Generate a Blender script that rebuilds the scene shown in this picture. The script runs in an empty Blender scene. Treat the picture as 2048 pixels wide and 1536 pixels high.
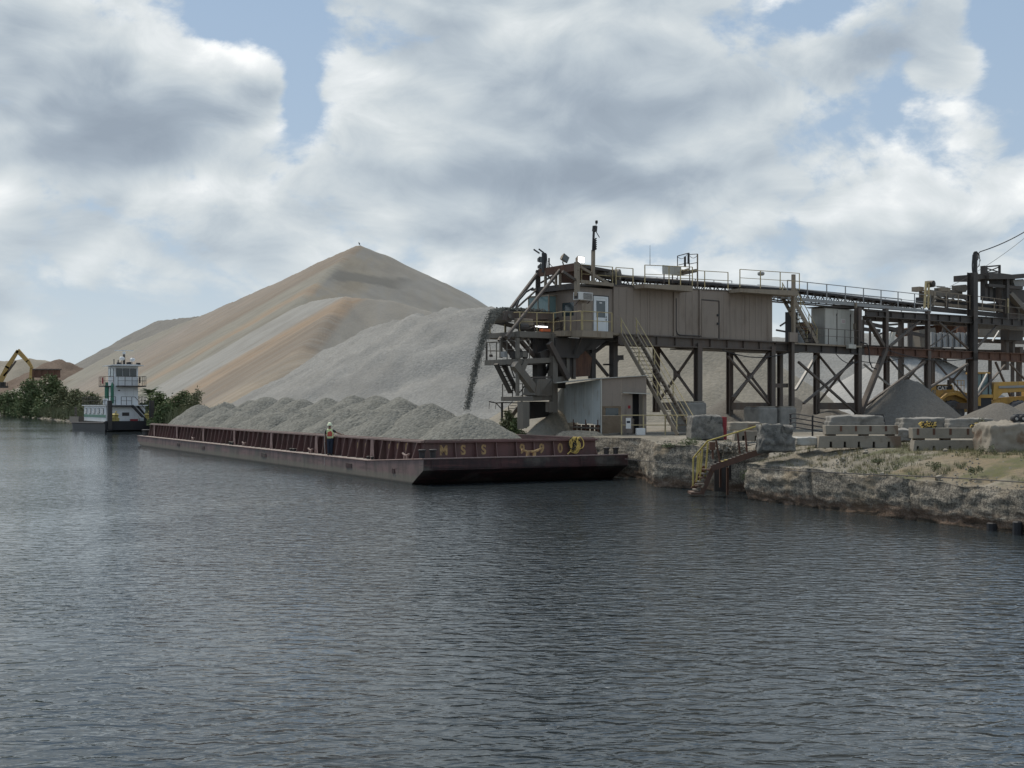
import bpy, bmesh, math, random
import numpy as np
from mathutils import Vector, Matrix
R = math.radians
S = bpy.context.scene
COL = S.collection
rnd = random.Random(7)

# ------------------------------------------------------------------ camera, world, sun, exposure
CH, HY, F = 3.78, 810.0, 2500.0          # camera height above the water, horizon row, focal length in photo pixels
cam = bpy.data.objects.new('camera', bpy.data.cameras.new('camera'))
COL.objects.link(cam); S.camera = cam
cam.location = (0, 0, CH); cam.rotation_euler = (R(90), 0, 0)
cam.data.sensor_fit = 'HORIZONTAL'; cam.data.sensor_width = 36
cam.data.lens = 36*F/2048; cam.data.shift_y = (HY-768)/2048
cam.data.clip_start = 0.1; cam.data.clip_end = 12000
S.view_settings.view_transform = 'Standard'; S.view_settings.look = 'None'
S.view_settings.gamma = 1; S.view_settings.exposure = 0.42; S.view_settings.use_curve_mapping = False
SUN_EL, SUN_AZ = 58, -44                  # azimuth from +Y towards +X: high, ahead and to the left, behind thin cloud
sl = bpy.data.lights.new('sun', 'SUN'); sl.energy = 2.3; sl.angle = R(14); sl.color = (1, .90, .76)
sun = bpy.data.objects.new('sun', sl); COL.objects.link(sun)
sd = Vector((math.cos(R(SUN_EL))*math.sin(R(SUN_AZ)), math.cos(R(SUN_EL))*math.cos(R(SUN_AZ)), math.sin(R(SUN_EL))))
sun.rotation_euler = sd.to_track_quat('Z', 'Y').to_euler(); sun.location = sd*300

W = bpy.data.worlds.new('World'); S.world = W; W.use_nodes = True
nt = W.node_tree; nt.nodes.clear()

class NG:
    "tiny node-graph writer"
    def __init__(s, nt): s.nt = nt
    def n(s, t, **k):
        o = s.nt.nodes.new(t)
        for a, b in k.items(): setattr(o, a, b)
        return o
    def put(s, sock, v):
        if isinstance(v, bpy.types.NodeSocket): s.nt.links.new(v, sock)
        elif v is not None: sock.default_value = v
    def m(s, op, a, b=None, c=None, clamp=False):
        o = s.n('ShaderNodeMath', operation=op, use_clamp=clamp)
        s.put(o.inputs[0], a)
        if b is not None: s.put(o.inputs[1], b)
        if c is not None: s.put(o.inputs[2], c)
        return o.outputs[0]
    def vm(s, op, a, b=None):
        o = s.n('ShaderNodeVectorMath', operation=op); s.put(o.inputs[0], a)
        if b is not None: s.put(o.inputs[1], b)
        return o.outputs[0] if op not in ('DOT_PRODUCT', 'LENGTH') else o.outputs[1]
    def noise(s, vec, scale, detail=4, rough=.5, dist=0, col=False):
        o = s.n('ShaderNodeTexNoise'); s.put(o.inputs['Vector'], vec); s.put(o.inputs['Scale'], scale)
        o.inputs['Detail'].default_value = detail; o.inputs['Roughness'].default_value = rough
        o.inputs['Distortion'].default_value = dist
        return o.outputs[1 if col else 0]
    def ramp(s, v, stops, interp='LINEAR'):
        o = s.n('ShaderNodeValToRGB'); s.put(o.inputs[0], v); e = o.color_ramp; e.interpolation = interp
        while len(e.elements) > 1: e.elements.remove(e.elements[-1])
        for i, (p, c) in enumerate(stops):
            if not isinstance(c, (tuple, list)): c = (c, c, c)
            x = e.elements[0] if i == 0 else e.elements.new(p)
            x.position = p; x.color = (*c[:3], 1)
        return o.outputs[0]
    def mix(s, f, a, b, blend='MIX'):
        o = s.n('ShaderNodeMix', data_type='RGBA', blend_type=blend)
        s.put(o.inputs[0], f)
        for i, v in ((6, a), (7, b)):
            if isinstance(v, (tuple, list)): v = (*v[:3], 1)
            s.put(o.inputs[i], v)
        return o.outputs[2]
    def maprange(s, v, a, b, c=0, d=1, smooth=True):
        o = s.n('ShaderNodeMapRange', interpolation_type='SMOOTHSTEP' if smooth else 'LINEAR')
        s.put(o.inputs[0], v); o.inputs[1].default_value = a; o.inputs[2].default_value = b
        s.put(o.inputs[3], c); s.put(o.inputs[4], d)
        return o.outputs[0]

g = NG(nt)
tc = g.n('ShaderNodeTexCoord').outputs['Generated']
D = g.vm('NORMALIZE', tc)
sep = g.n('ShaderNodeSeparateXYZ'); g.put(sep.inputs[0], D)
dx, dy, dz = sep.outputs
az = g.m('MULTIPLY', g.m('ARCTAN2', dx, dy), 57.2958)       # degrees right of +Y
el = g.m('MULTIPLY', g.m('ARCSINE', dz), 57.2958)
sky = g.n('ShaderNodeTexSky', sky_type='NISHITA', sun_disc=False, sun_elevation=R(SUN_EL), sun_rotation=R(SUN_AZ))
sky.air_density = 1.0; sky.dust_density = 1.5; sky.ozone_density = 1.5
# cumulus field: noise on the direction itself, a little flattened, so the puffs keep their shape everywhere
cmb = g.n('ShaderNodeCombineXYZ'); g.put(cmb.inputs[0], dx); g.put(cmb.inputs[1], dy); g.put(cmb.inputs[2], g.m('MULTIPLY', dz, 1.75))
CV = cmb.outputs[0]
def gauss(a0, e0, sa, se):
    a = g.m('DIVIDE', g.m('SUBTRACT', az, a0), sa); b = g.m('DIVIDE', g.m('SUBTRACT', el, e0), se)
    return g.m('EXPONENT', g.m('MULTIPLY', g.m('ADD', g.m('MULTIPLY', a, a), g.m('MULTIPLY', b, b)), -1.0))
def AE(px, py):
    x, z = (px-1024)/F, (HY-py)/F
    return math.degrees(math.atan(x)), math.degrees(math.atan(z/math.hypot(1, x)))
def total(items, start=0.0):
    t = start
    for px, py, wx, wy, k in items:
        a, e = AE(px, py)
        t = g.m('ADD', t, g.m('MULTIPLY', gauss(a, e, math.degrees(wx/F), math.degrees(wy/F)), k))
    return t
def clouds(V, soft=False):
    w = g.noise(V, 2.6, 3, .5, 0, True)
    V2 = g.vm('ADD', V, g.vm('MULTIPLY', g.vm('SUBTRACT', w, (.5, .5, .5)), (.16, .16, .16)))
    b_ = g.noise(V2, 4.6, 3 if soft else 10, .50 if soft else .635)
    if soft: return b_
    vo = g.n('ShaderNodeTexVoronoi', feature='F1'); g.put(vo.inputs['Vector'], g.vm('ADD', V2, g.vm('MULTIPLY', g.noise(V, 22, 5, .65, 0, True), (.06, .06, .06))))
    vo.inputs['Scale'].default_value = 15
    puff = g.m('SUBTRACT', .55, vo.outputs['Distance'])
    vo2 = g.n('ShaderNodeTexVoronoi', feature='F1'); g.put(vo2.inputs['Vector'], g.vm('ADD', V2, g.vm('MULTIPLY', w, (.08, .08, .08)))); vo2.inputs['Scale'].default_value = 38
    t = g.m('ADD', b_, g.m('MULTIPLY', puff, .21))
    return t if soft else g.m('ADD', t, g.m('MULTIPLY', g.m('SUBTRACT', .5, vo2.outputs['Distance']), .10))
thick = clouds(CV)
soft1 = clouds(CV, True)
soft2 = clouds(g.vm('ADD', CV, (-.010, 0, .030)), True)
holes = total([(500, 30, 110, 90, -.24), (600, 170, 40, 110, -.24), (1640, 20, 170, 60, -.26), (2020, 60, 70, 100, -.34), (1730, 235, 60, 60, .03), (1640, 330, 60, 70, .05), (1960, 150, 60, 60, .06), (470, 100, 60, 60, .05), (1560, 450, 60, 50, -.10), (1440, 100, 60, 40, -.10),
               (560, 470, 260, 40, -.04), (250, 200, 330, 180, .20), (480, 190, 80, 90, .16), (950, 200, 330, 240, .20), (1300, 260, 260, 150, .14), (1870, 110, 70, 80, .22), (1690, 130, 60, 50, .12), (1000, 380, 420, 80, .12), (1850, 420, 200, 110, .14), (200, 600, 500, 200, .1)])
den = g.m('ADD', g.m('ADD', thick, holes), -.075)
cov = g.maprange(den, .36, .50)
bill = g.m('MULTIPLY', g.m('SUBTRACT', soft1, soft2), 3.0)
fine = g.m('ADD', g.m('MULTIPLY', g.noise(CV, 12.0, 7, .62, .6), 1.0), g.m('SUBTRACT', thick, soft1))
dark = total([(250, 290, 230, 62, -.36), (200, 200, 210, 90, -.20), (1080, 350, 300, 50, -.30), (1190, 300, 200, 60, -.08), (300, 450, 380, 50, -.14), (900, 130, 200, 60, -.06), (330, 530, 300, 40, -.06), (800, 480, 180, 36, -.12),
              (470, 140, 60, 50, .20), (690, 110, 70, 110, .12), (1390, 300, 110, 45, .22), (1650, 120, 60, 45, .20), (1860, 80, 60, 60, .18), (60, 40, 160, 60, .12), (330, 60, 140, 60, .14), (60, 370, 110, 40, .18), (820, 260, 60, 60, .14), (1880, 380, 180, 90, .12), (300, 560, 320, 60, .08), (535, 265, 40, 16, .10)])
lum = g.m('ADD', g.m('ADD', .56, g.m('MULTIPLY', g.m('SUBTRACT', .62, den), .75)), g.m('ADD', g.m('ADD', bill, g.m('MULTIPLY', g.m('SUBTRACT', fine, .5), .80)), dark))
ccol = g.ramp(lum, [(0, (.235, .28, .335)), (.25, (.285, .335, .39)), (.5, (.395, .445, .485)), (.7, (.50, .54, .56)), (.86, (.60, .63, .645)), (1, (.75, .765, .76))])
bcol = g.ramp(g.m('DIVIDE', el, 40.0), [(0, (.45, .52, .57)), (.15, (.36, .45, .55)), (.45, (.29, .39, .52)), (1, (.13, .25, .45))])
nsky = g.mix(1.0, sky.outputs[0], (.055, .055, .055), 'MULTIPLY')
blue = g.mix(.8, nsky, bcol)
cl = g.mix(cov, blue, ccol)
hz = g.maprange(el, -1.0, 9.0, .75, 0.0)
cl = g.mix(hz, cl, (.47, .53, .565))
bgd = g.n('ShaderNodeBackground'); g.put(bgd.inputs[0], g.mix(1.0, cl, (9.1, 9.1, 9.1), 'MULTIPLY')); bgd.inputs[1].default_value = .11
W.cycles.sampling_method = 'MANUAL'; W.cycles.sample_map_resolution = 256
out = g.n('ShaderNodeOutputWorld'); g.put(out.inputs[0], bgd.outputs[0])

# ------------------------------------------------------------------ helpers
def at(px, py, Y):                         # the point at depth Y seen at a photo pixel
    return Vector(((px-1024)/F*Y, Y, CH-(py-HY)/F*Y))
def hs(n): return (np.sin(n)*43758.5453) % 1.0
def vnoise(x, y, seed=0):
    x = np.asarray(x, float); y = np.asarray(y, float)
    xi = np.floor(x); yi = np.floor(y); fx = x-xi; fy = y-yi
    fx = fx*fx*(3-2*fx); fy = fy*fy*(3-2*fy)
    h = lambda a, b: hs(a*127.1+b*311.7+seed*74.7)
    return (h(xi, yi)*(1-fx)+h(xi+1, yi)*fx)*(1-fy)+(h(xi, yi+1)*(1-fx)+h(xi+1, yi+1)*fx)*fy - .5
def fbm(x, y, o=4, seed=0):
    t = 0; a = 1
    for i in range(o): t = t+a*vnoise(np.asarray(x)*2**i, np.asarray(y)*2**i, seed+i); a *= .5
    return t

BASE = {}
class Frame:
    "a level local frame: origin, yaw; z is height above the water"
    def __init__(s, x, y, yaw): s.o = (x, y); s.a = yaw; s.v = (math.cos(yaw), math.sin(yaw)); s.u = (-s.v[1], s.v[0])
    def w(s, x, y, z): return Vector((s.o[0]+x*s.v[0]+y*s.u[0], s.o[1]+x*s.v[1]+y*s.u[1], z))
    def p(s, px, py, y=0.0):               # local point on the upright plane y seen at a photo pixel
        k = (px-1024)/F
        x = (k*(s.o[1]+y*s.u[1])-s.o[0]-y*s.u[0])/(s.v[0]-k*s.v[1])
        Y = s.o[1]+x*s.v[1]+y*s.u[1]
        return Vector((x, y, CH-(py-HY)/F*Y))
    def inv(s, X, Y):
        a, b = X-s.o[0], Y-s.o[1]
        return (a*s.v[0]+b*s.v[1], a*s.u[0]+b*s.u[1])
WORLD = Frame(0, 0, 0)

def props(o, label=None, cat=None, group=None, kind=None):
    if label: o['label'] = label
    if cat: o['category'] = cat
    if group: o['group'] = group
    if kind: o['kind'] = kind
    return o
def thing(name, label, cat, fr=WORLD, at_=(0, 0, 0), group=None):
    "Empty at the thing's base; its parts are drawn in the frame's coordinates"
    o = bpy.data.objects.new(name, None); COL.objects.link(o); o.empty_display_size = .3
    o.location = fr.w(*at_); o.rotation_euler = (0, 0, fr.a)
    BASE[o.name] = Vector(at_)
    return props(o, label, cat, group)
class MB:
    def __init__(s): s.v = []; s.f = []
    def add(s, vs, fs):
        b = len(s.v); s.v += [tuple(v) for v in vs]; s.f += [tuple(b+i for i in f) for f in fs]; return s
    def box(s, x0, x1, y0, y1, z0, z1):
        return s.add([(x0,y0,z0),(x1,y0,z0),(x1,y1,z0),(x0,y1,z0),(x0,y0,z1),(x1,y0,z1),(x1,y1,z1),(x0,y1,z1)],
                     [(0,3,2,1),(4,5,6,7),(0,1,5,4),(1,2,6,5),(2,3,7,6),(3,0,4,7)])
    def beam(s, a, b, w, h=None, up=(0, 0, 1)):
        a = Vector(a); b = Vector(b); h = w if h is None else h
        d = (b-a).normalized(); u = Vector(up)
        if abs(d.dot(u)) > .98: u = Vector((0, 1, 0))
        sx = d.cross(u).normalized(); sz = sx.cross(d).normalized()
        c = [sx*(w/2*i)+sz*(h/2*j) for i, j in ((-1,-1),(1,-1),(1,1),(-1,1))]
        return s.add([a+q for q in c]+[b+q for q in c], [(0,1,2,3),(7,6,5,4),(0,4,5,1),(1,5,6,2),(2,6,7,3),(3,7,4,0)])
    def ibeam(s, a, b, w, h, t=.05, up=(0, 0, 1)):
        "rolled steel section: two flanges and a web"
        a = Vector(a); b = Vector(b); d = (b-a).normalized(); u = Vector(up)
        if abs(d.dot(u)) > .98: u = Vector((0, 1, 0))
        sx = d.cross(u).normalized(); sz = sx.cross(d).normalized()
        s.beam(a+sz*(h/2-t/2), b+sz*(h/2-t/2), w, t, up); s.beam(a-sz*(h/2-t/2), b-sz*(h/2-t/2), w, t, up)
        return s.beam(a, b, t, h-2*t-.002, up)
    def tube(s, pts, r, n=6, r2=None, cap=True):
        pts = [Vector(p) for p in pts]; b0 = len(s.v); m = len(pts)
        for i, p in enumerate(pts):
            d = (pts[min(i+1, m-1)]-pts[max(i-1, 0)]).normalized()
            u = Vector((0, 0, 1)) if abs(d.z) < .95 else Vector((1, 0, 0))
            a = d.cross(u).normalized(); c = a.cross(d).normalized()
            rr = r if r2 is None else r+(r2-r)*i/(m-1)
            for k in range(n):
                t = 2*math.pi*k/n; s.v.append(tuple(p+a*(rr*math.cos(t))+c*(rr*math.sin(t))))
        for i in range(m-1):
            for k in range(n):
                k2 = (k+1) % n; s.f.append((b0+i*n+k, b0+i*n+k2, b0+(i+1)*n+k2, b0+(i+1)*n+k))
        if cap: s.f.append(tuple(b0+k for k in range(n))[::-1]); s.f.append(tuple(b0+(m-1)*n+k for k in range(n)))
        return s
    def lathe(s, c, prof, axis=(0, 0, 1), n=16):
        "profile of (radius, height) turned about axis through c"
        ax = Vector(axis).normalized(); u = Vector((0, 0, 1)) if abs(ax.z) < .9 else Vector((1, 0, 0))
        a = ax.cross(u).normalized(); b = ax.cross(a).normalized(); c = Vector(c); b0 = len(s.v)
        for r, z in prof:
            for k in range(n):
                t = 2*math.pi*k/n; s.v.append(tuple(c+ax*z+a*(r*math.cos(t))+b*(r*math.sin(t))))
        for i in range(len(prof)-1):
            for k in range(n):
                k2 = (k+1) % n; s.f.append((b0+i*n+k, b0+i*n+k2, b0+(i+1)*n+k2, b0+(i+1)*n+k))
        s.f.append(tuple(b0+k for k in range(n))[::-1]); s.f.append(tuple(b0+(len(prof)-1)*n+k for k in range(n)))
        return s
    def prism(s, poly, y0, y1, axis='y'):
        "outline (x,z) pushed from y0 to y1"
        n = len(poly)
        if axis == 'y': vs = [(x, y0, z) for x, z in poly]+[(x, y1, z) for x, z in poly]
        elif axis == 'z': vs = [(x, y, y0) for x, y in poly]+[(x, y, y1) for x, y in poly]
        else: vs = [(y0, x, z) for x, z in poly]+[(y1, x, z) for x, z in poly]
        return s.add(vs, [tuple(range(n)), tuple(range(2*n-1, n-1, -1))]+[(i, n+i, n+(i+1) % n, (i+1) % n) for i in range(n)])
    def build(s, name, mat, parent=None, fr=None, at_=(0, 0, 0), smooth=False, bevel=0, fix=True):
        me = bpy.data.meshes.new(name)
        off = Vector((0, 0, 0)); rt = parent
        if parent is not None:
            while rt.parent is not None: rt = rt.parent
            off = BASE.get(rt.name, Vector((0, 0, 0)))
        else: off = Vector(at_)
        me.from_pydata([tuple(Vector(v)-off) for v in s.v], [], s.f)
        if fix:
            bm = bmesh.new(); bm.from_mesh(me); bmesh.ops.recalc_face_normals(bm, faces=bm.faces); bm.to_mesh(me); bm.free()
        if smooth: me.polygons.foreach_set('use_smooth', [True]*len(me.polygons))
        me.update()
        if mat: me.materials.append(mat)
        o = bpy.data.objects.new(name, me); COL.objects.link(o)
        if parent is not None: o.parent = parent
        else:
            f2 = fr or WORLD; o.location = f2.w(*at_); o.rotation_euler = (0, 0, f2.a); BASE[o.name] = Vector(at_)
        if bevel:
            b = o.modifiers.new('b', 'BEVEL'); b.width = bevel; b.segments = 2; b.limit_method = 'ANGLE'
        return o
def part(name, mb, mat, parent, label=None, **k):
    o = mb.build(name, mat, parent, **k)
    if label: o['label'] = label
    return o
def solo(name, mb, mat, label, cat, group=None, kind=None, **k):
    return props(mb.build(name, mat, None, **k), label, cat, group, kind)
def clone(root, fr=WORLD, loc=None, label=None, rz=None):
    r = root.copy(); COL.objects.link(r)
    if loc is not None: r.location = loc
    if rz is not None: r.rotation_euler = (0, 0, rz)
    if label: r['label'] = label
    for ch in list(root.children):
        c = ch.copy(); COL.objects.link(c); c.parent = r
        for q in ch.children:
            d = q.copy(); COL.objects.link(d); d.parent = c
    return r

# ------------------------------------------------------------------ materials
def base_mat(name):
    m = bpy.data.materials.new(name); m.use_nodes = True
    b = m.node_tree.nodes['Principled BSDF']; return m, NG(m.node_tree), b
def coords(g): return g.n('ShaderNodeTexCoord').outputs['Object']
def metal(name, col, rust=.35, rustcol=(.10, .055, .035), rough=.65, scale=1.2, dirt=None, dust=.25, metallic=0.0, streak=True, band=None):
    "painted steel with rust blotches, streaks and stone dust on the faces that look up"
    dirt = dirt or tuple(x*.55+y*.45 for x, y in zip(col, (.13, .115, .10)))
    m, g, b = base_mat(name); v = coords(g)
    vs = v
    if streak:
        mp = g.n('ShaderNodeMapping'); g.put(mp.inputs[0], v); mp.inputs['Scale'].default_value = (1, 1, .22); vs = mp.outputs[0]
    n1 = g.noise(vs, scale*2.2, 7, .65); n2 = g.noise(v, scale*.5, 4, .6); n3 = g.noise(v, scale*14, 3, .6)
    k = g.m('ADD', g.m('MULTIPLY', n1, .65), g.m('MULTIPLY', n2, .35))
    f = g.maprange(k, .62-rust*.35, .72-rust*.22)
    c = g.mix(g.m('MULTIPLY', f, .85), col, rustcol)
    c = g.mix(g.maprange(n2, .4, .7, 0, .35), c, dirt)
    c = g.mix(g.m('MULTIPLY', g.m('SUBTRACT', n3, .5), .5), c, tuple(x*.55 for x in col))
    if band: c = band(g, v, c)
    mp3 = g.n('ShaderNodeMapping'); g.put(mp3.inputs[0], v); mp3.inputs['Scale'].default_value = (5, 5, .25)
    c = g.mix(g.maprange(g.noise(mp3.outputs[0], 1.0, 5, .7), .50, .72, 0, .5), c, tuple(x*.55 for x in col))
    geo = g.n('ShaderNodeNewGeometry'); sp = g.n('ShaderNodeSeparateXYZ'); g.put(sp.inputs[0], geo.outputs['Normal'])
    up = g.maprange(sp.outputs[2], .5, .95, 0, dust*1.6)
    c = g.mix(g.m('MULTIPLY', up, g.maprange(n1, .35, .6)), c, (.30, .285, .26))
    g.put(b.inputs['Base Color'], c); b.inputs['Roughness'].default_value = rough; b.inputs['Metallic'].default_value = metallic
    bp = g.n('ShaderNodeBump'); bp.inputs['Strength'].default_value = .35; bp.inputs['Distance'].default_value = .01
    g.put(bp.inputs['Height'], g.m('ADD', n1, n3)); g.put(b.inputs['Normal'], bp.outputs[0])
    return m
def gravel(name, c1, c2, scale=9, extra=None, bump=.05, patch=(.0, .0, .0), pk=.0):
    m, g, b = base_mat(name); v = coords(g)
    vo = g.n('ShaderNodeTexVoronoi'); g.put(vo.inputs['Vector'], v); vo.inputs['Scale'].default_value = scale
    n1 = g.noise(v, scale*.45, 5, .7); n2 = g.noise(v, .12, 5, .55)
    sp = g.n('ShaderNodeSeparateColor'); g.put(sp.inputs[0], vo.outputs['Color'])
    f = g.m('ADD', g.m('MULTIPLY', sp.outputs[0], .55), g.m('MULTIPLY', n1, .45))
    a = g.mix(f, c1, c2)
    if extra: a = extra(g, v, a, n2)
    a = g.mix(g.maprange(n2, .35, .7, 0, .35), a, tuple(x*.72 for x in c1))
    g.put(b.inputs['Base Color'], a); b.inputs['Roughness'].default_value = .95
    b.inputs['Specular IOR Level'].default_value = .15
    bp = g.n('ShaderNodeBump'); bp.inputs['Strength'].default_value = .8; bp.inputs['Distance'].default_value = bump
    g.put(bp.inputs['Height'], g.m('ADD', n1, g.m('MULTIPLY', vo.outputs['Distance'], -.6))); g.put(b.inputs['Normal'], bp.outputs[0])
    return m
def rough_mat(name, c1, c2, scale=2, rough=.85, bump=.03, c3=None):
    m, g, b = base_mat(name); v = coords(g)
    n1 = g.noise(v, scale, 8, .65); n2 = g.noise(v, scale*9, 4, .6)
    a = g.mix(g.maprange(n1, .35, .68), c1, c2)
    if c3: a = g.mix(g.maprange(g.noise(v, scale*.6, 5, .6, .5), .52, .66), a, c3)
    a = g.mix(g.m('MULTIPLY', n2, .35), a, tuple(x*.5 for x in c1))
    g.put(b.inputs['Base Color'], a); b.inputs['Roughness'].default_value = rough
    bp = g.n('ShaderNodeBump'); bp.inputs['Strength'].default_value = .7; bp.inputs['Distance'].default_value = bump
    g.put(bp.inputs['Height'], g.m('ADD', n1, g.m('MULTIPLY', n2, .4))); g.put(b.inputs['Normal'], bp.outputs[0])
    return m
def plain(name, col, rough=.6, var=.15, metallic=0, emit=None):
    m, g, b = base_mat(name); v = coords(g)
    a = g.mix(g.maprange(g.noise(v, 6, 4, .6), .35, .7, 0, var*2), col, tuple(x*.6 for x in col))
    g.put(b.inputs['Base Color'], a); b.inputs['Roughness'].default_value = rough; b.inputs['Metallic'].default_value = metallic
    if emit: b.inputs['Emission Color'].default_value = (*emit[0], 1); b.inputs['Emission Strength'].default_value = emit[1]
    return m
def leafmat(name, c1, c2, sc=.6):
    m, g, b = base_mat(name); v = coords(g)
    a = g.mix(g.maprange(g.noise(v, sc, 4, .7), .35, .65), c1, c2)
    oi = g.n('ShaderNodeNewGeometry')
    a = g.mix(g.m('MULTIPLY', oi.outputs['Random Per Island'], .5), a, tuple(min(1, x*1.5) for x in c2))
    g.put(b.inputs['Base Color'], a); b.inputs['Roughness'].default_value = .7
    b.inputs['Specular IOR Level'].default_value = .2
    return m
M = {}
def hull_band(top, wet, lo=.30, hi=.16):
    def f(g, v, c):
        sp = g.n('ShaderNodeSeparateXYZ'); g.put(sp.inputs[0], v)
        mp = g.n('ShaderNodeMapping'); g.put(mp.inputs[0], v); mp.inputs['Scale'].default_value = (.25, .25, 3)
        sc = g.noise(mp.outputs[0], 1.6, 7, .7); big = g.noise(v, .45, 5, .6)
        c = g.mix(g.maprange(sc, .52, .64, 0, .7), c, top)
        c = g.mix(g.maprange(big, .52, .68, 0, .6), c, (.13, .125, .105))
        z = g.m('ADD', sp.outputs[2], g.m('MULTIPLY', g.m('SUBTRACT', g.noise(v, .9, 6, .7), .5), .5))
        c = g.mix(g.maprange(z, lo+.22, lo-.02, 0, .7), c, (.17, .165, .13))
        return g.mix(g.maprange(sp.outputs[2], hi, .03, 0, .9), c, wet)
    return f
M['steel'] = metal('weathered steel', (.088, .074, .063), .5, (.085, .052, .038))
M['dark'] = metal('dark steel', (.042, .037, .034), .4, (.06, .04, .03))
M['dusty'] = metal('dusty steel', (.145, .13, .108), .35, (.12, .09, .065), dust=.6)
M['tan'] = metal('tan painted cladding', (.24, .20, .165), .28, (.16, .12, .09), .7, .6)
M['tan2'] = metal('tan paint', (.24, .20, .15), .3, (.15, .10, .06), .7, 1.5)
M['yellow'] = metal('yellow handrail paint', (.42, .345, .18), .35, (.17, .12, .07), .6, 3)
M['yellow2'] = metal('bright yellow paint', (.46, .37, .10), .3, (.20, .12, .06), .6, 3)
M['grey'] = metal('galvanised steel', (.26, .27, .27), .2, (.18, .14, .11), .5, 1.5)
M['belt'] = plain('rubber belt', (.03, .03, .032), .7)
M['tin'] = metal('old corrugated tin', (.44, .475, .475), .28, (.25, .20, .15), .5, 1.6, dirt=(.28, .27, .24), metallic=.25)
M['tin2'] = metal('pale corrugated tin', (.42, .415, .375), .2, (.3, .25, .18), .5, 1.6, dirt=(.28, .27, .24), metallic=.1)
M['white'] = metal('white boat paint', (.68, .70, .71), .10, (.35, .25, .18), .5, .8, dirt=(.5, .5, .48), dust=0)
M['door'] = plain('white door paint', (.66, .69, .70), .5, .08)
M['green'] = plain('green boat paint', (.035, .16, .10), .5)
M['black'] = plain('black paint', (.018, .018, .02), .55)
M['hullblack'] = metal('black hull paint', (.012, .012, .015), .2, (.03, .022, .018), .6, .8, dirt=(.018, .017, .016), dust=.05)
M['orange'] = plain('orange plastic', (.55, .14, .05), .6)
M['red'] = plain('red paint', (.24, .025, .03), .7)
M['cat'] = metal('yellow machine paint', (.50, .29, .06), .3, (.25, .16, .08), .55, 1.2, dirt=(.30, .24, .15))
M['catfar'] = metal('yellow crane paint', (.42, .27, .08), .2, (.25, .16, .08), .55, .6)
M['tyre'] = rough_mat('dusty tyre', (.07, .07, .075), (.14, .14, .145), 3)
M['rim'] = plain('dusty wheel rim', (.36, .31, .20), .7)
M['glass'] = plain('dark window glass', (.03, .045, .05), .12, .05)
M['glass'].node_tree.nodes['Principled BSDF'].inputs['Specular IOR Level'].default_value = .9
M['glassg'] = plain('greenish cab glass', (.16, .24, .24), .15, .1)
M['rust'] = metal('brown rust', (.13, .065, .04), .6, (.07, .035, .025), .85, 1.5)
M['concrete'] = rough_mat('weathered concrete', (.20, .193, .175), (.285, .272, .245), 1.6, .9, .03, (.115, .112, .10))
M['concrete2'] = rough_mat('rust stained concrete', (.235, .212, .172), (.30, .272, .225), 1.6, .9, .02, (.16, .11, .075))
M['rock'] = rough_mat('limestone block', (.12, .118, .11), (.27, .262, .235), 3.0, .95, .12, (.055, .055, .05))
M['wood'] = rough_mat('weathered plywood', (.17, .125, .08), (.22, .17, .12), 1.5, .85, .01, (.09, .07, .05))
M['rope'] = plain('yellow rope', (.62, .46, .13), .8, .3)
M['ropek'] = plain('black rope', (.02, .02, .02), .8, .3)
M['ropew'] = plain('pale line', (.55, .50, .45), .8)
M['bark'] = plain('bark', (.09, .07, .055), .9)
M['lamp'] = plain('lit floodlight', (.9, .9, .9), .3, 0, 0, ((1, 1, 1), 3.0))
M['sign'] = plain('sign white', (.62, .62, .60), .5, .05)
M['leaf'] = leafmat('willow leaves', (.07, .10, .045), (.12, .15, .07))
M['leaf2'] = leafmat('scrub leaves', (.075, .085, .045), (.135, .145, .08))
M['leaf3'] = leafmat('palm fronds', (.05, .075, .04), (.085, .11, .06))
M['dry'] = leafmat('dry grass', (.22, .18, .11), (.14, .14, .07), .4)
M['bargered'] = metal('faded red barge paint', (.115, .057, .054), .5, (.08, .05, .042), .7, .8, dirt=(.12, .085, .08), dust=.5)
M['ribs'] = metal('pale worn rib paint', (.20, .13, .12), .3, (.16, .10, .07), .7, 1.2, dirt=(.2, .16, .15), dust=.5)
M['hull'] = metal('faded hull plating', (.205, .138, .13), .55, (.085, .066, .058), .75, .9, dirt=(.13, .12, .11), dust=.5, band=hull_band((.10, .075, .07), (.03, .03, .026)))
M['rake'] = metal('grimy bow plating', (.062, .026, .026), .6, (.016, .014, .014), .75, .8, dirt=(.03, .026, .026), dust=.7, band=hull_band((.12, .05, .045), (.01, .01, .01), -1, .1))
M['coam'] = metal('worn coaming edge', (.24, .17, .155), .3, (.16, .08, .05), .8, 1.5, dust=.8)
M['skin'] = plain('skin', (.22, .12, .08), .6)
M['vest'] = plain('high visibility yellow', (.60, .88, .05), .7, .05)
M['stripe'] = plain('pale reflective tape', (.72, .78, .55), .5, 0)
M['redvest'] = plain('red work vest', (.50, .09, .06), .7, .2)
M['jeans'] = plain('dark blue jeans', (.015, .025, .045), .8, .2)
M['shirt'] = plain('dark shirt', (.03, .03, .03), .8)
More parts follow.
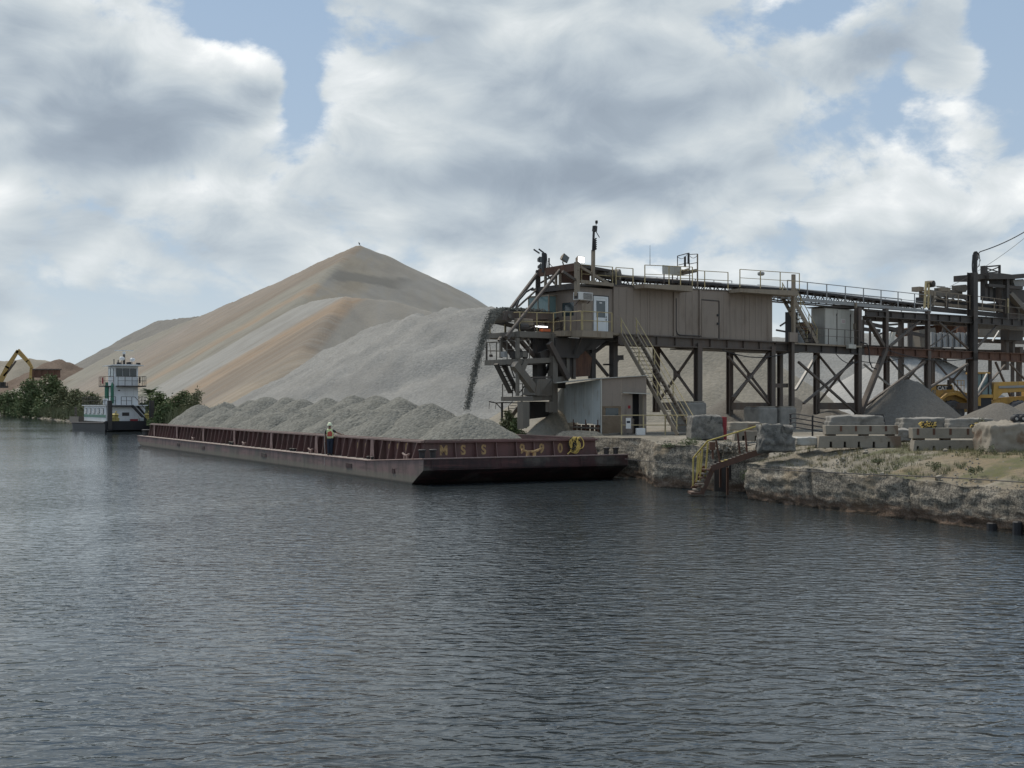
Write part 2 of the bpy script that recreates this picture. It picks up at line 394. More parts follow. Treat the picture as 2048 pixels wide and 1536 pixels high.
# ------------------------------------------------------------------ water
def water_mat():
    m, g, b = base_mat('water'); v = coords(g)
    b.inputs['Base Color'].default_value = (.028, .036, .040, 1); b.inputs['Roughness'].default_value = .05
    b.inputs['IOR'].default_value = 1.33
    mp = g.n('ShaderNodeMapping'); g.put(mp.inputs[0], v); mp.inputs['Scale'].default_value = (.7, 1.3, 1); mp.inputs['Rotation'].default_value = (0, 0, R(10))
    q = mp.outputs[0]
    calm = g.maprange(g.noise(v, .05, 4, .6, .6), .36, .64, .45, 1.0)
    spw = g.n('ShaderNodeSeparateXYZ'); g.put(spw.inputs[0], v)
    lee = g.maprange(g.m('ADD', spw.outputs[0], g.m('MULTIPLY', spw.outputs[1], .18)), 8, -24, 1.0, .26)   # calmer water out in the channel
    calm = g.m('MULTIPLY', calm, lee)
    h1 = g.noise(q, .8, 2, .5, .3); h2 = g.noise(q, 3.0, 2, .5, .5); h3 = g.noise(q, 9.0, 2, .55, .4)
    h2 = g.m('POWER', h2, 1.6)
    h = g.m('ADD', g.m('MULTIPLY', h1, .30), g.m('ADD', g.m('MULTIPLY', h2, .75), g.m('MULTIPLY', h3, .07)))
    bp = g.n('ShaderNodeBump'); bp.inputs['Distance'].default_value = .105; g.put(bp.inputs['Strength'], calm)
    g.put(bp.inputs['Height'], h); g.put(b.inputs['Normal'], bp.outputs[0])
    return m
M['water'] = water_mat()
w = MB(); w.add([(-3000,-400,0),(3000,-400,0),(3000,5000,0),(-3000,5000,0)], [(0,1,2,3)])
props(w.build('water', M['water']), kind='structure')

# ------------------------------------------------------------------ the quay line (waterline), from near right to far left
WALL = [(34,-8),(22,19),(14.9,36.3),(9.9,48.6),(9.3,50.0),(10.6,51.5),(10.9,53.6),(8.9,54.9),(6.55,57.6),(6.55,63.9)]
ub = (-.466, .885)
WALL += [(6.55+ub[0]*t, 63.9+ub[1]*t) for t in (20, 40, 70)]
t0 = WALL[-1]
def shore(Y): return 37.2-.4806*Y
BANK = [t0]+[(shore(Y), Y) for Y in (150, 200, 300, 400, 525, 800, 1500, 4200)]
# wall face: strata and broken edges displaced along the outward normal
def resample(P, step):
    out = []
    for (a, b) in zip(P[:-1], P[1:]):
        n = max(1, int(math.dist(a, b)/step))
        out += [(a[0]+(b[0]-a[0])*i/n, a[1]+(b[1]-a[1])*i/n) for i in range(n)]
    return out+[P[-1]]
path = resample(WALL[1:10], .10)+resample(WALL[9:], .5)[1:]
pa = np.array(path)
# soften corners a little, keep a running length
sm = pa.copy()
for _ in range(2): sm[1:-1] = (sm[:-2]+sm[1:-1]*2+sm[2:])/4
tan = np.gradient(sm, axis=0); tan /= np.linalg.norm(tan, axis=1)[:, None]
nor = np.stack([-tan[:, 1], tan[:, 0]], 1)             # towards the water (path runs away from the camera, water on its left)
ln = np.concatenate([[0], np.cumsum(np.linalg.norm(np.diff(sm, axis=0), axis=1))])
def topz(Y): return np.interp(Y, [0, 36, 49, 51, 54, 57, 64, 130], [1.25, 1.30, 1.42, 1.5, 1.75, 2.0, 2.05, 2.1])
rows = 34
V = []; 
for j in range(rows):
    f = j/(rows-1); z = -.8+f*(topz(sm[:, 1])+.8)
    strat = fbm(ln*.2, z*.8, 3, 5)*.11+fbm(ln*1.3, z*3.2, 4, 9)*.06+fbm(ln*3.8, z*7, 3, 2)*.08
    steps = np.floor((z+fbm(ln*.12, z*.3, 2, 3)*.5)*3.4)
    strat += (hs(steps*17.3)-.5)*.05+(vnoise(ln*.9, steps*3.1, 4))*.11*np.clip(z, .2, 1)
    under = -.07*np.exp(-((z-.12)/.2)**2)
    batter = -.12*np.clip((z-1.0)/1.0, 0, 1)
    crack = -.35*np.exp(-((np.mod(ln+fbm(z*.8, ln*0, 2, 8)*.5, 5.3)-2.6)/.07)**2)
    d = strat+under+batter+crack
    zz = z+fbm(ln*1.5, z*0+j*.3, 2, 6)*.05
    if j == rows-1: zz = z+fbm(ln*.8, ln*0, 4, 11)*.10
    V.append(np.stack([sm[:, 0]+nor[:, 0]*d, sm[:, 1]+nor[:, 1]*d, zz], 1))
def grid(name, V, mat, smooth=True, kind='structure', keep=None):
    V = np.array(V); r, c = V.shape[:2]
    me = bpy.data.meshes.new(name); idx = np.arange(r*c).reshape(r, c)
    q = np.stack([idx[:-1, :-1], idx[:-1, 1:], idx[1:, 1:], idx[1:, :-1]], -1).reshape(-1, 4)
    if keep is not None: q = q[keep.reshape(-1)[q].any(1)]
    me.from_pydata(V.reshape(-1, 3).tolist(), [], q.tolist())
    if smooth: me.polygons.foreach_set('use_smooth', [True]*len(me.polygons))
    me.update(); me.materials.append(mat)
    bm = bmesh.new(); bm.from_mesh(me); bmesh.ops.delete(bm, geom=[v for v in bm.verts if not v.link_faces], context='VERTS'); bm.to_mesh(me); bm.free()
    o = bpy.data.objects.new(name, me); COL.objects.link(o)
    if kind: o['kind'] = kind
    return o
def wall_mat():
    m, g, b = base_mat('quay rock'); v = coords(g)
    mp = g.n('ShaderNodeMapping'); g.put(mp.inputs[0], v); mp.inputs['Scale'].default_value = (.6, .6, 2.6)
    n1 = g.noise(mp.outputs[0], 1.6, 9, .68, .3); n2 = g.noise(v, 14, 5, .7); n3 = g.noise(v, .5, 5, .6)
    mp2 = g.n('ShaderNodeMapping'); g.put(mp2.inputs[0], v); mp2.inputs['Scale'].default_value = (3, 3, .35)
    st = g.noise(mp2.outputs[0], 2.2, 5, .6)
    a = g.ramp(n1, [(.24, (.065, .058, .046)), (.40, (.20, .18, .145)), (.52, (.31, .28, .23)), (.68, (.44, .405, .335))])
    a = g.mix(g.maprange(n2, .46, .58, 0, .75), a, (.06, .057, .05)); n4 = g.noise(v, 42, 3, .7); a = g.mix(g.maprange(n4, .52, .62, 0, .6), a, (.045, .042, .037)); a = g.mix(g.maprange(n4, .44, .36, 0, .4), a, (.46, .44, .39))
    a = g.mix(g.maprange(n3, .50, .66, 0, .55), a, (.28, .225, .15))
    a = g.mix(g.maprange(st, .50, .66, 0, .5), a, (.055, .052, .045))
    sp = g.n('ShaderNodeSeparateXYZ'); g.put(sp.inputs[0], v)
    zn = g.m('ADD', sp.outputs[2], g.m('MULTIPLY', g.m('SUBTRACT', n1, .5), .9))
    a = g.mix(g.maprange(zn, .62, .18, 0, .7), a, (.12, .07, .045))        # rusty algae band
    a = g.mix(g.maprange(zn, .16, -.02, 0, .92), a, (.012, .013, .011))      # wet foot
    g.put(b.inputs['Base Color'], a); b.inputs['Roughness'].default_value = .92; b.inputs['Specular IOR Level'].default_value = .2
    bp = g.n('ShaderNodeBump'); bp.inputs['Strength'].default_value = 1; bp.inputs['Distance'].default_value = .09
    g.put(bp.inputs['Height'], g.m('ADD', n1, g.m('ADD', g.m('MULTIPLY', n2, .35), g.m('MULTIPLY', st, .4)))); g.put(b.inputs['Normal'], bp.outputs[0])
    return m
M['wall'] = wall_mat()
grid('quay_wall', V, M['wall'])
edge = V[-1]
# bank between the wall top and the yard
def ground_mat():
    m, g, b = base_mat('yard ground'); v = coords(g)
    n1 = g.noise(v, .5, 8, .62, .3); n2 = g.noise(v, 7, 5, .7); n3 = g.noise(v, .16, 4, .5)
    a = g.ramp(n1, [(.3, (.15, .138, .11)), (.5, (.235, .215, .175)), (.66, (.30, .28, .24))])
    sp = g.n('ShaderNodeSeparateXYZ'); g.put(sp.inputs[0], v)
    near = g.maprange(sp.outputs[1], 58, 50)
    a = g.mix(g.m('MULTIPLY', near, g.maprange(n3, .46, .60, 0, .8)), a, (.19, .148, .085))      # dry grass
    a = g.mix(g.m('MULTIPLY', near, g.maprange(g.noise(v, .33, 5, .6), .52, .62, 0, .8)), a, (.085, .095, .04))
    a = g.mix(g.maprange(n2, .42, .65, 0, .55), a, (.11, .10, .085))
    g.put(b.inputs['Base Color'], a); b.inputs['Roughness'].default_value = .95; b.inputs['Specular IOR Level'].default_value = .15
    bp = g.n('ShaderNodeBump'); bp.inputs['Strength'].default_value = .9; bp.inputs['Distance'].default_value = .06
    g.put(bp.inputs['Height'], g.m('ADD', n1, g.m('MULTIPLY', n2, .5))); g.put(b.inputs['Normal'], bp.outputs[0])
    return m
M['ground'] = ground_mat()
offs = [0, .15, .35, .6, .9, 1.3, 1.8, 2.4, 3.1, 4, 5, 6.5, 8.5, 11]
Vb = []
BD = (.885, .466)                               # straight inland
en = np.tile(np.array(BD), (len(edge), 1))
GZ = 2.1
for o in offs:
    k = min(1, o/4.5); kk = k*k*(3-2*k)
    x = edge[:, 0]+en[:, 0]*o; y = edge[:, 1]+en[:, 1]*o
    z = edge[:, 2]*(1-kk)+GZ*kk+fbm(x*.7, y*.7, 4, 3)*.28*min(1, o/1.2)*(1-kk*.85)
    if o > 5: z = np.full_like(x, GZ+.02-.05*(o > 8))
    Vb.append(np.stack([x, y, z], 1))
grid('bank', Vb, M['ground'])
# yard: one sheet to the horizon
inner = [(float(a), float(b)) for a, b in zip(edge[::20, 0]+en[::20, 0]*5.6, edge[::20, 1]+en[::20, 1]*5.6)]
y_ = MB(); far = BANK[1:]
poly = [(60, -8), (float(inner[0][0])+.0, 10)]+inner+far+[(4000, 4200), (4000, -8)]
y_.add([(x, y, GZ) for x, y in poly], [tuple(range(len(poly)))])
props(y_.build('yard_ground', M['ground'], fix=False), kind='structure')
for o in (bpy.data.objects['yard_ground'],):
    bm = bmesh.new(); bm.from_mesh(o.data); bmesh.ops.triangulate(bm, faces=bm.faces); 
    for f in bm.faces:
        if f.normal.z < 0: f.normal_flip()
    bm.to_mesh(o.data); bm.free()
# far bank slope down to the water
bk = resample(BANK[:6], 3)+[BANK[6], BANK[7], BANK[8]]
bk = np.array(bk); Vk = []
for o, z in ((-2.5, -.6), (-1.2, .1), (0, .8), (1.4, 1.6), (3, 2.15), (6, 2.05)):
    Vk.append(np.stack([bk[:, 0]+.9*o+fbm(bk[:, 1]*.2, bk[:, 0]*.1+o, 3)*1.6*(o < 4), bk[:, 1]+.43*o, np.full(len(bk), z)+fbm(bk[:, 1]*.3, bk[:, 0]*0+o, 3, 5)*.5*(o < 4)], 1))
grid('far_bank', Vk, M['ground'])

# ------------------------------------------------------------------ stockpiles
def ridge(px, py, m, s=.6, k=1.03):
    "point of a crest seen at a pixel whose outer slope just reaches the shore line plus a margin"
    kk, zr = (px-1024)/F, (HY-py)/F
    return at(px, py, k*(33.5+m+(CH-GZ)/s)/(.9*(kk+.4806)-zr/s))
def pile(name, label, gens, mat, slope=.6, res=1.0, amp=.35, rr=1.2, base=GZ, group='gravel stockpiles', cat='gravel pile', seed=1, rough=1.0, margin=None, cap=.6):
    P = []
    for line in gens:
        line = [tuple(q) for q in line]
        if len(line) == 1: P.append(line[0]); continue
        for a, b in zip(line[:-1], line[1:]):
            n = max(2, int(math.dist(a, b)/max(res, .3)))
            P += [tuple(a[i]+(b[i]-a[i])*t/n for i in range(3)) for t in range(n+1)]
    P = np.array(P); rad = (P[:, 2]-base)/slope+rr*2
    x0, x1 = (P[:, 0]-rad).min(), (P[:, 0]+rad).max(); y0, y1 = (P[:, 1]-rad).min(), (P[:, 1]+rad).max()
    xs = np.arange(x0, x1+res, res); ys = np.arange(y0, y1+res, res)
    X, Y = np.meshgrid(xs, ys); wx = X+fbm(X*.10/rough, Y*.10/rough, 3, seed)*amp*2.4; wy = Y+fbm(X*.10/rough, Y*.10/rough, 3, seed+9)*amp*2.4
    Z = np.full(X.shape, -50.0)
    for p in P:
        d = np.sqrt((wx-p[0])**2+(wy-p[1])**2+rr*rr)-rr
        Z = np.maximum(Z, p[2]-slope*d)
    if margin is not None:
        d = .9*(X-37.2+.4806*Y)+fbm((.901*Y-.433*X)*.05, X*.002, 4, seed+2)*1.2
        C_ = base+(d-margin)*cap; kq = .18; Z = -np.logaddexp(-Z/kq, -C_/kq)*kq
    h = np.clip((Z-base)/4, 0, 1)
    ang = np.arctan2(Y-P[:, 1].mean(), X-P[:, 0].mean())
    Z = Z+fbm(X*.35/rough, Y*.35/rough, 4, seed+3)*amp*h+np.abs(fbm(ang*14, X*.02, 3, seed+5))*-amp*1.3*h
    keep = Z > base-.5
    V = np.stack([X, Y, np.maximum(Z, base-.6)], -1)
    o = grid(name, V, mat, kind=None, keep=keep)
    return props(o, label, cat, group)
def bands(stops, y0=180, y1=560):
    "streaks of differently coloured stone running down the slope that faces the water"
    def f(g, v, a, n2):
        sp = g.n('ShaderNodeSeparateXYZ'); g.put(sp.inputs[0], v)
        q = g.m('ADD', g.m('MULTIPLY', sp.outputs[1], .901), g.m('MULTIPLY', sp.outputs[0], -.433))
        dn = g.m('ADD', g.m('MULTIPLY', sp.outputs[1], .433), g.m('MULTIPLY', sp.outputs[0], .901))
        cb = g.n('ShaderNodeCombineXYZ'); g.put(cb.inputs[0], q); g.put(cb.inputs[1], g.m('MULTIPLY', dn, .045)); g.put(cb.inputs[2], 0)
        qq = g.m('ADD', q, g.m('MULTIPLY', g.m('SUBTRACT', g.noise(cb.outputs[0], .10, 5, .6), .5), 26))
        c = g.ramp(g.m('DIVIDE', g.m('SUBTRACT', qq, y0), y1-y0), [((p-y0)/(y1-y0), c) for p, c in stops])
        st = g.noise(cb.outputs[0], .55, 6, .75)
        c = g.mix(g.maprange(st, .42, .66, 0, .45), c, (.30, .295, .27)); c = g.mix(g.maprange(st, .50, .34, 0, .5), c, (.20, .165, .13))
        c = g.mix(.9, a, c); nz = g.m('MULTIPLY', g.m('SUBTRACT', g.noise(v, .06, 6, .6), .5), 12)
        xx = g.m('ADD', sp.outputs[0], nz); zz_ = g.m('ADD', sp.outputs[2], g.m('MULTIPLY', nz, .5))
        # the water-facing plane carries the streaks; the other faces were dumped later and are plainer
        pl = g.m('ADD', g.m('MULTIPLY', sp.outputs[0], .54), g.m('ADD', g.m('MULTIPLY', sp.outputs[1], .2595), -23.4))
        away = g.maprange(g.m('SUBTRACT', pl, sp.outputs[2]), 1.6, 3.4)
        mv = g.n('ShaderNodeMapping'); g.put(mv.inputs[0], v); mv.inputs['Scale'].default_value = (1, .25, .08)
        vs_ = g.noise(mv.outputs[0], .12, 6, .65)
        o = g.ramp(vs_, [(.36, (.20, .178, .138)), (.48, (.235, .215, .172)), (.58, (.225, .22, .20)), (.70, (.255, .253, .238))])
        o = g.mix(g.m('MULTIPLY', g.maprange(xx, -50, -38), .6), o, (.235, .235, .22))
        far_ = g.maprange(sp.outputs[1], 330, 345)
        up_ = g.m('MULTIPLY', g.m('MULTIPLY', g.maprange(zz_, 37, 39), g.maprange(zz_, 47, 45)), g.maprange(xx, -50, -56))
        o = g.mix(g.m('MULTIPLY', g.m('MULTIPLY', up_, far_), .8), o, (.19, .192, .182))
        sc_ = g.m('MULTIPLY', g.m('MULTIPLY', g.maprange(xx, -58, -54), g.maprange(xx, -32, -38)), g.m('MULTIPLY', g.maprange(zz_, 41, 42.2), g.maprange(zz_, 46.5, 45)))
        o = g.mix(g.m('MULTIPLY', g.m('MULTIPLY', sc_, far_), .85), o, (.115, .115, .105))
        return g.mix(g.m('MULTIPLY', away, .95), c, g.mix(.85, a, o))
    return f
OR_, BR, LG, OL, TN = (.275, .198, .128), (.19, .15, .11), (.275, .277, .262), (.22, .212, .175), (.265, .222, .16)
bd = [(185, TN), (200, TN), (206, (.33, .28, .215)), (214, BR), (238, BR), (243, OR_), (256, OR_), (262, LG), (288, LG), (300, (.27, .27, .25)), (312, OL), (330, OL), (338, OR_), (350, TN), (360, OL), (382, OL), (392, BR), (440, (.24, .20, .16)), (500, (.23, .20, .17)), (545, OL)]
M['g_main'] = gravel('striped limestone', (.22, .21, .19), (.28, .27, .25), 3, bands(bd), .12)
M['g_front'] = gravel('grey crushed limestone', (.20, .20, .19), (.30, .30, .285), 4, None, .12)
M['g_back'] = gravel('old grey gravel', (.15, .15, .14), (.22, .21, .19), 3, None, .1)
M['g_tan'] = gravel('tan crushed stone', (.205, .19, .155), (.275, .255, .215), 3, None, .1)
M['g_dark'] = gravel('dark fines', (.12, .112, .10), (.19, .18, .16), 9, None, .05)
M['g_barge'] = gravel('barge gravel', (.105, .107, .095), (.26, .26, .235), 7, None, .12)
M['g_pale'] = gravel('pale crushed stone', (.30, .30, .29), (.40, .40, .385), 4, None, .1)
mB, mC, mD = 9, 7.6, 5.5
PK = ridge(718, 489, mB)
pile('gravel_pile', 'tallest striped tan and grey stockpile with a bird on its peak', [
    [PK, ridge(640, 524, mB), ridge(550, 566, mB), ridge(400, 632, mB), ridge(250, 692, mB), ridge(120, 765, mB)],
    [PK, at(780, 512, PK.y+6), at(860, 552, PK.y+14), at(925, 583, PK.y+20), at(990, 622, PK.y+26)],
    [PK, ridge(682, 518, mB), ridge(650, 546, mB), ridge(600, 600, mB)]], M['g_main'], .6, 1.6, .3, .3, seed=2, margin=mB, rough=2)
cC = ridge(690, 592, mC)
pile('gravel_pile', 'rounded orange banded stockpile in front of the tall peak', [
    [at(596, 612, cC.y+38), at(640, 596, cC.y+18), cC, at(780, 600, cC.y-4), at(862, 622, cC.y-8)],
    [cC, ridge(650, 640, mC), ridge(600, 700, mC)]], M['g_main'], .6, 1.0, .2, .3, seed=4, margin=mC, rough=1.5)
pile('gravel_pile', 'broad pale grey stockpile behind the falling gravel', [
    [ridge(600, 768, mD), ridge(650, 716, mD), ridge(700, 683, mD), ridge(760, 650, mD), at(850, 626, 172), at(920, 617, 168), at(985, 616, 165), at(1100, 620, 162), at(1230, 650, 160)]], M['g_front'], .6, .8, .75, 1.6, seed=6, margin=mD)
pile('gravel_pile', 'low grey stockpile behind the left slope of the tall one', [
    [ridge(400, 632, 10, .6, 1.25), ridge(320, 641, 10, .6, 1.15), ridge(200, 712, 10, .6, 1.08), ridge(100, 775, 10)]], M['g_back'], .6, 3.0, .9, 3, seed=8, margin=9.5, rough=3)
pile('gravel_pile', 'tan stockpile showing between the first steel columns', [
    [at(1300, 640, 140), at(1390, 655, 138), at(1450, 676, 136)]], M['g_tan'], .66, .7, .35, 1.5, seed=10)
pile('gravel_pile', 'long grey stockpile far behind the steel frame', [
    [at(1380, 668, 190), at(1560, 672, 192), at(1700, 667, 195), at(1780, 664, 196), at(1900, 682, 196), at(2100, 684, 196), at(2400, 690, 196)]], M['g_front'], .58, 1.2, .5, 3, seed=12)
pile('gravel_pile', 'pale coarse stockpile behind the slanting column', [
    [at(1790, 702, 134), at(1860, 712, 136)]], M['g_pale'], .72, .6, .3, 1.5, seed=14)
M['g_loose0'] = gravel('rubble', (.16, .148, .12), (.33, .305, .25), 7, None, .12)
small = [(1465, 797, 90, 'small dark gravel cone behind the round concrete footing', .62), (1566, 788, 97, 'small dark gravel cone between the paired columns', .75),
         (1612, 806, 96, 'lumpy dirt heap right of the paired columns', .6), (1665, 818, 94, 'low flat dirt heap behind the black pipe rail', .45),
         (1812, 757, 92, 'large dark gravel cone under the conveyor, left of the yellow loader', .9), (1560, 824, 92, 'low dirt heap at the foot of the paired columns', .5),
         (1990, 804, 84, 'smooth dark gravel heap in front of the yellow loader', .55), (2075, 796, 90, 'dark gravel heap at the right edge below the loader', .55)]
for i, (px, py, Y, lb, sl_) in enumerate(small):
    c = at(px, py, Y)
    pile('gravel_heap', lb, [[c, c+Vector((.5, .3, -.15))]], M['g_dark'], sl_, .25, .22, .5, seed=20+i, group='dark gravel heaps under the conveyor', cat='gravel heap', rough=.4)
pile('gravel_heap', 'pale sand slide spilling out beneath the loading tower', [[at(1068, 858, 72.6), at(1088, 838, 74), at(1112, 812, 76)]], gravel('pale sand', (.21, .19, .155), (.28, .26, .215), 12, None, .05), 1.1, .2, .16, .3, seed=31, group=None, cat='sand heap', rough=.3)
pile('gravel_heap', 'rough grey rubble ridge along the quay edge below the tin wall', [[at(1118, 862, 69), at(1150, 860, 69.5), at(1190, 862, 70)]], M['g_loose0'], .7, .14, .3, .2, seed=33, group=None, cat='rubble heap', rough=.25)
# far left
pile('gravel_pile', 'far tan stockpile at the left edge of the photo', [[at(-60, 716, 720), at(20, 722, 700), at(62, 716, 690), at(110, 722, 690)]], M['g_tan'], .5, 2.5, .8, 3, seed=15, group='far left stockpiles')
pile('gravel_pile', 'far brown stockpile with a jagged crest at the left', [[at(90, 735, 620), at(118, 717, 625), at(135, 724, 625), at(165, 735, 630)]], gravel('brown stone', (.12, .09, .07), (.19, .15, .12), 2, None, .2), .5, 2.0, 1.6, 1, seed=16, group='far left stockpiles', rough=2)
pile('gravel_pile', 'low pale stockpile in front of the far brown one', [[at(20, 782, 560), at(80, 766, 560), at(160, 756, 560)]], M['g_tan'], .5, 2.0, .8, 2, seed=17, group='far left stockpiles')
# the bird
M['g_loose'] = gravel('loose stone', (.20, .185, .155), (.33, .31, .265), 9, None, .05)
br = thing('bird', 'black bird perched on the very tip of the tall stockpile', 'bird', at_=tuple(at(719, 489.5, PK.y)))
c = at(719, 489.5, PK.y); 
mb = MB(); mb.lathe(c+Vector((-.05, 0, .28)), [(.02, -.34), (.10, -.26), (.20, -.06), (.19, .12), (.11, .24), (.05, .30)], (-.35, 0, 1), 10); part('body', mb, M['black'], br, smooth=True)
mb = MB(); mb.lathe(c+Vector((-.17, 0, .62)), [(.02, -.1), (.08, -.05), (.09, .02), (.05, .09), (.01, .11)], (0, 0, 1), 8); part('head', mb, M['black'], br)
mb = MB(); mb.lathe(c+Vector((-.24, 0, .62)), [(.03, 0), (.005, .12)], (-1, 0, -.2), 6); part('beak', mb, M['steel'], br)
mb = MB(); mb.add([c+Vector(q) for q in ((.05,-.06,.1),(.05,.06,.1),(.32,.09,-.16),(.32,-.09,-.16),(.07,0,.14),(.33,0,-.12))], [(0,1,2,3),(0,4,5,3),(4,1,2,5),(0,1,4),(3,2,5)]); part('tail', mb, M['black'], br)
for s in (-1, 1):
    mb = MB(); mb.tube([c+Vector((-.02, .05*s, .1)), c+Vector((-.02, .05*s, -.08))], .015, 5); part('leg', mb, M['steel'], br)
    mb = MB(); mb.lathe(c+Vector((0, .17*s, .27)), [(.02, -.32), (.09, -.1), (.11, .08), (.03, .22)], (-.3, 0, 1), 8); part('wing', mb, M['black'], br)

br.scale = (1.3, 1.3, 1.3)
# ------------------------------------------------------------------ the loading gantry: frame along the conveyor
G = Frame(5.25, 74.6, R(40))
def P(px, py, y=0.0): return G.p(px, py, y)
def X(px, y=0.0): return G.p(px, 800, y).x
WD = 3.66                                   # depth of the gantry, near row to far row
gt = thing('loading_gantry', 'long brown steel gantry on braced columns carrying the cabin and conveyor', 'gantry', G, (X(1396), 1.8, GZ))
def col(px, y, z0, z1, w=.42, mat='steel', parent=gt, name='column', lean=0):
    x = X(px, 0); mb = MB(); mb.ibeam((x, y, z0), (x+lean, y, z1), w, w, .06, (0, 1, 0)); return part(name, mb, M[mat], parent)
def brace(a, b, w=.17, mat='steel', parent=gt, y=None, name='brace'):
    mb = MB(); mb.beam(a, b, w, w*.8); return part(name, mb, M[mat], parent)
ZB = 7.75                                   # underside of the platform
for px, z0 in ((1396, 3.3), (1543, 2.6), (1716, GZ), (1855, GZ), (1945, GZ)):
    col(px, 0, z0, ZB if px < 1700 else (8.0 if px != 1716 else 10.9), .40 if px < 1900 else .62)
    col(px, WD, z0, ZB, .36)
    x = X(px)
    mb = MB(); mb.beam((x, .1, ZB-.2), (x, WD-.1, 3.9), .16, .12); part('brace', mb, M['steel'], gt)
    mb = MB(); mb.beam((x+.13, .1, 3.9), (x+.13, WD-.1, ZB-.2), .16, .12); part('brace', mb, M['steel'], gt)
    mb = MB(); mb.beam((x, .1, 3.7), (x, WD-.1, 3.7), .18, .5); part('cross_beam', mb, M['steel'], gt)
    mb = MB(); mb.box(x-.16, x+.16, WD*.5-.16, WD*.5+.16, 5.6, 6.0); part('gusset_plate', mb, M['steel'], gt)
col(1576, -.3, 2.8, 8.4, .30); col(1588, 1.2, 2.8, 7.9, .3)
mb = MB(); mb.beam(P(1545, 771, 0), P(1574, 771, 0), .2, .28); part('cross_beam', mb, M['steel'], gt)
# concrete footings
def footing(px0, px1, py0, y, lb, dy=1.4):
    a = P(px0, 820, y); b = P(px1, 820, y); z1 = P(px0, py0, y).z
    t = thing('concrete_footing', lb, 'concrete footing', G, ((a.x+b.x)/2, y+dy/2, GZ), 'footings under the gantry columns')
    mb = MB(); mb.box(a.x, b.x, y, y+dy, GZ-.1, z1-.06); part('block', mb, M['concrete'], t, bevel=.12)
    mb = MB(); mb.box(a.x+.12, b.x-.12, y+.12, y+dy-.12, z1-.055, z1+.02); part('grout_pad', mb, M['concrete2'], t, bevel=.02)
footing(1373, 1414, 803, -.6, 'tall grey concrete footing under the column right of the stairs')
footing(1519, 1556, 813, -.6, 'grey concrete footing under the left one of the paired columns')
footing(1562, 1594, 813, -.7, 'narrow concrete footing under the right one of the paired columns', 1.1)
# long braces in the near face
for a, b, w in (((1597, 724), (1714, 828), .17), ((1706, 724), (1607, 807), .17), ((1853, 722), (1726, 815), .2), ((1935, 728), (1800, 812), .2),
                ((1455, 712), (1541, 811), .15), ((1540, 706), (1466, 795), .17), ((1736, 640), (1769, 696), .3), ((1839, 642), (1778, 694), .2), ((1877, 644), (1936, 697), .16),
                ((1919, 652), (1861, 692), .1), ((1998, 646), (1952, 697), .17), ((1991, 724), (2024, 800), .16), ((2010, 730), (1952, 796), .16), ((2020, 728), (2060, 770), .15)):
    brace(P(*a, .05), P(*b, .05), w)
brace(P(1771, 698, -.12), P(1719, 829, -.12), .38, 'steel')
for a, b, w in (((1632, 712), (1591, 780), .2), ((1727, 728), (1847, 828), .14), ((1805, 727), (1850, 770), .14)):
    brace(P(*a, WD-.2), P(*b, WD-.2), w, 'grey')
# upper storey to the right: posts and beams
for px, py0, py1, w in ((1771, 698, 617, .34), (1855, 700, 622, .3), (1945, 722, 545, .62)):
    a = P(px, py0, 0); mb = MB(); mb.ibeam((a.x, 0, a.z), (a.x, 0, P(px, py1, 0).z), w, w, .05, (0, 1, 0)); part('post', mb, M['dark' if w > .5 else 'steel'], gt)
for px, py0, py1, w in ((1802, 760, 640, .34), (1726, 700, 640, .14), (1740, 690, 640, .14)):
    a = P(px, py0, WD); mb = MB(); mb.beam((a.x, WD, a.z), (a.x, WD, P(px, py1, WD).z), w, w); part('post', mb, M['steel'], gt)
def beamstrip(px0, t0, b0, px1, t1, b1, y, th, mat='steel', name='beam', parent=gt, web=True):
    a0, a1 = P(px0, t0, y), P(px0, b0, y); c0, c1 = P(px1, t1, y), P(px1, b1, y)
    mb = MB()
    f = .07
    if web:
        mb.prism([(a0.x, a0.z), (c0.x, c0.z), (c0.x, c0.z-f), (a0.x, a0.z-f)], y-th/2, y+th/2)
        mb.prism([(a1.x, a1.z+f), (c1.x, c1.z+f), (c1.x, c1.z), (a1.x, a1.z)], y-th/2, y+th/2)
        mb.prism([(a1.x, a1.z+f), (a0.x, a0.z-f), (c0.x, c0.z-f), (c1.x, c1.z+f)], y-.03, y+.03)
        n = max(1, int((c0.x-a0.x)/1.6))
        for i in range(1, n):
            t = i/n; x = a0.x+(c0.x-a0.x)*t; zt = a0.z+(c0.z-a0.z)*t-f; zb = a1.z+(c1.z-a1.z)*t+f
            mb.box(x-.015, x+.015, y-th/2+.02, y-.031, zb, zt)
    else: mb.prism([(a1.x, a1.z), (a0.x, a0.z), (c0.x, c0.z), (c1.x, c1.z)], y-th/2, y+th/2)
    return part(name, mb, M[mat], parent)
beamstrip(1236, 667, 690, 1548, 683, 701, 0, .32); beamstrip(1548, 686, 702, 1728, 692, 710, 0, .32, 'dark')
beamstrip(1728, 693, 710, 1944, 703, 719, 0, .34, 'rust'); beamstrip(1955, 703, 719, 2080, 708, 727, 0, .34, 'rust')
beamstrip(1180, 668, 690, 2080, 704, 722, WD, .32, 'steel')
beamstrip(1730, 620, 633, 2080, 640, 656, 0, .32, 'dark'); beamstrip(1725, 632, 641, 2080, 648, 662, WD, .3, 'steel')
mb = MB()
for i in range(26):
    x = X(1240)+i*1.35; mb.beam((x, .18, 7.86), (x, WD-.18, 7.86), .14, .22)
props(part('joists', mb, M['dark'], gt))
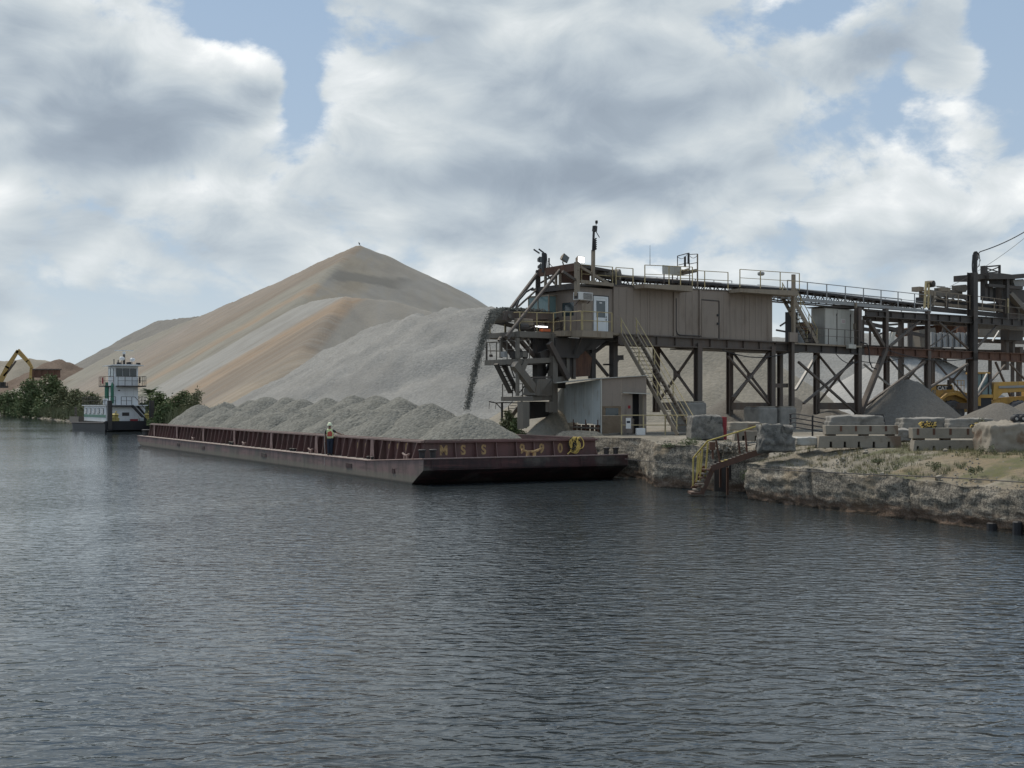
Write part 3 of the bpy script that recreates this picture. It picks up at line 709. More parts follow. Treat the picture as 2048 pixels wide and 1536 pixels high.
# floor deck as plates
xs = [X(1236)+i*2.2 for i in range(12)]
for i in range(11):
    mb = MB(); mb.box(xs[i], xs[i+1]-.02, -.22 if i > 1 else .02, WD, 8.03, 8.085); part('deck_plate', mb, M['steel'], gt)
mb = MB(); mb.box(X(1400), X(1605), .3, 2.6, 7.42, 7.50); part('cable_tray', mb, M['dark'], gt)
# hanging cables
def sag(a, b, d, n=14): a = Vector(a); b = Vector(b); return [a.lerp(b, i/n)-Vector((0, 0, d*4*(i/n)*(1-i/n))) for i in range(n+1)]
for a, b, d, r in ((P(1445, 700, -.2), P(1590, 700, -.2), .5, .035), (P(1672, 708, -.2), P(1718, 722, -.2), .4, .03), (P(1722, 722, -.2), P(1800, 716, -.2), .25, .03), (P(1775, 700, -.3), P(1945, 716, -.3), .45, .035), (P(1950, 640, -.3), P(1980, 628, -.3), .1, .03)):
    mb = MB(); mb.tube(sag(a, b, d), r, 5); part('cable', mb, M['belt'], gt)
mb = MB(); mb.tube([P(1722, 684, -.3), P(1734, 688, -.3), P(1738, 700, -.3), P(1739, 722, -.3), P(1744, 735, -.3), P(1753, 738, -.3)], .05, 6); part('cable', mb, M['belt'], gt)

# railings: rails as one mesh, every post a sub-part
def rail(parent, pts, h=1.05, step=1.6, r=.028, mat='yellow', mid=True, toe=False, name='railing', rp=None):
    pts = [Vector(p) for p in pts]; mb = MB(); up = Vector((0, 0, h))
    mb.tube([p+up for p in pts], r, 6)
    if mid: mb.tube([p+up*.52 for p in pts], r*.8, 6)
    if toe:
        for a, b in zip(pts[:-1], pts[1:]): mb.beam(a+Vector((0, 0, .07)), b+Vector((0, 0, .07)), .012, .12)
    o = part(name, mb, M[mat], parent)
    rt = parent
    for a, b in zip(pts[:-1], pts[1:]):
        n = max(1, round((b-a).length/step))
        for i in range(n+(b is pts[-1])):
            q = a.lerp(b, i/n); mb = MB(); mb.beam(q, q+up, (rp or r*1.9), (rp or r*1.9))
            part('post', mb, M[mat], o)
    return o

# ------------------------------------------------------------------ control building (cabin end and long clad enclosure)
XA, XB = X(1155), X(1545)                    # near corner and right end
cb = thing('control_building', 'long windowless brown metal building on the gantry with a white door at its cabin end', 'building', G, ((XA+XB)/2, 1.8, 8.09))
def ztop(x): return np.interp(x, [XA, X(1215), XB, XB+2], [10.75, 10.93, 11.38, 11.45])
bay = [XA, X(1227), X(1300), X(1348), X(1399), X(1438), X(1490), XB]
for i, (a, b) in enumerate(zip(bay[:-1], bay[1:])):
    mb = MB()
    if i == 0:
        d0, d1 = X(1186.5), X(1216.5)
        zt = float(ztop(a))
        mb.box(a, d0, .0, .1, 8.09, zt); mb.box(d1, b-.03, .0, .1, 8.09, zt); mb.box(d0, d1, .0, .1, 10.28, zt)
    elif i == 4:
        mb.prism([(a, 8.09), (b-.01, 8.09), (b-.01, 10.55), (a, 10.55)], .03, .1); mb.prism([(a, 10.56), (b-.01, 10.56), (b-.01, float(ztop(b))), (a, float(ztop(a)))], .0, .1)
    else: mb.prism([(a, 8.09), (b-.03, 8.09), (b-.03, float(ztop(b))), (a, float(ztop(a)))], .0, .1)
    # shallow vertical pans in the cladding
    if i not in (0, 4):
        x = a+.45
        while x < b-.2:
            mb.box(x, x+.045, -.012, .001, 8.15, float(ztop(a))-.08); x += .62
    part('wall_panel', mb, M['tan'], cb)
mb = MB(); mb.box(XB-.02, XB+.06, .1, WD, 8.09, 11.38); mb.box(XA, XB, WD-.08, WD, 8.09, 10.9); part('wall_panel', mb, M['tan'], cb)
for px in (1227, 1348, 1399):
    mb = MB(); mb.box(X(px)-.09, X(px)+.06, -.10, 0, 8.09, float(ztop(X(px)))); part('corner_trim', mb, M['tan'], cb)
for px, z0 in ((1438, 8.1),):
    mb = MB(); mb.box(X(px)-.03, X(px)+.03, -.03, .0, z0, 10.55); mb.box(X(1399), X(1438), -.03, 0, 10.53, 10.59); part('door_frame', mb, M['dark'], cb)
mb = MB(); mb.box(X(1403), X(1436.5), -.012, .028, 8.14, 10.51); sd_ = part('door', mb, M['tan'], cb, 'flush brown service door')
for z in (9.0, 9.55):
    mb = MB(); mb.box(X(1436)-.14, X(1436)-.02, -.09, -.013, z, z+.14); part('hinge', mb, M['black'], sd_)
mb = MB(); mb.tube([(X(1350), -.1, 10.5), (X(1350), -.1, 8.5), (X(1352.5), -.1, 8.25), (X(1358), -.1, 8.2), (X(1400), -.1, 8.2)], .04, 6); part('conduit', mb, M['dark'], cb)
# end face (cabin), from the near corner going back and left
mb = MB()
def ey(px): # y on the end face seen at px
    k = (px-1024)/F; return (k*(G.o[1]+XA*G.v[1])-G.o[0]-XA*G.v[0])/(G.u[0]-k*G.u[1])
y1, y2, y3, y4 = ey(1147.5), ey(1124), ey(1113), ey(1072)
mb.box(XA, XA+.1, 0.1, y1, 8.09, 10.68); mb.box(XA, XA+.1, y2, y3, 8.09, 10.62); mb.box(XA, XA+.1, y1, y2, 8.09, 9.05); mb.box(XA, XA+.1, y1, y2, 9.85, 10.64)
mb.box(XA, XA+.1, y3, WD, 8.09, 8.95); mb.box(XA, XA+.1, y3, WD, 10.25, 10.55)
part('wall_panel', mb, M['tan'], cb)
mb = MB(); mb.box(XA+.02, XA+.05, y1, y2, 9.05, 9.85); part('window', mb, M['glass'], cb)
# projecting glazed bay
o_ = MB(); xo = XA-.62
o_.box(xo, XA, y3, y3+.05, 8.9, 8.98); 
o_.box(xo-.03, XA-.002, y3-.04, y4+.04, 8.80, 8.88); o_.box(xo-.03, XA-.002, y3-.04, y4+.04, 10.27, 10.36)
for yy in (y3-.02, (y3+y4)/2, y4-.06): o_.box(xo-.02, xo+.05, yy, yy+.07, 8.88, 10.27)
o_.box(XA-.06, XA-.002, y3-.02, y3+.04, 8.88, 10.27)
fr_ = part('bay_window', o_, M['tan2'], cb)
for q0, q1 in ((y3+.05, (y3+y4)/2), ((y3+y4)/2+.07, y4-.06)):
    mb = MB(); mb.box(xo, xo+.02, q0, q1, 8.88, 10.27); part('pane', mb, M['glassg'], fr_)
mb = MB(); mb.box(xo+.05, XA-.06, y3, y3+.02, 8.88, 10.27); part('pane', mb, M['glassg'], fr_)
# white door
d0, d1 = X(1188), X(1215.5)
fr = MB(); fr.box(d0-.05, d0+.07, -.04, .0, 8.09, 10.26); fr.box(d1-.12, d1, -.04, .0, 8.09, 10.26); fr.box(d0+.07, d1-.12, -.04, .0, 10.14, 10.26)
part('door_frame', fr, M['door'], cb)
mb = MB(); mb.box(d1, d1+.07, -.03, .0, 8.09, 10.32); mb.box(d0-.06, d1, -.03, .0, 10.262, 10.32); part('door_jamb', mb, M['black'], cb)
mb = MB(); a, b = d0+.07, d1-.12
mb.box(a, b, -.02, .02, 8.1, 9.0); mb.box(a, a+.1, -.02, .02, 9.0, 10.14); mb.box(b-.1, b, -.02, .02, 9.0, 10.14); mb.box(a+.1, b-.1, -.02, .02, 10.0, 10.14)
dr = part('door', mb, M['door'], cb, 'white half glazed door')
mb = MB(); mb.box(a+.1, b-.1, -.005, .005, 9.0, 10.0); part('pane', mb, M['glass'], dr)
mb = MB(); mb.box((a+b)/2-.1, (a+b)/2+.1, -.015, -.006, 9.84, 9.92); part('sticker', mb, M['sign'], dr)
for z in (9.05, 8.88):
    mb = MB(); mb.lathe((b-.05, -.02, z), [(.03, 0), (.035, .03), (.02, .06)], (0, -1, 0), 8); part('handle', mb, M['black'], dr)
# roof slab and the overhanging edge beam
mb = MB(); 
mb.prism([(XA-.35, 10.72), (X(1227), 10.93), (X(1227), 11.02), (XA-.35, 10.86)], -.25, WD+.1); part('roof', mb, M['dark'], cb)
mb = MB(); mb.prism([(X(1227), 10.935), (XB+.3, 11.38), (XB+.3, 11.46), (X(1227), 11.02)], -.04, WD); part('roof', mb, M['steel'], cb)
# overhanging catwalk boxes on the roof edge
for p0, p1, dz_ in ((1266, 1361, .0), (1456, 1572, .0)):
    a, b = X(p0), X(p1); mb = MB(); za = float(ztop(a)); zb = float(ztop(b))
    mb.prism([(a, za-.12), (b, zb-.22), (b, zb+.14), (a, za+.12)], -1.05, -.045); part('catwalk', mb, M['tan2'], cb)
# top deck of the building as a rail-lined walkway
top = [(X(p), -.02 if not (1266 <= p <= 1361 or p >= 1456) else -1.0, float(ztop(X(p)))+.1) for p in (1232, 1266)]
rail(cb, [(X(1232), .0, 10.98), (X(1266), .0, 11.02)], 1.1, 1.4, .025)
rail(cb, [(X(1266), -1.0, 11.1), (X(1361), -1.0, 11.28)], 1.15, 1.9, .025)
rail(cb, [(X(1361), .0, 11.2), (X(1456), .0, 11.34)], 1.15, 1.9, .025)
rail(cb, [(X(1456), -1.0, 11.46), (X(1575), -1.0, 11.62)], 1.15, 1.9, .025)
rail(cb, [(X(1170), .3, 10.95), (X(1232), .3, 10.98)], 1.15, 2.0, .025)
rail(cb, [(X(1270), WD-.1, 11.0), (XB, WD-.1, 11.4)], 1.1, 2.0, .022, 'grey')

# air conditioner
a = X(1159); ac = thing('air_conditioner', 'white window air conditioner on the brown wall, left of the white door', 'air conditioner', G, (a+.4, -.3, 9.9))
x0, x1 = X(1158, -.5), X(1186, -.5)
mb = MB(); mb.box(x0, x1, -.5, .0, 9.92, 10.38); part('casing', mb, M['sign'], ac, bevel=.02)
mb = MB(); 
for i in range(7): mb.box(x0+.35, x1-.06, -.52, -.501, 9.97+i*.055, 9.995+i*.055)
part('grille', mb, M['dark'], ac)
mb = MB()
for i in range(6): mb.box(x0-.02, x0-.001, -.42+i*.06, -.39+i*.06, 9.98, 10.3)
part('vent', mb, M['dark'], ac)
for xx in (x0+.1, x1-.2): 
    mb = MB(); mb.beam((xx, -.45, 9.9), (xx, -.02, 9.6), .04); part('bracket', mb, M['steel'], ac)

# landing and walkway round the cabin end
lp = thing('landing_platform', 'tan steel walkway with handrails wrapping round the cabin and its white door', 'walkway', G, (X(1190), -.6, 8.09))
LX0, LX1 = X(1165, -1.3), X(1226, -1.3)
mb = MB(); mb.box(LX0, LX1, -1.3, -.12, 7.72, 8.09); part('landing', mb, M['tan2'], lp)
mb = MB(); mb.box(XA-1.35, XA-.02, -.35, WD+1.0, 7.78, 8.09); mb.box(XA-.018, LX0-.01, -.35, -.12, 7.78, 8.09); part('walkway', mb, M['tan2'], lp)
BX0 = BX1 = X(1037, .7)
mb = MB(); mb.box(BX0, XA-1.37, .6, 1.0, 7.66, 8.0); mb.box(BX1, XA-1.37, WD-.4, WD, 7.66, 8.0)
mb.box(BX0, BX0+.25, 1.0, WD-.4, 7.68, 7.98)
for i in range(3): mb.box(XA-4.0+i*1.0, XA-3.8+i*1.0, 1.0, WD-.4, 7.7, 7.9)
part('boom_deck', mb, M['dusty'], lp)
rail(lp, [(LX0+.05, -1.25, 8.09), (LX1-.05, -1.25, 8.09)], 1.1, 1.3, .028)
rail(lp, [(XA-1.3, -.3, 8.09), (LX0, -.3, 8.09), (LX0+.02, -1.2, 8.09)], 1.1, 1.2, .028)
rail(lp, [(BX0+.1, 3.4, 8.0), (BX0+.1, .7, 8.0), (XA-1.35, .6, 8.05), (XA-1.32, -.3, 8.09)], 1.1, 1.6, .026)
rail(lp, [(BX1+.1, WD-.2, 8.0), (XA-1.35, WD-.2, 8.0)], 1.1, 1.6, .024)
mb = MB()
gx = LX0+.12
mb.box(gx, gx+.75, -1.16, -1.13, 8.12, 9.65); part('gate_panel', mb, M['tan2'], lp)
# knee frame and hopper plate under the cabin
mb = MB(); mb.prism([(XA-1.3, 7.77), (X(1226), 7.70), (X(1200), 7.1), (XA+.1, 6.95), (XA-.8, 7.3)], .5, 2.9); part('underside_plate', mb, M['dark'], lp)
brace(P(1166, 664, -.3), P(1150, 708, .2), .14, 'dark', lp)

# ------------------------------------------------------------------ head frame over the cabin with its struts
hf = thing('head_frame', 'dark latticed steel frame over the cabin with long struts down to the belt head', 'steel frame', G, (XA-.5, 1.5, 10.9))
def E(px, py, xx=XA-.3):                      # point on the upright plane x = xx (end face direction)
    k = (px-1024)/F; y = (k*(G.o[1]+xx*G.v[1])-G.o[0]-xx*G.v[0])/(G.u[0]-k*G.u[1])
    Y = G.o[1]+xx*G.v[1]+y*G.u[1]; return Vector((xx, y, CH-(py-HY)/F*Y))
mb = MB(); mb.beam(E(1156, 533), E(1078, 546), .14, .46); part('beam', mb, M['rust'], hf)
mb = MB(); mb.beam(E(1156, 571), E(1078, 580), .14, .34); part('beam', mb, M['dark'], hf)
mb = MB(); mb.beam(P(1154, 524, -.25), P(1154, 592, -.25), .24, .24); part('post', mb, M['tan2'], hf)
for p in (1076, 1091, 1112, 1120):
    mb = MB(); mb.beam(E(p, 542), E(p, 574), .14 if p > 1080 else .3, .12); part('post', mb, M['tan2' if p > 1080 else 'dark'], hf)
mb = MB(); mb.beam(E(1076, 540), E(1073, 655), .18, .18); part('post', mb, M['dark'], hf)
for a, b in (((1094, 549), (1110, 568)), ((1110, 549), (1081, 566)), ((1126, 546), (1150, 562))):
    mb = MB(); mb.beam(E(*a), E(*b), .10, .08); part('brace', mb, M['steel'], hf)
for a, b, m in (((1159, 533), (1224, 572), 'tan2'), ((1125, 543), (1150, 560), 'steel')):
    mb = MB(); mb.beam(P(*a, -.2), P(*b, -.2), .15, .15); part('brace', mb, M[m], hf)
mb = MB(); mb.prism([(P(1156, 527, .3).x, P(1156, 527, .3).z), (P(1232, 541, .3).x, P(1232, 541, .3).z), (P(1232, 546, .3).x, P(1232, 546, .3).z), (P(1156, 533, .3).x, P(1156, 533, .3).z)], .3, 2.6); part('roof_sheet', mb, M['dark'], hf)
mb = MB(); a, b = P(1160, 563, -.3), P(1226, 570, -.3); mb.beam(a, b, .16, .2); part('beam', mb, M['tan2'], hf)
mb = MB(); mb.prism([(P(1124, 543, 1.2).x, P(1124, 543, 1.2).z), (P(1180, 540, 1.2).x, P(1180, 540, 1.2).z), (P(1180, 566, 1.2).x, P(1180, 566, 1.2).z), (P(1124, 566, 1.2).x, P(1124, 566, 1.2).z)], 1.2, 1.3); part('belt_guard', mb, M['rust'], hf)
# struts to the boom head
for a, b, r, y0, y1_ in (((1120, 540), (1012, 674), .10, .2, .5), ((1076, 546), (1022, 617), .12, 2.6, 3.0), ((1073, 580), (1031, 618), .06, 2.4, 2.6)):
    mb = MB(); mb.tube([E(a[0], a[1], XA-.3), P(b[0], b[1], y1_)], r, 8); part('strut', mb, M['steel'], hf)
mb = MB(); mb.tube([P(1066, 576, 2.4), P(1052, 584, 2.4), P(1038, 600, 2.4), P(1031, 618, 2.4)], .06, 6); part('hose', mb, M['belt'], hf)

# lights, mast and antennas on the roof
def flood(px, py, y, lit, lb, tilt=0, w=.55, h=.42, mat='tan2', yaw=0):
    c = P(px, py, y); t = thing('floodlight', lb, 'floodlight', G, (c.x, y, c.z-h), 'floodlights on the gantry roof')
    rot = Matrix.Rotation(tilt, 3, 'Y')@Matrix.Rotation(yaw, 3, 'Z')
    def bx(a, b, c2, d, e, f, nm, m):
        mb = MB(); mb.box(a, b, c2, d, e, f); mb.v = [tuple(c+rot@Vector(v)) for v in mb.v]; return part(nm, mb, M[m], t)
    mb = MB(); mb.add([(-w/2,-.14,-h/2),(w/2,-.14,-h/2),(w/2,-.14,h/2),(-w/2,-.14,h/2),(-w*.28,.18,-h*.25),(w*.28,.18,-h*.25),(w*.28,.18,h*.25),(-w*.28,.18,h*.25)], [(0,4,5,1),(1,5,6,2),(2,6,7,3),(3,7,4,0),(4,7,6,5),(0,1,2,3)])
    mb.v = [tuple(c+rot@Vector(v)) for v in mb.v]; part('housing', mb, M[mat], t)
    bx(-w/2+.04, w/2-.04, -.16, -.141, -h/2+.04, h/2-.04, 'lens', 'lamp' if lit else 'glass')
    mb = MB(); mb.tube([c+rot@Vector((0, .02, -h/2)), Vector((c.x, c.y, c.z-h/2-.3))], .04, 6); part('bracket', mb, M['steel'], t)
    return t
flood(1159, 520, 0.0, True, 'lit white floodlight above the corner of the cabin')
flood(1128, 517, 1.6, False, 'tan floodlight tipped back on the cabin roof, seen from behind', R(28), .5, .42)
flood(1082, 520, 3.3, False, 'black box floodlight at the left end of the head frame', 0, .5, .36, 'black')
flood(1082, 534, 3.4, False, 'round dark floodlight facing down at the left end of the head frame', R(180), .45, .3, 'dark')
mb = MB(); a = E(1088, 506); mb.beam(E(1088, 545), E(1088, 506), .2, .2); mb.tube([a, a+Vector((-.2, .25, .25))], .05, 5); mb.tube([a+Vector((-.1, .3, 0)), a+Vector((-.3, .6, .25))], .05, 5)
mb.tube([E(1095, 545), E(1093, 508)], .03, 5); mb.tube([E(1098, 540), E(1098, 516)], .05, 5)
solo('antenna_bracket', mb, M['black'], 'black bracket with stubby antennas at the left end of the head frame', 'antenna', fr=G, at_=tuple(E(1088, 545)))
mb = MB(); mb.tube(sag(E(1096, 522), P(1124, 531, 1.5), .3), .02, 5); solo('wire', mb, M['black'], 'slack black wire between the roof floodlights', 'wire', fr=G, at_=tuple(E(1096, 522)))
ms = thing('camera_mast', 'tall tan post with black antenna and camera boxes on the cabin roof', 'mast', G, tuple(P(1186, 566, -.3)))
mb = MB(); mb.beam(P(1186, 566, -.3), P(1186.5, 500, -.3), .17, .17); part('post', mb, M['tan2'], ms)
mb = MB(); mb.beam(P(1186, 502, -.36), P(1188, 452, -.36), .10, .10); part('upper_post', mb, M['black'], ms)
mb = MB(); mb.beam(P(1190, 500, -.42), P(1189, 478, -.42), .13, .12)
for i in range(6): mb.box(P(1191, 497-i*4, -.42).x, P(1192.5, 497, -.42).x, -.47, -.37, P(1191, 498-i*4, -.42).z, P(1191, 496-i*4, -.42).z)
part('antenna', mb, M['black'], ms)
mb = MB(); mb.beam(P(1189, 463, -.36), P(1190, 452, -.36), .22, .2); part('camera_box', mb, M['black'], ms)
mb = MB(); mb.tube([P(1192, 452, -.36), P(1192.5, 447, -.36)], .02, 5); mb.lathe(P(1193, 447.5, -.36), [(.05, 0), (.08, .03), (.08, .17), (.05, .2)], (0, 0, 1), 8); part('lamp', mb, M['black'], ms)
mb = MB(); mb.tube([P(1192, 463, -.36), P(1199, 475, -.36)], .025, 5); part('arm', mb, M['black'], ms)
for px, p0, p1, y, lb in ((1300, 531, 490, .1, 'thin whip antenna standing on the roof railing'),):
    mb = MB(); mb.tube([P(px, p0, y), P(px, p1, y)], .022, 5, .008); solo('whip_antenna', mb, M['dark'], lb, 'antenna', fr=G, at_=tuple(P(px, p0, y)))
sb = thing('roof_sign_board', 'blank pale board standing on the gantry roof', 'board', G, tuple(P(1342, 548, 1.0)))
mb = MB(); mb.beam(P(1325, 539, 1.0), P(1362, 542, 1.0), .05, .56); part('panel', mb, M['tin2'], sb)
for px in (1328, 1345): 
    mb = MB(); mb.beam(P(px, 536, 1.06), P(px, 566, 1.06), .06, .06); part('leg', mb, M['steel'], sb)
rg = thing('roof_gantry', 'square pipe frame with two hanging black bars over the gantry roof', 'pipe frame', G, tuple(P(1375, 575, .2)))
for a, b, y0, y1_, r, m in (((1355, 512), (1355, 560), 1.4, 1.4, .03, 'dark'), ((1395, 508), (1395, 585), .2, .2, .05, 'tan2'), ((1378, 506), (1380, 580), .2, .2, .035, 'dark'), ((1355, 512), (1378, 506), 1.4, .2, .03, 'dark'),
                  ((1378, 509), (1395, 508), .2, .2, .025, 'dark'), ((1378, 528), (1395, 525), .2, .2, .025, 'dark'), ((1357, 530), (1374, 526), 1.4, .2, .025, 'dark')):
    mb = MB(); mb.tube([P(*a, y0), P(*b, y1_)], r, 6); part('post', mb, M[m], rg)
for a, b, y in (((1377, 506), (1377, 528), .1), ((1370, 513), (1370, 534), .5)):
    mb = MB(); mb.beam(P(*a, y), P(*b, y), .10, .10); part('bar', mb, M['black'], rg)
mb = MB(); mb.beam(P(1356, 549, 1.5), P(1393, 541, .1), .16, .2); mb.beam(P(1356, 545, 1.5), P(1378, 538, .1), .14, .1); part('beam', mb, M['tan2'], rg)
for a, b in (((1356, 514), (1374, 509)), ((1379, 511), (1395, 510))):
    mb = MB(); mb.tube(sag(P(*a, .8), P(*b, .2), .18), .018, 5); part('wire', mb, M['black'], rg)
t = thing('roof_lamp', 'small round lamp on a bent pipe above the right end of the brown building', 'lamp', G, tuple(P(1521, 580, -.2)))
mb = MB(); mb.tube([P(1521, 583, -.2), P(1521, 552, -.2)], .035, 6); part('pole', mb, M['steel'], t)
mb = MB(); mb.lathe(P(1522, 551, -.2), [(.17, 0), (.24, .08), (.23, .2), (.1, .26)], (0, 0, 1), 12); part('lamp_head', mb, M['grey'], t)

# ------------------------------------------------------------------ the belt conveyor running along the roof to the right
cv = thing('belt_conveyor', 'long covered belt conveyor on a light lattice truss running right from the cabin roof', 'conveyor', G, (X(1500), 1.9, 11.6))
CY0, CY1 = 1.25, 2.45
def cz(px, top):                              # belt cover line and lower chord line read off the photo
    return P(px, np.interp(px, [1150, 1210, 1265, 1520, 1600, 1860, 2060], [530, 540, 549, 568, 574, 606, 630] if top else [560, 565, 577, 592, 602, 622, 643]), CY0).z
pxs = list(range(1215, 1861, 15))
mb = MB()
for y in (CY0, CY1):
    for top in (True, False):
        for a, b in zip(pxs[:-1], pxs[1:]):
            d = -.28 if top else .05
            mb.beam((X(a, CY0), y, cz(a, top)+d), (X(b, CY0), y, cz(b, top)+d), .07, .09)
part('truss_chord', mb, M['steel'], cv)
for i, (a, b) in enumerate(zip(pxs[:-1], pxs[1:])):
    for y in ((CY0, CY1) if i % 2 == 0 else (CY0, CY1)):
        mb = MB(); m_ = (a+b)/2
        mb.beam((X(a, CY0), y, cz(a, False)+.05), (X(m_, CY0), y, cz(m_, True)-.30), .045, .045); mb.beam((X(m_, CY0), y, cz(m_, True)-.30), (X(b, CY0), y, cz(b, False)+.05), .045, .045)
        part('lattice', mb, M['dark'], cv)
for i, px in enumerate(range(1240, 1850, 22)):
    mb = MB(); x = X(px, CY0); z = cz(px, True)-.22
    mb.tube([(x, CY0+.06, z+.03), (x, CY0+.4, z-.10), (x, CY1-.4, z-.10), (x, CY1-.06, z+.03)], .05, 6); part('idler', mb, M['steel'], cv)
# half-round belt covers
prev = None
seg = list(range(1236, 1862, 52))+[1860]
for a, b in zip(seg[:-1], seg[1:]):
    mb = MB(); vs = []; n = 8
    for k, px in ((0, a), (1, b-.6)):
        x = X(px, CY0); z = cz(px, True)-.20
        for j in range(n+1):
            t = math.pi*j/n; vs.append((x, (CY0+CY1)/2-math.cos(t)*.62, z+math.sin(t)*.17))
    mb.add(vs, [(j, j+1, n+2+j, n+1+j) for j in range(n)]); part('belt_cover', mb, M['dark'] if a < 1400 else M['grey'], cv, smooth=True, fix=False)
mb = MB()
for a, b in zip(pxs[:-1], pxs[1:]):
    for y, dz2 in (((CY0+CY1)/2, -.26),): mb.beam((X(a, CY0), y, cz(a, True)+dz2), (X(b, CY0), y, cz(b, True)+dz2), 1.05, .03)
    mb.beam((X(a, CY0), (CY0+CY1)/2, cz(a, False)+.26), (X(b, CY0), (CY0+CY1)/2, cz(b, False)+.26), .5, .02)
part('belt', mb, M['belt'], cv)
mb = MB()
for a, b in zip(pxs[:-1], pxs[1:]): mb.beam((X(a, CY0), CY0-.03, cz(a, True)-.25), (X(b, CY0), CY0-.03, cz(b, True)-.25), .02, .13)
part('skirt_board', mb, M['belt'], cv)
# walkway beside the belt, right of the building
zq = lambda px: P(px, np.interp(px, [1570, 1850], [597, 622]), .7).z
w0, w1 = X(1582), X(1868)
mb = MB(); mb.prism([(w0, zq(1582)-.14), (w1, zq(1850)-.16), (w1, zq(1850)+.06), (w0, zq(1582)+.1)], .25, .30); mb.prism([(w0, zq(1582)), (w1, zq(1850)), (w1, zq(1850)+.04), (w0, zq(1582)+.04)], .30, 1.2); part('walkway', mb, M['grey'], cv)
rail(cv, [(w0, .3, zq(1582)+.08), (w1, .3, zq(1850)+.06)], 1.15, 2.15, .03, 'grey')
rail(cv, [(w0, 2.9, zq(1582)), (w1, 2.9, zq(1850))], 1.1, 2.3, .025, 'grey')
mb = MB(); mb.box(w0, w1, 2.5, 3.0, zq(1582)-.05, zq(1582)); part('walkway', mb, M['steel'], cv)
# drive drums and motor near the cabin
for px, py, y, r, L in ((1241, 549, .15, .33, .6), (1224, 548, .35, .27, .5), (1213, 547, .5, .24, .5)):
    c = P(px, py, y); mb = MB(); mb.lathe(c, [(r*.3, -.05), (r*.45, 0), (r*.5, .001), (r*.95, .02), (r, .05), (r, L-.03), (r*.95, L)], (-.5, .85, 0), 18); part('drive_drum', mb, M['dusty'], cv)
mb = MB(); c = P(1241, 549, .6); mb.box(c.x-.25, c.x+.3, .8, 1.2, c.z-.62, c.z-.3); part('drum_mount', mb, M['dark'], cv)

# ------------------------------------------------------------------ boom and belt head at the left that throws the gravel
bh = thing('loading_boom', 'dusty conveyor head at the left tip of the gantry with gravel pouring off it', 'conveyor head', G, tuple(P(1012, 640, 2)))
for y in (1.3, 2.7):
    mb = MB(); mb.prism([(P(1008, 622, y).x, P(1008, 622, y).z), (XA-.7, 9.25), (XA-.7, 8.85), (P(1004, 634, y).x, P(1004, 640, y).z)], y-.05, y+.05); part('side_frame', mb, M['steel'], bh)
c = P(1002, 634, 2); HX, HZ = c.x, c.z
mb = MB(); mb.lathe((HX, 1.3, HZ), [(.12, -.12), (.12, 0), (.34, .001), (.34, 1.4), (.12, 1.401), (.12, 1.5)], (0, 1, 0), 18); part('head_pulley', mb, M['dusty'], bh)
mb = MB(); mb.lathe((HX+2.6, 1.3, 8.35), [(.08, -.1), (.2, 0), (.2, 1.4), (.08, 1.5)], (0, 1, 0), 14); part('return_pulley', mb, M['dusty'], bh)
mb = MB(); mb.prism([(HX, HZ+.34), (XA-.7, 9.32), (XA-.7, 9.29), (HX, HZ+.31)], 1.42, 2.58); mb.prism([(HX, HZ-.34), (HX+2.6, 8.17), (HX+2.6, 8.14), (HX, HZ-.37)], 1.42, 2.58); part('belt', mb, M['belt'], bh)
mb = MB(); mb.box(HX+.3, HX+1.4, .75, 1.2, HZ-.5, HZ-.12); part('gearbox', mb, M['tan2'], bh, bevel=.05)
mb = MB(); mb.lathe((HX+.6, .75, HZ-.62), [(.05, -.3), (.2, -.28), (.22, -.1), (.22, .3), (.1, .32)], (.8, 0, 0), 12); part('motor', mb, M['dark'], bh)
for i in range(7):
    mb = MB(); x = HX+.7+i*.8; mb.tube([(x, 1.35, HZ+.12), (x, 1.7, HZ-.02), (x, 2.3, HZ-.02), (x, 2.65, HZ+.12)], .06, 6); part('idler', mb, M['steel'], bh)
for i in range(5):
    x = HX+.9+i*1.05
    for y in (1.3, 2.7):
        mb = MB(); mb.beam((x, y, HZ-.1), (x, y, 7.9), .08, .08); part('support_leg', mb, M['steel'], bh)
for a, b in ((.9, 3), (3, 5)):
    mb = MB(); mb.beam((HX+a, 1.3, 8.0), (HX+b, 1.3, HZ-.1), .06); part('brace', mb, M['steel'], bh)
mb = MB(); mb.prism([(HX+3.2, 8.05), (XA-.9, 8.05), (XA-.9, 8.7), (HX+3.2, 8.6)], 1.0, 1.06); part('chute_plate', mb, M['dark'], bh)
mb = MB(); mb.box(XA-2.6, XA-1.7, .72, .78, 8.30, 8.36); part('tube_lamp', mb, M['lamp'], bh)
mb = MB(); mb.box(XA-2.1, XA-1.5, .7, 1.0, 8.06, 8.22); part('tool_box', mb, M['orange'], bh)
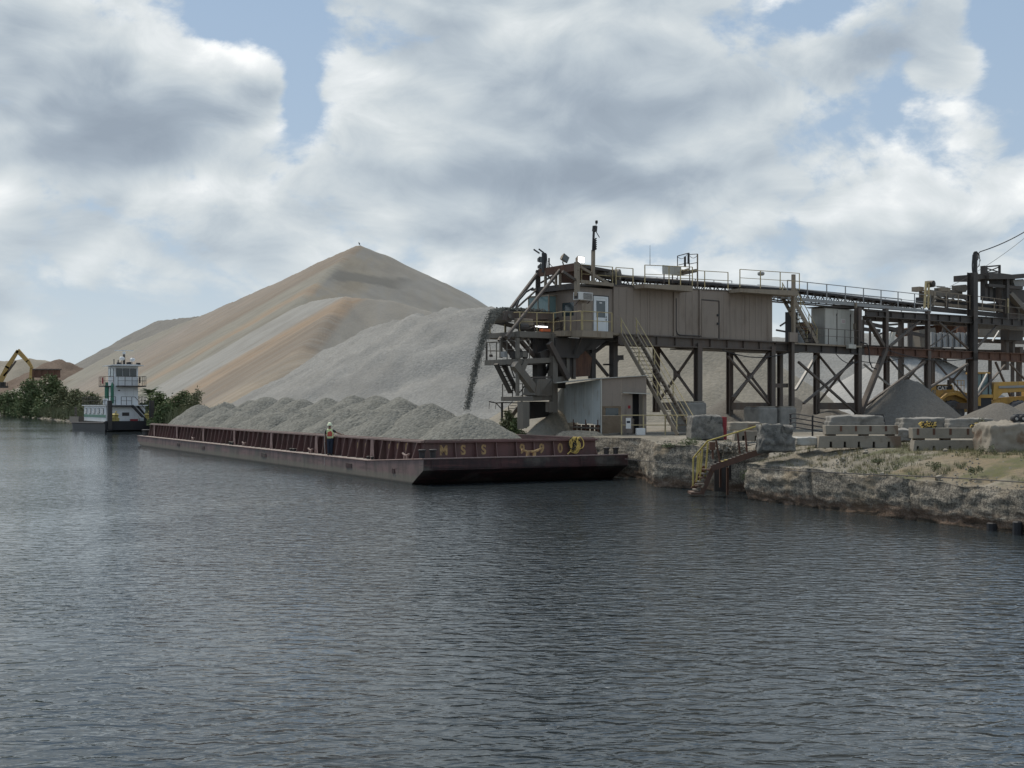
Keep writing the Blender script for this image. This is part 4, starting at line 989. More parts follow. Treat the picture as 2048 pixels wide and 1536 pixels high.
# gravel lying on the belt end and the falling stream
rs = np.random.RandomState(3)
top = G.w(HX-.1, 2.0, HZ+.42); end = Vector((-2.42, 67.3, 3.55))
vsS = []; fsS = []
def stone(c, r):
    b = len(vsS); a = rs.normal(size=(3, 3)); q, _ = np.linalg.qr(a)
    for s_ in (-1, 1):
        for k in range(3): vsS.append(tuple(np.array(c)+q[k]*s_*r*rs.uniform(.6, 1.2)))
    for f in ((0,1,2),(0,2,4),(0,4,5),(0,5,1),(3,2,1),(3,4,2),(3,5,4),(3,1,5)): fsS.append(tuple(b+i for i in f))
hd = Vector((end.x-top.x, end.y-top.y, 0)); H = top.z-end.z
sidev = Vector((-hd.y, hd.x, 0)).normalized()
for i in range(8500):
    t = rs.uniform(0, 1)**.85
    p = Vector((top.x, top.y, top.z))+hd*t; p.z = top.z-H*(t**1.75)-.0*t
    sp = .06+.13*t
    back = max(0, rs.normal()*.10)*(1-t)
    wd_ = .25*(1-t)+.11
    p += sidev*float(rs.normal()*wd_*.55)+Vector(rs.normal(size=3)*sp*.42)
    stone(p, rs.uniform(.010, .034)*(1.0 if t > .25 else 1.15))
for i in range(900):                      # on the belt and spilling over the pulley
    x = HX-.15+rs.uniform(0, 3.2); p = G.w(x, 2.0+rs.normal()*.28, HZ+.36+rs.uniform(0, .2)); stone(p, rs.uniform(.03, .07))
mb = MB(); mb.add(vsS, fsS)
solo('falling_gravel', mb, M['g_barge'], 'thin curved stream of gravel falling from the conveyor head into the barge', 'falling gravel', kind='stuff', fix=False)
# ------------------------------------------------------------------ loading tower under the boom
tw = thing('loading_tower', 'dusty steel tower with two railed landings and a ladder stair below the conveyor head', 'tower', G, (X(1090, 3), 3, GZ))
TY = 0.6                                     # front plane of the tower
def T(px, py, y=TY): return P(px, py, y)
def tb(name, a, b, w, h=None, mat='dusty', y0=TY, y1=TY, lab=None):
    mb = MB(); mb.beam(P(a[0], a[1], y0), P(b[0], b[1], y1), w, h); return part(name, mb, M[mat], tw, lab)
def slab(px0, px1, t0, t1, b0, b1, y0, y1, mat='dusty', name='landing'):
    a, b, c, d = T(px0, t0, y0), T(px1, t1, y0), T(px1, b1, y0), T(px0, b0, y0)
    mb = MB(); mb.prism([(a.x, a.z), (b.x, b.z), (c.x, c.z), (d.x, d.z)], y0, y1); return part(name, mb, M[mat], tw)
slab(1036, 1106, 717.5, 715, 728.5, 725, TY, TY+3.05); slab(1066, 1108, 793, 791.5, 802, 800, TY, TY+2.9)
slab(1044, 1105, 728.6, 725.2, 731, 728, TY+.3, TY+2.8, 'dark', 'floor_beam')
tb('column', (1107, 668), (1107, 826), .36); tb('column', (1075, 668), (1075, 800), .42, None, 'dark', TY+.8, TY+.8)
tb('column', (1085, 668), (1085, 800), .30, None, 'dark', TY+1.5, TY+1.5); tb('column', (1134, 700), (1134, 758), .22); tb('column', (1147, 690), (1147, 758), .2, None, 'steel')
tb('column', (1102, 668), (1102, 800), .3, None, 'dusty', TY+1.6, TY+1.6)
slab(1046, 1059, 803, 803, 858, 852, TY-.4, TY+.1, 'dusty', 'column_plate'); slab(1060, 1108, 803, 803, 838, 832, TY+1.6, TY+1.7, 'dark', 'interior_shade'); slab(1098, 1112, 803, 803, 824, 824, TY-.2, TY+.1, 'dusty', 'column_plate')  # the dark sheet between the legs stands in for the shaded interior
for a, b, w, m, y in (((1028, 728), (1070, 782), .42, 'dusty', TY), ((1000, 676), (1038, 724), .30, 'steel', TY+1.6), ((1018, 676), (1052, 717), .2, 'steel', TY+.8), ((1036, 676), (1068, 712), .2, 'steel', TY+.8),
                      ((1048, 672), (1066, 698), .12, 'dark', TY+1.2), ((1062, 672), (1068, 700), .14, 'dark', TY+1.2), ((1098, 686), (1136, 757), .30, 'steel', TY-.2), ((1090, 672), (1106, 712), .22, 'dark', TY+.5),
                      ((1112, 752), (1136, 716), .14, 'steel', TY+1.4), ((1086, 756), (1102, 722), .16, 'dark', TY+1.5), ((1118, 752), (1134, 738), .18, 'steel', TY+1), ((1050, 722), (1042, 742), .3, 'dusty', TY),
                      ((1161, 684), (1216, 752), .15, 'dark', TY+.6), ((1216, 684), (1148, 735), .17, 'dark', TY+.5), ((1180, 684), (1160, 706), .2, 'dark', TY)):
    tb('brace', a, b, w, None, m, y, y)
tb('column', (1184, 684), (1184, 757), .34, None, 'dark', 1.2, 1.2); tb('column', (1227, 684), (1227, 757), .38, None, 'dark', 1.0, 1.0)
tb('brace', (1226, 737), (1240, 712), .12, None, 'dark', 1, 1); tb('cross_beam', (1226, 716), (1245, 715), .2, .3, 'dark', 1, 1); tb('brace', (1207, 729), (1226, 729), .1, None, 'dark', 1.3, 1.3)
tb('cross_beam', (1078, 712), (1106, 702), .3, .4, 'dark', TY+.3, TY+.3); tb('cross_beam', (1062, 755), (1104, 754), .12, .1, 'steel'); tb('cross_beam', (1108, 760), (1135, 758), .2, .34, 'dusty'); tb('cross_beam', (1105, 770), (1128, 770), .3, .4, 'dark', TY+.5, TY+.5)
# hopper and inclined chute
mb = MB(); a, b = T(1104, 690).x, T(1150, 690).x
mb.prism([(a, 7.7), (b+1.1, 7.7), (b+.3, 6.9), (b, 6.55), (a, 6.55)], TY-.3, TY+1.6); part('hopper', mb, M['dark'], tw)
mb = MB(); mb.prism([(T(1120, 703).x, 6.6), (T(1144, 703).x, 6.6), (T(1152, 727).x, 5.5), (T(1144, 735).x, 5.4)], TY, TY+1.2); part('chute', mb, M['dark'], tw)
mb = MB(); q = [T(1148, 690), T(1160, 690), T(1184, 716), T(1180, 752), T(1150, 754), T(1146, 740)]; mb.prism([(v.x, v.z) for v in q], TY, TY+1.5); part('bin', mb, M['rust'], tw)
# dust-caked chute over the lower landing
mb = MB(); q = [T(1070, 758), T(1098, 757), T(1072, 792), T(1064, 790)]; mb.prism([(v.x, v.z) for v in q], TY-.25, TY+.8); part('chute', mb, M['dusty'], tw)
mb = MB(); q = [T(1072, 792), T(1104, 757), T(1105, 791)]; mb.prism([(v.x, v.z) for v in q], TY-.1, TY+.9); part('side_plate', mb, M['dusty'], tw)
# machinery on the upper landing
slab(1037, 1056, 702, 702, 715, 715, TY+.4, TY+1.2, 'dark', 'gearbox'); slab(1046, 1054, 704, 704, 714, 714, TY-.1, TY+.3, 'dusty', 'motor'); slab(1008, 1014, 703, 703, 714, 714, TY+.5, TY+.8, 'grey', 'box')
# ladder stair between the landings
ld = [((992, 728), (1021, 786)), ((1006, 728), (1036, 786))]
tb('stringer', ld[0][0], ld[0][1], .34, .1, 'dark', TY+1.8, TY+1.8); tb('stringer', ld[1][0], ld[1][1], .34, .1, 'dark', TY+1.8, TY+1.8)
for i in range(6):
    t = (i+.7)/6.3; a = [ld[0][0][k]+(ld[0][1][k]-ld[0][0][k])*t for k in (0, 1)]; b = [ld[1][0][k]+(ld[1][1][k]-ld[1][0][k])*t for k in (0, 1)]
    tb('tread', a, b, .16, .05, 'steel', TY+1.8, TY+1.8)
# railings
e1, e2 = T(1037, 717.5), T(1067, 793)
rail(tw, [e1+Vector((0, 2.95, 0)), e1+Vector((0, .05, 0)), T(1060, 716.5)+Vector((0, .05, 0))], 1.05, 1.1, .024, 'dusty'); rail(tw, [e1+Vector((.1, 2.98, 0)), e1+Vector((2, 2.98, 0))], 1.05, 1.3, .022, 'dark')
rail(tw, [e2+Vector((0, 2.8, 0)), e2+Vector((0, .05, 0))], .75, 1.0, .024, 'dusty'); rail(tw, [T(1016, 755, TY+1.5)-Vector((0, 0, .02)), T(1062, 755, TY+1.5)], .02, 3, .02, 'dark', mid=False)
tb('post', (1035, 728), (1035, 792), .16, None, 'dusty'); tb('post', (1002, 676), (1002, 716), .14, None, 'dusty', TY+1.5, TY+1.5); tb('post', (1035, 676), (1035, 717), .18, None, 'dusty')
for a, b in (((1041, 784), (1053, 766)), ((1013, 728), (1024, 760)), ((1019, 728), (1029, 756))): tb('pipe', a, b, .05, None, 'dark', TY+1, TY+1)
# shovel leaning on the rail
mb = MB(); mb.tube([T(979, 684, TY+2.6), T(982, 709, TY+2.6)], .02, 5); sh = solo('shovel', mb, M['wood'], 'shovel leaning against the left rail of the tower landing', 'shovel', fr=G, at_=tuple(T(982, 713, TY+2.6)))
mb = MB(); mb.add([T(978.5, 709, TY+2.6), T(985, 709, TY+2.6), T(986, 713.5, TY+2.5), T(981.5, 714.5, TY+2.5), T(977.8, 712.5, TY+2.5)], [(0, 1, 2, 3, 4)]); part('blade', mb, M['steel'], sh)
# lower service stair and pipe stand on the ground
ls = thing('service_stair', 'small steel stair rising to the tower foot, left of the base plate', 'stairs', G, tuple(P(1018, 842, 4.2)))
for y in (4.2, 5.0):
    mb = MB(); mb.beam(P(1016, 842, y), P(1045, 803, y), .08, .26); part('stringer', mb, M['dusty' if y < 5 else 'dark'], ls)
for i in range(7):
    t = (i+.5)/7; q = P(1016+29*t, 842-39*t, 4.2); mb = MB(); mb.box(q.x-.12, q.x+.12, 4.25, 4.95, q.z-.02, q.z+.02); part('tread', mb, M['steel'], ls)
for y in (4.15, 5.05):
    mb = MB(); mb.tube([P(1017, 838, y), P(1017, 812, y), P(1026, 801, y), P(1045, 790, y)], .03, 5); part('handrail', mb, M['dark'], ls)
ps = thing('pipe_stand', 'thin T-shaped pipe stand with hanging hooks beside the tower foot', 'pipe stand', G, tuple(P(1004, 843, 4.4)))
mb = MB(); mb.beam(P(1004, 843, 4.4), P(1004, 804, 4.4), .1, .1); part('post', mb, M['dark'], ps)
mb = MB(); mb.tube([P(978, 803, 4.4), P(992, 806, 4.4), P(1006, 805, 4.4), P(1040, 806, 4.4)], .035, 5); part('arm', mb, M['dark'], ps)
mb = MB(); mb.tube([P(993, 807, 4.4), P(1003, 818, 4.4)], .03, 5); part('brace', mb, M['dark'], ps)
for px in (979, 992): 
    mb = MB(); mb.tube([P(px, 805, 4.4), P(px-1, 818, 4.4)], .018, 5); part('hook', mb, M['dark'], ps)

# ------------------------------------------------------------------ stairs
def stair(name, lab, fr, top, run, rise, width, d, n, mat_s, mat_r, sx=0, base=(0, 0, 0), railh=1.0, rail_both=True, cat='stairs', tmat=None, wide=.26):
    "top: local point of the first stringer, d: unit travel direction (local xy), the treads run across it"
    t = thing(name, lab, cat, fr, base); dv = Vector((d[0], d[1], 0)); ac = Vector((-d[1], d[0], 0))*width
    a0 = Vector(top); b0 = a0+dv*run-Vector((0, 0, rise))
    for k in (0, 1):
        mb = MB(); mb.beam(a0+ac*k, b0+ac*k, .06, wide); part('stringer', mb, M[mat_s], t)
    for i in range(n):
        q = a0.lerp(b0, (i+.6)/n); mb = MB()
        w2 = dv*.13; vs = [q-w2+ac*.03, q+w2+ac*.03, q+w2+ac*.97, q-w2+ac*.97]; dn = Vector((0, 0, -.035))
        mb.add([v for v in vs]+[v+dn for v in vs], [(0,1,2,3),(7,6,5,4),(0,4,5,1),(1,5,6,2),(2,6,7,3),(3,7,4,0)]); part('tread', mb, M[tmat or mat_s], t)
    for k in ((0, 1) if rail_both else (0,)):
        up = Vector((0, 0, railh)); mb = MB(); mb.tube([a0+ac*k+up, b0+ac*k+up], .028, 6); mb.tube([a0+ac*k+up*.5, b0+ac*k+up*.5], .022, 6); h = part('handrail', mb, M[mat_r], t)
        for i in range(4):
            q = a0.lerp(b0, .02+i*.32)+ac*k; mb = MB(); mb.beam(q, q+up, .05, .05); part('post', mb, M[mat_r], h)
    return t
sx0 = LX1
ms_ = stair('main_stair', 'long yellow railed steel stair from the white door landing down to the ground', G, (sx0+1.15, -.75, 8.02), 5.6, 5.92, 1.12, (-.174, -.985), 24, 'tan2', 'yellow', base=(sx0+.6, -6.3, GZ), tmat='steel')
mb = MB(); mb.box(sx0, sx0+1.2, -.75, -.12, 7.95, 8.09); part('top_landing', mb, M['tan2'], ms_)
us = stair('upper_stair', 'tan steel stair from the roof walkway down to the platform with the grey cabinet', G, (X(1584, .2), .2, 11.35), 2.9, 3.2, .85, (1, 0), 12, 'tan2', 'yellow', base=(X(1610, .2), .5, 8.09), tmat='dark', wide=.3)
bx = thing('stair_post', 'tall tan post where the roof railing meets the upper stair', 'post', G, (X(1576), -.35, 8.1))
mb = MB(); mb.beam((X(1577), -.42, 8.5), (X(1577), -.42, P(1577, 548, -.4).z), .22, .2); part('post', mb, M['tan2'], bx)
mb = MB(); mb.box(X(1565), X(1581), -.62, -.5, 8.1, 8.75); part('guard_plate', mb, M['tan'], bx)

# ------------------------------------------------------------------ right platform: cabinet, machines
pc = thing('electrical_cabinet', 'tall pale grey electrical cabinet with three doors on the right platform', 'cabinet', G, (X(1682, .7), 1.3, 8.09))
cx0, cx1 = X(1650, .7), X(1714, .7); cz0, cz1 = 8.1, P(1680, 618, .7).z
mb = MB(); mb.box(cx0, cx1, .74, 1.9, cz0, cz1); part('casing', mb, M['tin2'], pc)
w3 = (cx1-cx0)
for i, (a, b) in enumerate(((0, .37), (.375, .80), (.805, 1))):
    mb = MB(); mb.box(cx0+w3*a+.02, cx0+w3*b-.01, .70, .738, cz0+.05, cz1-.06); dd = part('door', mb, M['tin2'], pc)
    for z in (cz0+.5, cz1-.5):
        mb = MB(); mb.box(cx0+w3*b-.08, cx0+w3*b-.02, .66, .699, z, z+.1); part('hinge', mb, M['dark'], dd)
    mb = MB(); mb.beam((cx0+w3*b-.04, .67, cz0+.3), (cx0+w3*b-.04, .67, cz1-.3), .03, .03); part('handle', mb, M['dark'], dd)
mb = MB(); mb.box(cx0+w3*.5, cx0+w3*.62, .68, .699, 9.75, 10.05); sg = part('label_plate', mb, M['sign'], pc)
mb = MB()
for i in range(3): mb.box(cx0+w3*.51, cx0+w3*.61, .672, .679, 9.80+i*.085, 9.83+i*.085)
props(part('printed_lines', mb, M['red'], sg))
mb = MB(); mb.prism([(cx0-.5, cz1+.08), (cx0+w3*.5, cz1+.30), (cx1+.6, cz1+.32), (cx1+.6, cz1+.14), (cx0, cz1+.03)], .5, 2.1); part('canopy', mb, M['dark'], pc)
mb = MB(); mb.beam((X(1639, 1.5), 1.5, 8.1), (X(1639, 1.5), 1.5, 10.9), .26, .26); mb.box(X(1633, 1.5), X(1650, 1.5), 1.3, 1.7, 10.3, 10.6)
solo('steel_post', mb, M['dark'], 'dark square steel post left of the grey electrical cabinet', 'post', fr=G, at_=(X(1639, 1.5), 1.5, 8.1))
mb = MB(); mb.beam((X(1716), .2, 8.1), (X(1716), .2, P(1716, 606, .2).z), .16, .16); mb.box(X(1713), X(1717.5), .1, .3, 9.3, 9.75); solo('yellow_post', mb, M['tan2'], 'worn yellow square post right of the grey cabinet', 'post', fr=G, at_=(X(1716), .2, 8.1))
rp_ = thing('platform_railing', 'thin steel railing along the right platform in front of the grey cabinet', 'railing', G, (X(1650), -.15, 8.09))
rail(rp_, [(X(1584), -.2, 8.1), (X(1717), -.2, 8.1)], 1.1, 2.2, .022, 'steel')
mb = MB(); mb.box(X(1580), X(1718), -.26, .0, 7.98, 8.095); part('kick_plate', mb, M['tan2'], rp_)
mb = MB(); mb.box(X(1686), X(1701), -.5, -.27, 7.85, 8.15); solo('junction_box', mb, M['tin2'], 'pale junction box on the platform edge below the cabinet', 'junction box', fr=G, at_=(X(1694), -.4, 7.85), bevel=.02)
mc = thing('drive_unit', 'dark pump and tank under the upper stair on the right platform', 'machine', G, (X(1610, 1.6), 1.8, 8.09))
mb = MB(); mb.box(X(1584, 1.4), X(1596, 1.4), 1.4, 2.0, 8.1, 10.4); part('panel', mb, M['black'], mc)
mb = MB(); mb.box(X(1596, 1.4), X(1612, 1.4), 1.5, 2.2, 8.1, 9.2); part('tank', mb, M['grey'], mc, bevel=.05)
mb = MB(); mb.box(X(1613, 1.4), X(1632, 1.4), 1.4, 2.4, 8.1, 8.9); part('base', mb, M['dark'], mc)
mb = MB(); mb.lathe((X(1612, 1.4), 1.9, 9.35), [(.1, -.2), (.38, -.15), (.42, .1), (.42, 1.0), (.2, 1.15)], (1, 0, 0), 14); part('motor', mb, M['rust'], mc)

# ------------------------------------------------------------------ tail machinery on the upper beam
tm = thing('tail_machinery', 'jumble of tan belt tensioner, motors and guards where the conveyor meets the transfer tower', 'machinery', G, (X(1890), 1.5, P(1850, 620, 0).z))
Q = lambda px, py, y=.6: P(px, py, y)
def tbx(name, px0, px1, py0, py1, y0, y1, mat, bev=.0):
    a, b = Q(px0, py0, y0), Q(px1, py1, y0); mb = MB(); mb.box(a.x, b.x, y0, y1, b.z, a.z); return part(name, mb, M[mat], tm, bevel=bev)
mb = MB(); mb.beam(Q(1849, 616, .3), Q(1852, 564, .3), .14, .14); mb2 = MB(); mb2.beam(Q(1856, 616, .3), Q(1858, 566, .3), .12, .12); part('frame_post', mb, M['yellow'], tm); part('frame_post', mb2, M['yellow'], tm)
mb = MB(); mb.beam(Q(1851, 564, .3), Q(1862, 566, .3), .12, .14); part('frame_beam', mb, M['yellow'], tm)
mb = MB(); mb.lathe(Q(1862, 568, .3), [(.12, -.3), (.26, -.25), (.28, .3), (.2, .4)], (0, 1, 0), 14); part('motor', mb, M['dark'], tm)
tbx('guard_box', 1839, 1848, 573, 583, .7, 1.4, 'tan2'); tbx('guard_box', 1885, 1901, 575, 584, .9, 1.6, 'tan2'); tbx('plate', 1850, 1872, 580, 592, .5, .6, 'tan2'); tbx('plate', 1840, 1853, 583, 596, .9, 1, 'dusty')
mb = MB(); q = [Q(1921, 570, 1), Q(1932, 569, 1), Q(1937, 573, 1), Q(1932, 584, 1), Q(1922, 583, 1)]; mb.prism([(v.x, v.z) for v in q], 1, 1.8); part('feed_box', mb, M['dusty'], tm)
for i, (a, b, c, d, y0, m, nm) in enumerate((((1858, 579), (1945, 592), (1945, 600), (1858, 592), .8, 'dusty', 'skirt_plate'), ((1870, 576), (1925, 582), (1925, 590), (1870, 585), 1.3, 'dusty', 'cover_plate'),
        ((1858, 593), (2012, 612), (2012, 622), (1858, 606), 1.1, 'belt', 'belt'), ((1860, 603), (2012, 619), (2012, 624), (1860, 609), .8, 'tan2', 'channel'), ((1858, 612), (2012, 627), (2012, 636), (1858, 622), .6, 'dark', 'channel'))):
    mb = MB(); q = [Q(*k, y0) for k in (a, b, c, d)]; mb.prism([(v.x, v.z) for v in q], y0, y0+(1.2 if m == 'belt' else .08)); part(nm, mb, M[m], tm)
for a, b, w in (((1876, 591), (1890, 603), .09), ((1898, 604), (1912, 592), .09), ((1866, 590), (1866, 615), .1), ((1893, 592), (1893, 620), .22), ((1862, 612), (1872, 600), .08), ((1925, 596), (1942, 606), .08)):
    mb = MB(); mb.beam(Q(*a, .7), Q(*b, .7), w, w); part('brace', mb, M['dusty' if w < .2 else 'dark'], tm)
rail(tm, [P(1868, 612, .1), P(1940, 619, .1), P(2012, 627, .1)], 1.15, 2.0, .035, 'tan2')
mb = MB(); mb.beam(P(2014.5, 626, .05), P(2014.5, 597, .05), .2, .2); part('post', mb, M['yellow'], tm)
for i in range(5):
    q = Q(1862+i*15, 594+i*2, 1.05); mb = MB(); mb.lathe(q, [(.05, -.1), (.12, 0), (.12, .5), (.05, .6)], (0, 1, 0), 8); part('roller', mb, M['dusty'], tm)
mb = MB()
for px, py in ((1876, 571), (1882, 573), (1903, 575)): mb.tube([Q(px-8, py+1, 1.5), Q(px+14, py+2.5, 1.5)], .03, 5)
part('pipe', mb, M['dusty'], tm)

# ------------------------------------------------------------------ transfer tower at the right edge, cable pole
tt = thing('transfer_tower', 'dark steel transfer tower with a small X-braced frame on top at the right edge', 'tower', G, (X(1990), 1.5, P(1990, 640, 0).z))
def ttb(name, a, b, w, h=None, m='dark', y=.6, y1=None):
    mb = MB(); mb.beam(P(*a, y), P(*b, y if y1 is None else y1), w, h); part(name, mb, M[m], tt)
def ttp(name, pts, y0, y1, m='dark'):
    mb = MB(); q = [P(*k, y0) for k in pts]; mb.prism([(v.x, v.z) for v in q], y0, y1); part(name, mb, M[m], tt)
ttb('column', (1968, 600), (1968, 532), .42); ttb('beam', (1941, 555), (1982, 554), .4, .32, y=.3); ttb('post', (1999, 548), (1999, 531), .16); ttb('beam', (1966, 534), (2000, 531), .12); ttb('beam', (1968, 546), (2000, 544), .1)
ttb('brace', (1971, 536), (1998, 544), .08); ttb('brace', (1971, 545), (1998, 534), .08)
ttp('roof', [(1978, 546), (2000, 546), (2024, 549), (2100, 543), (2100, 551), (2030, 558), (1978, 558)], -.2, 3.0); ttp('beam', [(1978, 567), (2046, 573), (2046, 579), (1978, 573)], .1, .4)
ttp('wall_plate', [(1980, 558), (2030, 558), (2030, 573), (1980, 570)], .8, .9); ttp('column', [(1980, 572), (1986, 572), (1986, 600), (1980, 600)], .6, .9); ttp('machine', [(1986, 575), (2052, 580), (2052, 606), (1986, 600)], 1.4, 2.4)
ttp('column', [(2014, 556), (2019, 556), (2019, 640), (2014, 640)], .0, .35); ttp('column', [(1998, 572), (2003, 572), (2003, 625), (1998, 625)], .9, 1.2, 'steel')
ttp('chute', [(2020, 588), (2026, 584), (2062, 622), (2056, 630)], .2, .7, 'dusty'); ttp('machine', [(2020, 604), (2080, 610), (2080, 640), (2020, 636)], .9, 1.9, 'steel'); ttp('belt', [(1988, 606), (2080, 612), (2080, 622), (1988, 616)], 1.0, 2.2, 'belt')
ttp('head_box', [(2026, 560), (2046, 558), (2060, 572), (2030, 572)], .5, 1.5, 'grey'); rail(tt, [P(2016, 640, -.3), P(2100, 646, -.3)], 1.1, 2, .03, 'dusty')
ttp('floor_beam', [(1952, 645), (2100, 644), (2100, 660), (1952, 657)], 1.4, 1.8, 'dusty'); ttp('floor_beam', [(1955, 677), (2100, 682), (2100, 690), (1955, 685)], 3.5, 3.8, 'steel')
for px, a, b, y, w in ((2010, 655, 740, 3.0, .5), (2024, 683, 706, 3, .4), (2038, 694, 706, 2, .5), (2038, 722, 835, .6, .36)): ttb('column', (px, a), (px, b), w, None, 'steel', y)
ttb('brace', (1998, 662), (1985, 682), .1, None, 'white', 2); ttp('box', [(2018, 660), (2046, 661), (2046, 682), (2018, 680)], 2.2, 3, 'dark')
ttb('brace', (1974, 748), (1951, 792), .14, None, 'grey', -.2)
cp = thing('cable_pole', 'dark pole with looped black cables above the transfer tower', 'pole', G, tuple(P(1950, 553, .2)))
mb = MB(); mb.beam(P(1950.5, 553, .2), P(1950.5, 505, .2), .26, .24); part('pole', mb, M['black'], cp)
mb = MB(); mb.tube([P(1948, 551, .1), P(1945, 542, .1), P(1944.5, 530, .1), P(1946, 510, .1), P(1949, 504, .1), P(1953, 503.5, .1), P(1956, 507, .1), P(1956, 517, .1), P(1953.5, 521, .1)], .06, 6); part('conduit', mb, M['black'], cp)
for d in (0, 1.6):
    mb = MB(); mb.tube([P(1955, 505, .1), P(1957+d, 507+d, .1), P(1958+d, 516, .1), P(1961-d, 520, .1), P(1957+d, 532, .1), P(1953, 537-d, .1), P(1951.5, 534, .1)], .025, 5); part('cable', mb, M['dark'], cp)
mb = MB(); mb.tube([P(1955, 512, .1), P(1957, 507, .1)]+[p for p in sag(P(1960, 503.5, .1), P(2120, 412, 4), .5)], .045, 6); solo('power_line', mb, M['black'], 'black power line sagging from the cable pole up out of the picture at right', 'cable', fr=G, at_=tuple(P(1955, 512, .1)))
mb = MB(); mb.tube(sag(P(1900, 573, 1), P(2120, 412, 4), .6, 20), .018, 5); solo('guy_wire', mb, M['steel'], 'thin guy wire running from the tail machinery up past the cable pole', 'wire', fr=G, at_=tuple(P(1900, 573, 1)))

# clutter seen through the frame, further back
fb = Frame(*at(1880, 690, 150).to_2d(), R(8))
def back(px, py, Y): return at(px, py, Y)
pn = thing('panel_stack', 'row of grey upright steel panels behind the right platform', 'steel panels', at_=tuple(at(1900, 693, 135)))
for i in range(13):
    a, b = at(1863+i*6, 694, 135+.3*(i % 2)), at(1868+i*6, 664+(i % 3), 135); mb = MB(); mb.box(a.x, b.x, a.y, a.y+.5, a.z, b.z); part('panel', mb, M['grey'], pn)
mb = MB(); a, b = at(1780, 700, 132), at(2100, 693, 132); mb.box(a.x, b.x, a.y-.6, a.y+5, a.z-.4, a.z); part('floor', mb, M['steel'], pn)
for px in range(1800, 2080, 45):
    a = at(px, 700, 134); mb = MB(); mb.beam(a-Vector((0, 0, .4)), Vector((a.x, a.y, GZ)), .3); part('leg', mb, M['steel'], pn)
sc = thing('screening_plant', 'far brownish screening plant seen through the steel frame below the conveyor tail', 'machinery', at_=tuple(at(1860, 700, 150)))
for nm, q, Y, dpt, m in (('housing', [(1842, 700), (1838, 660), (1870, 655), (1880, 700)], 150, 3, 'dusty'), ('body', [(1800, 660), (1830, 652), (1880, 650), (1905, 640), (1940, 644), (1940, 668), (1890, 668), (1850, 664), (1815, 672)], 153, 4, 'rust'),
        ('red_box', [(1914, 668), (1917, 650), (1926, 652), (1932, 668)], 149, 2, 'rust'), ('roof', [(1838, 640), (1945, 640), (1945, 646), (1838, 646)], 150, 4, 'steel'), ('hopper', [(1776, 698), (1786, 664), (1792, 664), (1784, 698)], 148, 1, 'tin2'), ('frame', [(1958, 652), (2080, 656), (2080, 672), (1958, 672)], 150, 3, 'dusty')):
    mb = MB(); mb.prism([((px-1024)/F*Y, CH-(py-HY)/F*Y) for px, py in q], Y, Y+dpt); part(nm, mb, M[m], sc)
for a, b, w in (((1726, 645), (1850, 672), .5), ((1745, 652), (1800, 648), .3), ((1748, 672), (1800, 654), .25), ((1770, 655), (1800, 670), .25), ((1726, 658), (1760, 662), .5), ((1892, 640), (1880, 700), .4), ((1820, 640), (1820, 700), .5), ((1905, 668), (1905, 700), .3), ((1560, 652), (1578, 640), .25), ((1552, 660), (1580, 665), .25)):
    mb = MB(); mb.beam(at(*a, 149), at(*b, 149), w, w*.8); part('conveyor_leg', mb, M['dark'], sc)

# ------------------------------------------------------------------ the shed
SF = Frame(*at(1203, 868, 71.5).to_2d(), R(4))
s_ = lambda px, py, y=0: SF.p(px, py, y)
shd = thing('shed', 'small lean-to shed with pale corrugated tin side and brown front with open doorway', 'shed', SF, (1.2, 1.5, GZ))
zg = GZ+.0; x1 = s_(1293, 0).x; zl = s_(1203, 757).z; zr = s_(1293, 752).z
xd0, xd1 = s_(1265, 0).x, s_(1285, 0).x; xw0, xw1 = s_(1211, 0).x, s_(1237, 0).x; xm = s_(1243, 0).x
zt = lambda x: zl+(zr-zl)*x/x1
mb = MB(); mb.prism([(0, s_(0+1203, 812).z), (xm-.02, s_(1203, 812).z), (xm-.02, zt(xm)), (0, zl)], 0, .06); part('wall_panel', mb, M['tan'], shd)
mb = MB(); mb.box(xw0-.06, xw1+.02, -.03, .0, s_(1203, 812).z, s_(1203, 820).z+.12); part('window_head', mb, M['wood'], shd)
mb = MB(); mb.box(xw0, xw1, .03, .05, s_(1203, 831).z, s_(1203, 812).z); part('window', mb, M['glass'], shd)
mb = MB(); mb.box(0, xw0-.005, .0, .05, s_(1203, 831).z, s_(1203, 812).z-.005); mb.box(xw1+.005, xm-.02, .0, .05, s_(1203, 831).z, s_(1203, 812).z-.005); part('window_jamb', mb, M['wood'], shd)
mb = MB(); mb.box(.02, xm-.02, -.02, .04, zg, s_(1203, 831).z-.01); part('plywood_panel', mb, M['wood'], shd, 'weathered plywood panel below the dark window')
mb = MB(); mb.prism([(xm, zg), (xd0, zg), (xd0, s_(1265, 788).z), (xm, s_(1265, 788).z)], .02, .08); mb.prism([(xd1+.0, zg), (x1, zg), (x1, s_(1265, 788).z), (xd1, s_(1265, 788).z)], .02, .08); part('wall_panel', mb, M['tan'], shd)
mb = MB(); mb.prism([(xm, s_(1265, 787.5).z), (x1, s_(1265, 787.5).z), (x1, zr), (xm, zt(xm))], .02, .08); part('wall_panel', mb, M['tan'], shd)
mb = MB(); mb.prism([(xm+.05, s_(1243, 784.5).z), (x1+.15, s_(1293, 787).z), (x1+.15, s_(1293, 787).z-.05), (xm+.05, s_(1243, 784.5).z-.05)], -.3, .02); part('drip_ledge', mb, M['tin2'], shd)
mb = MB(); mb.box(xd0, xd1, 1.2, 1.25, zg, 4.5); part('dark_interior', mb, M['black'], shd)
mb = MB(); mb.box(xd1, xd1+.06, -.02, .02, zg, s_(1285, 788).z); part('door_frame', mb, M['tan2'], shd)
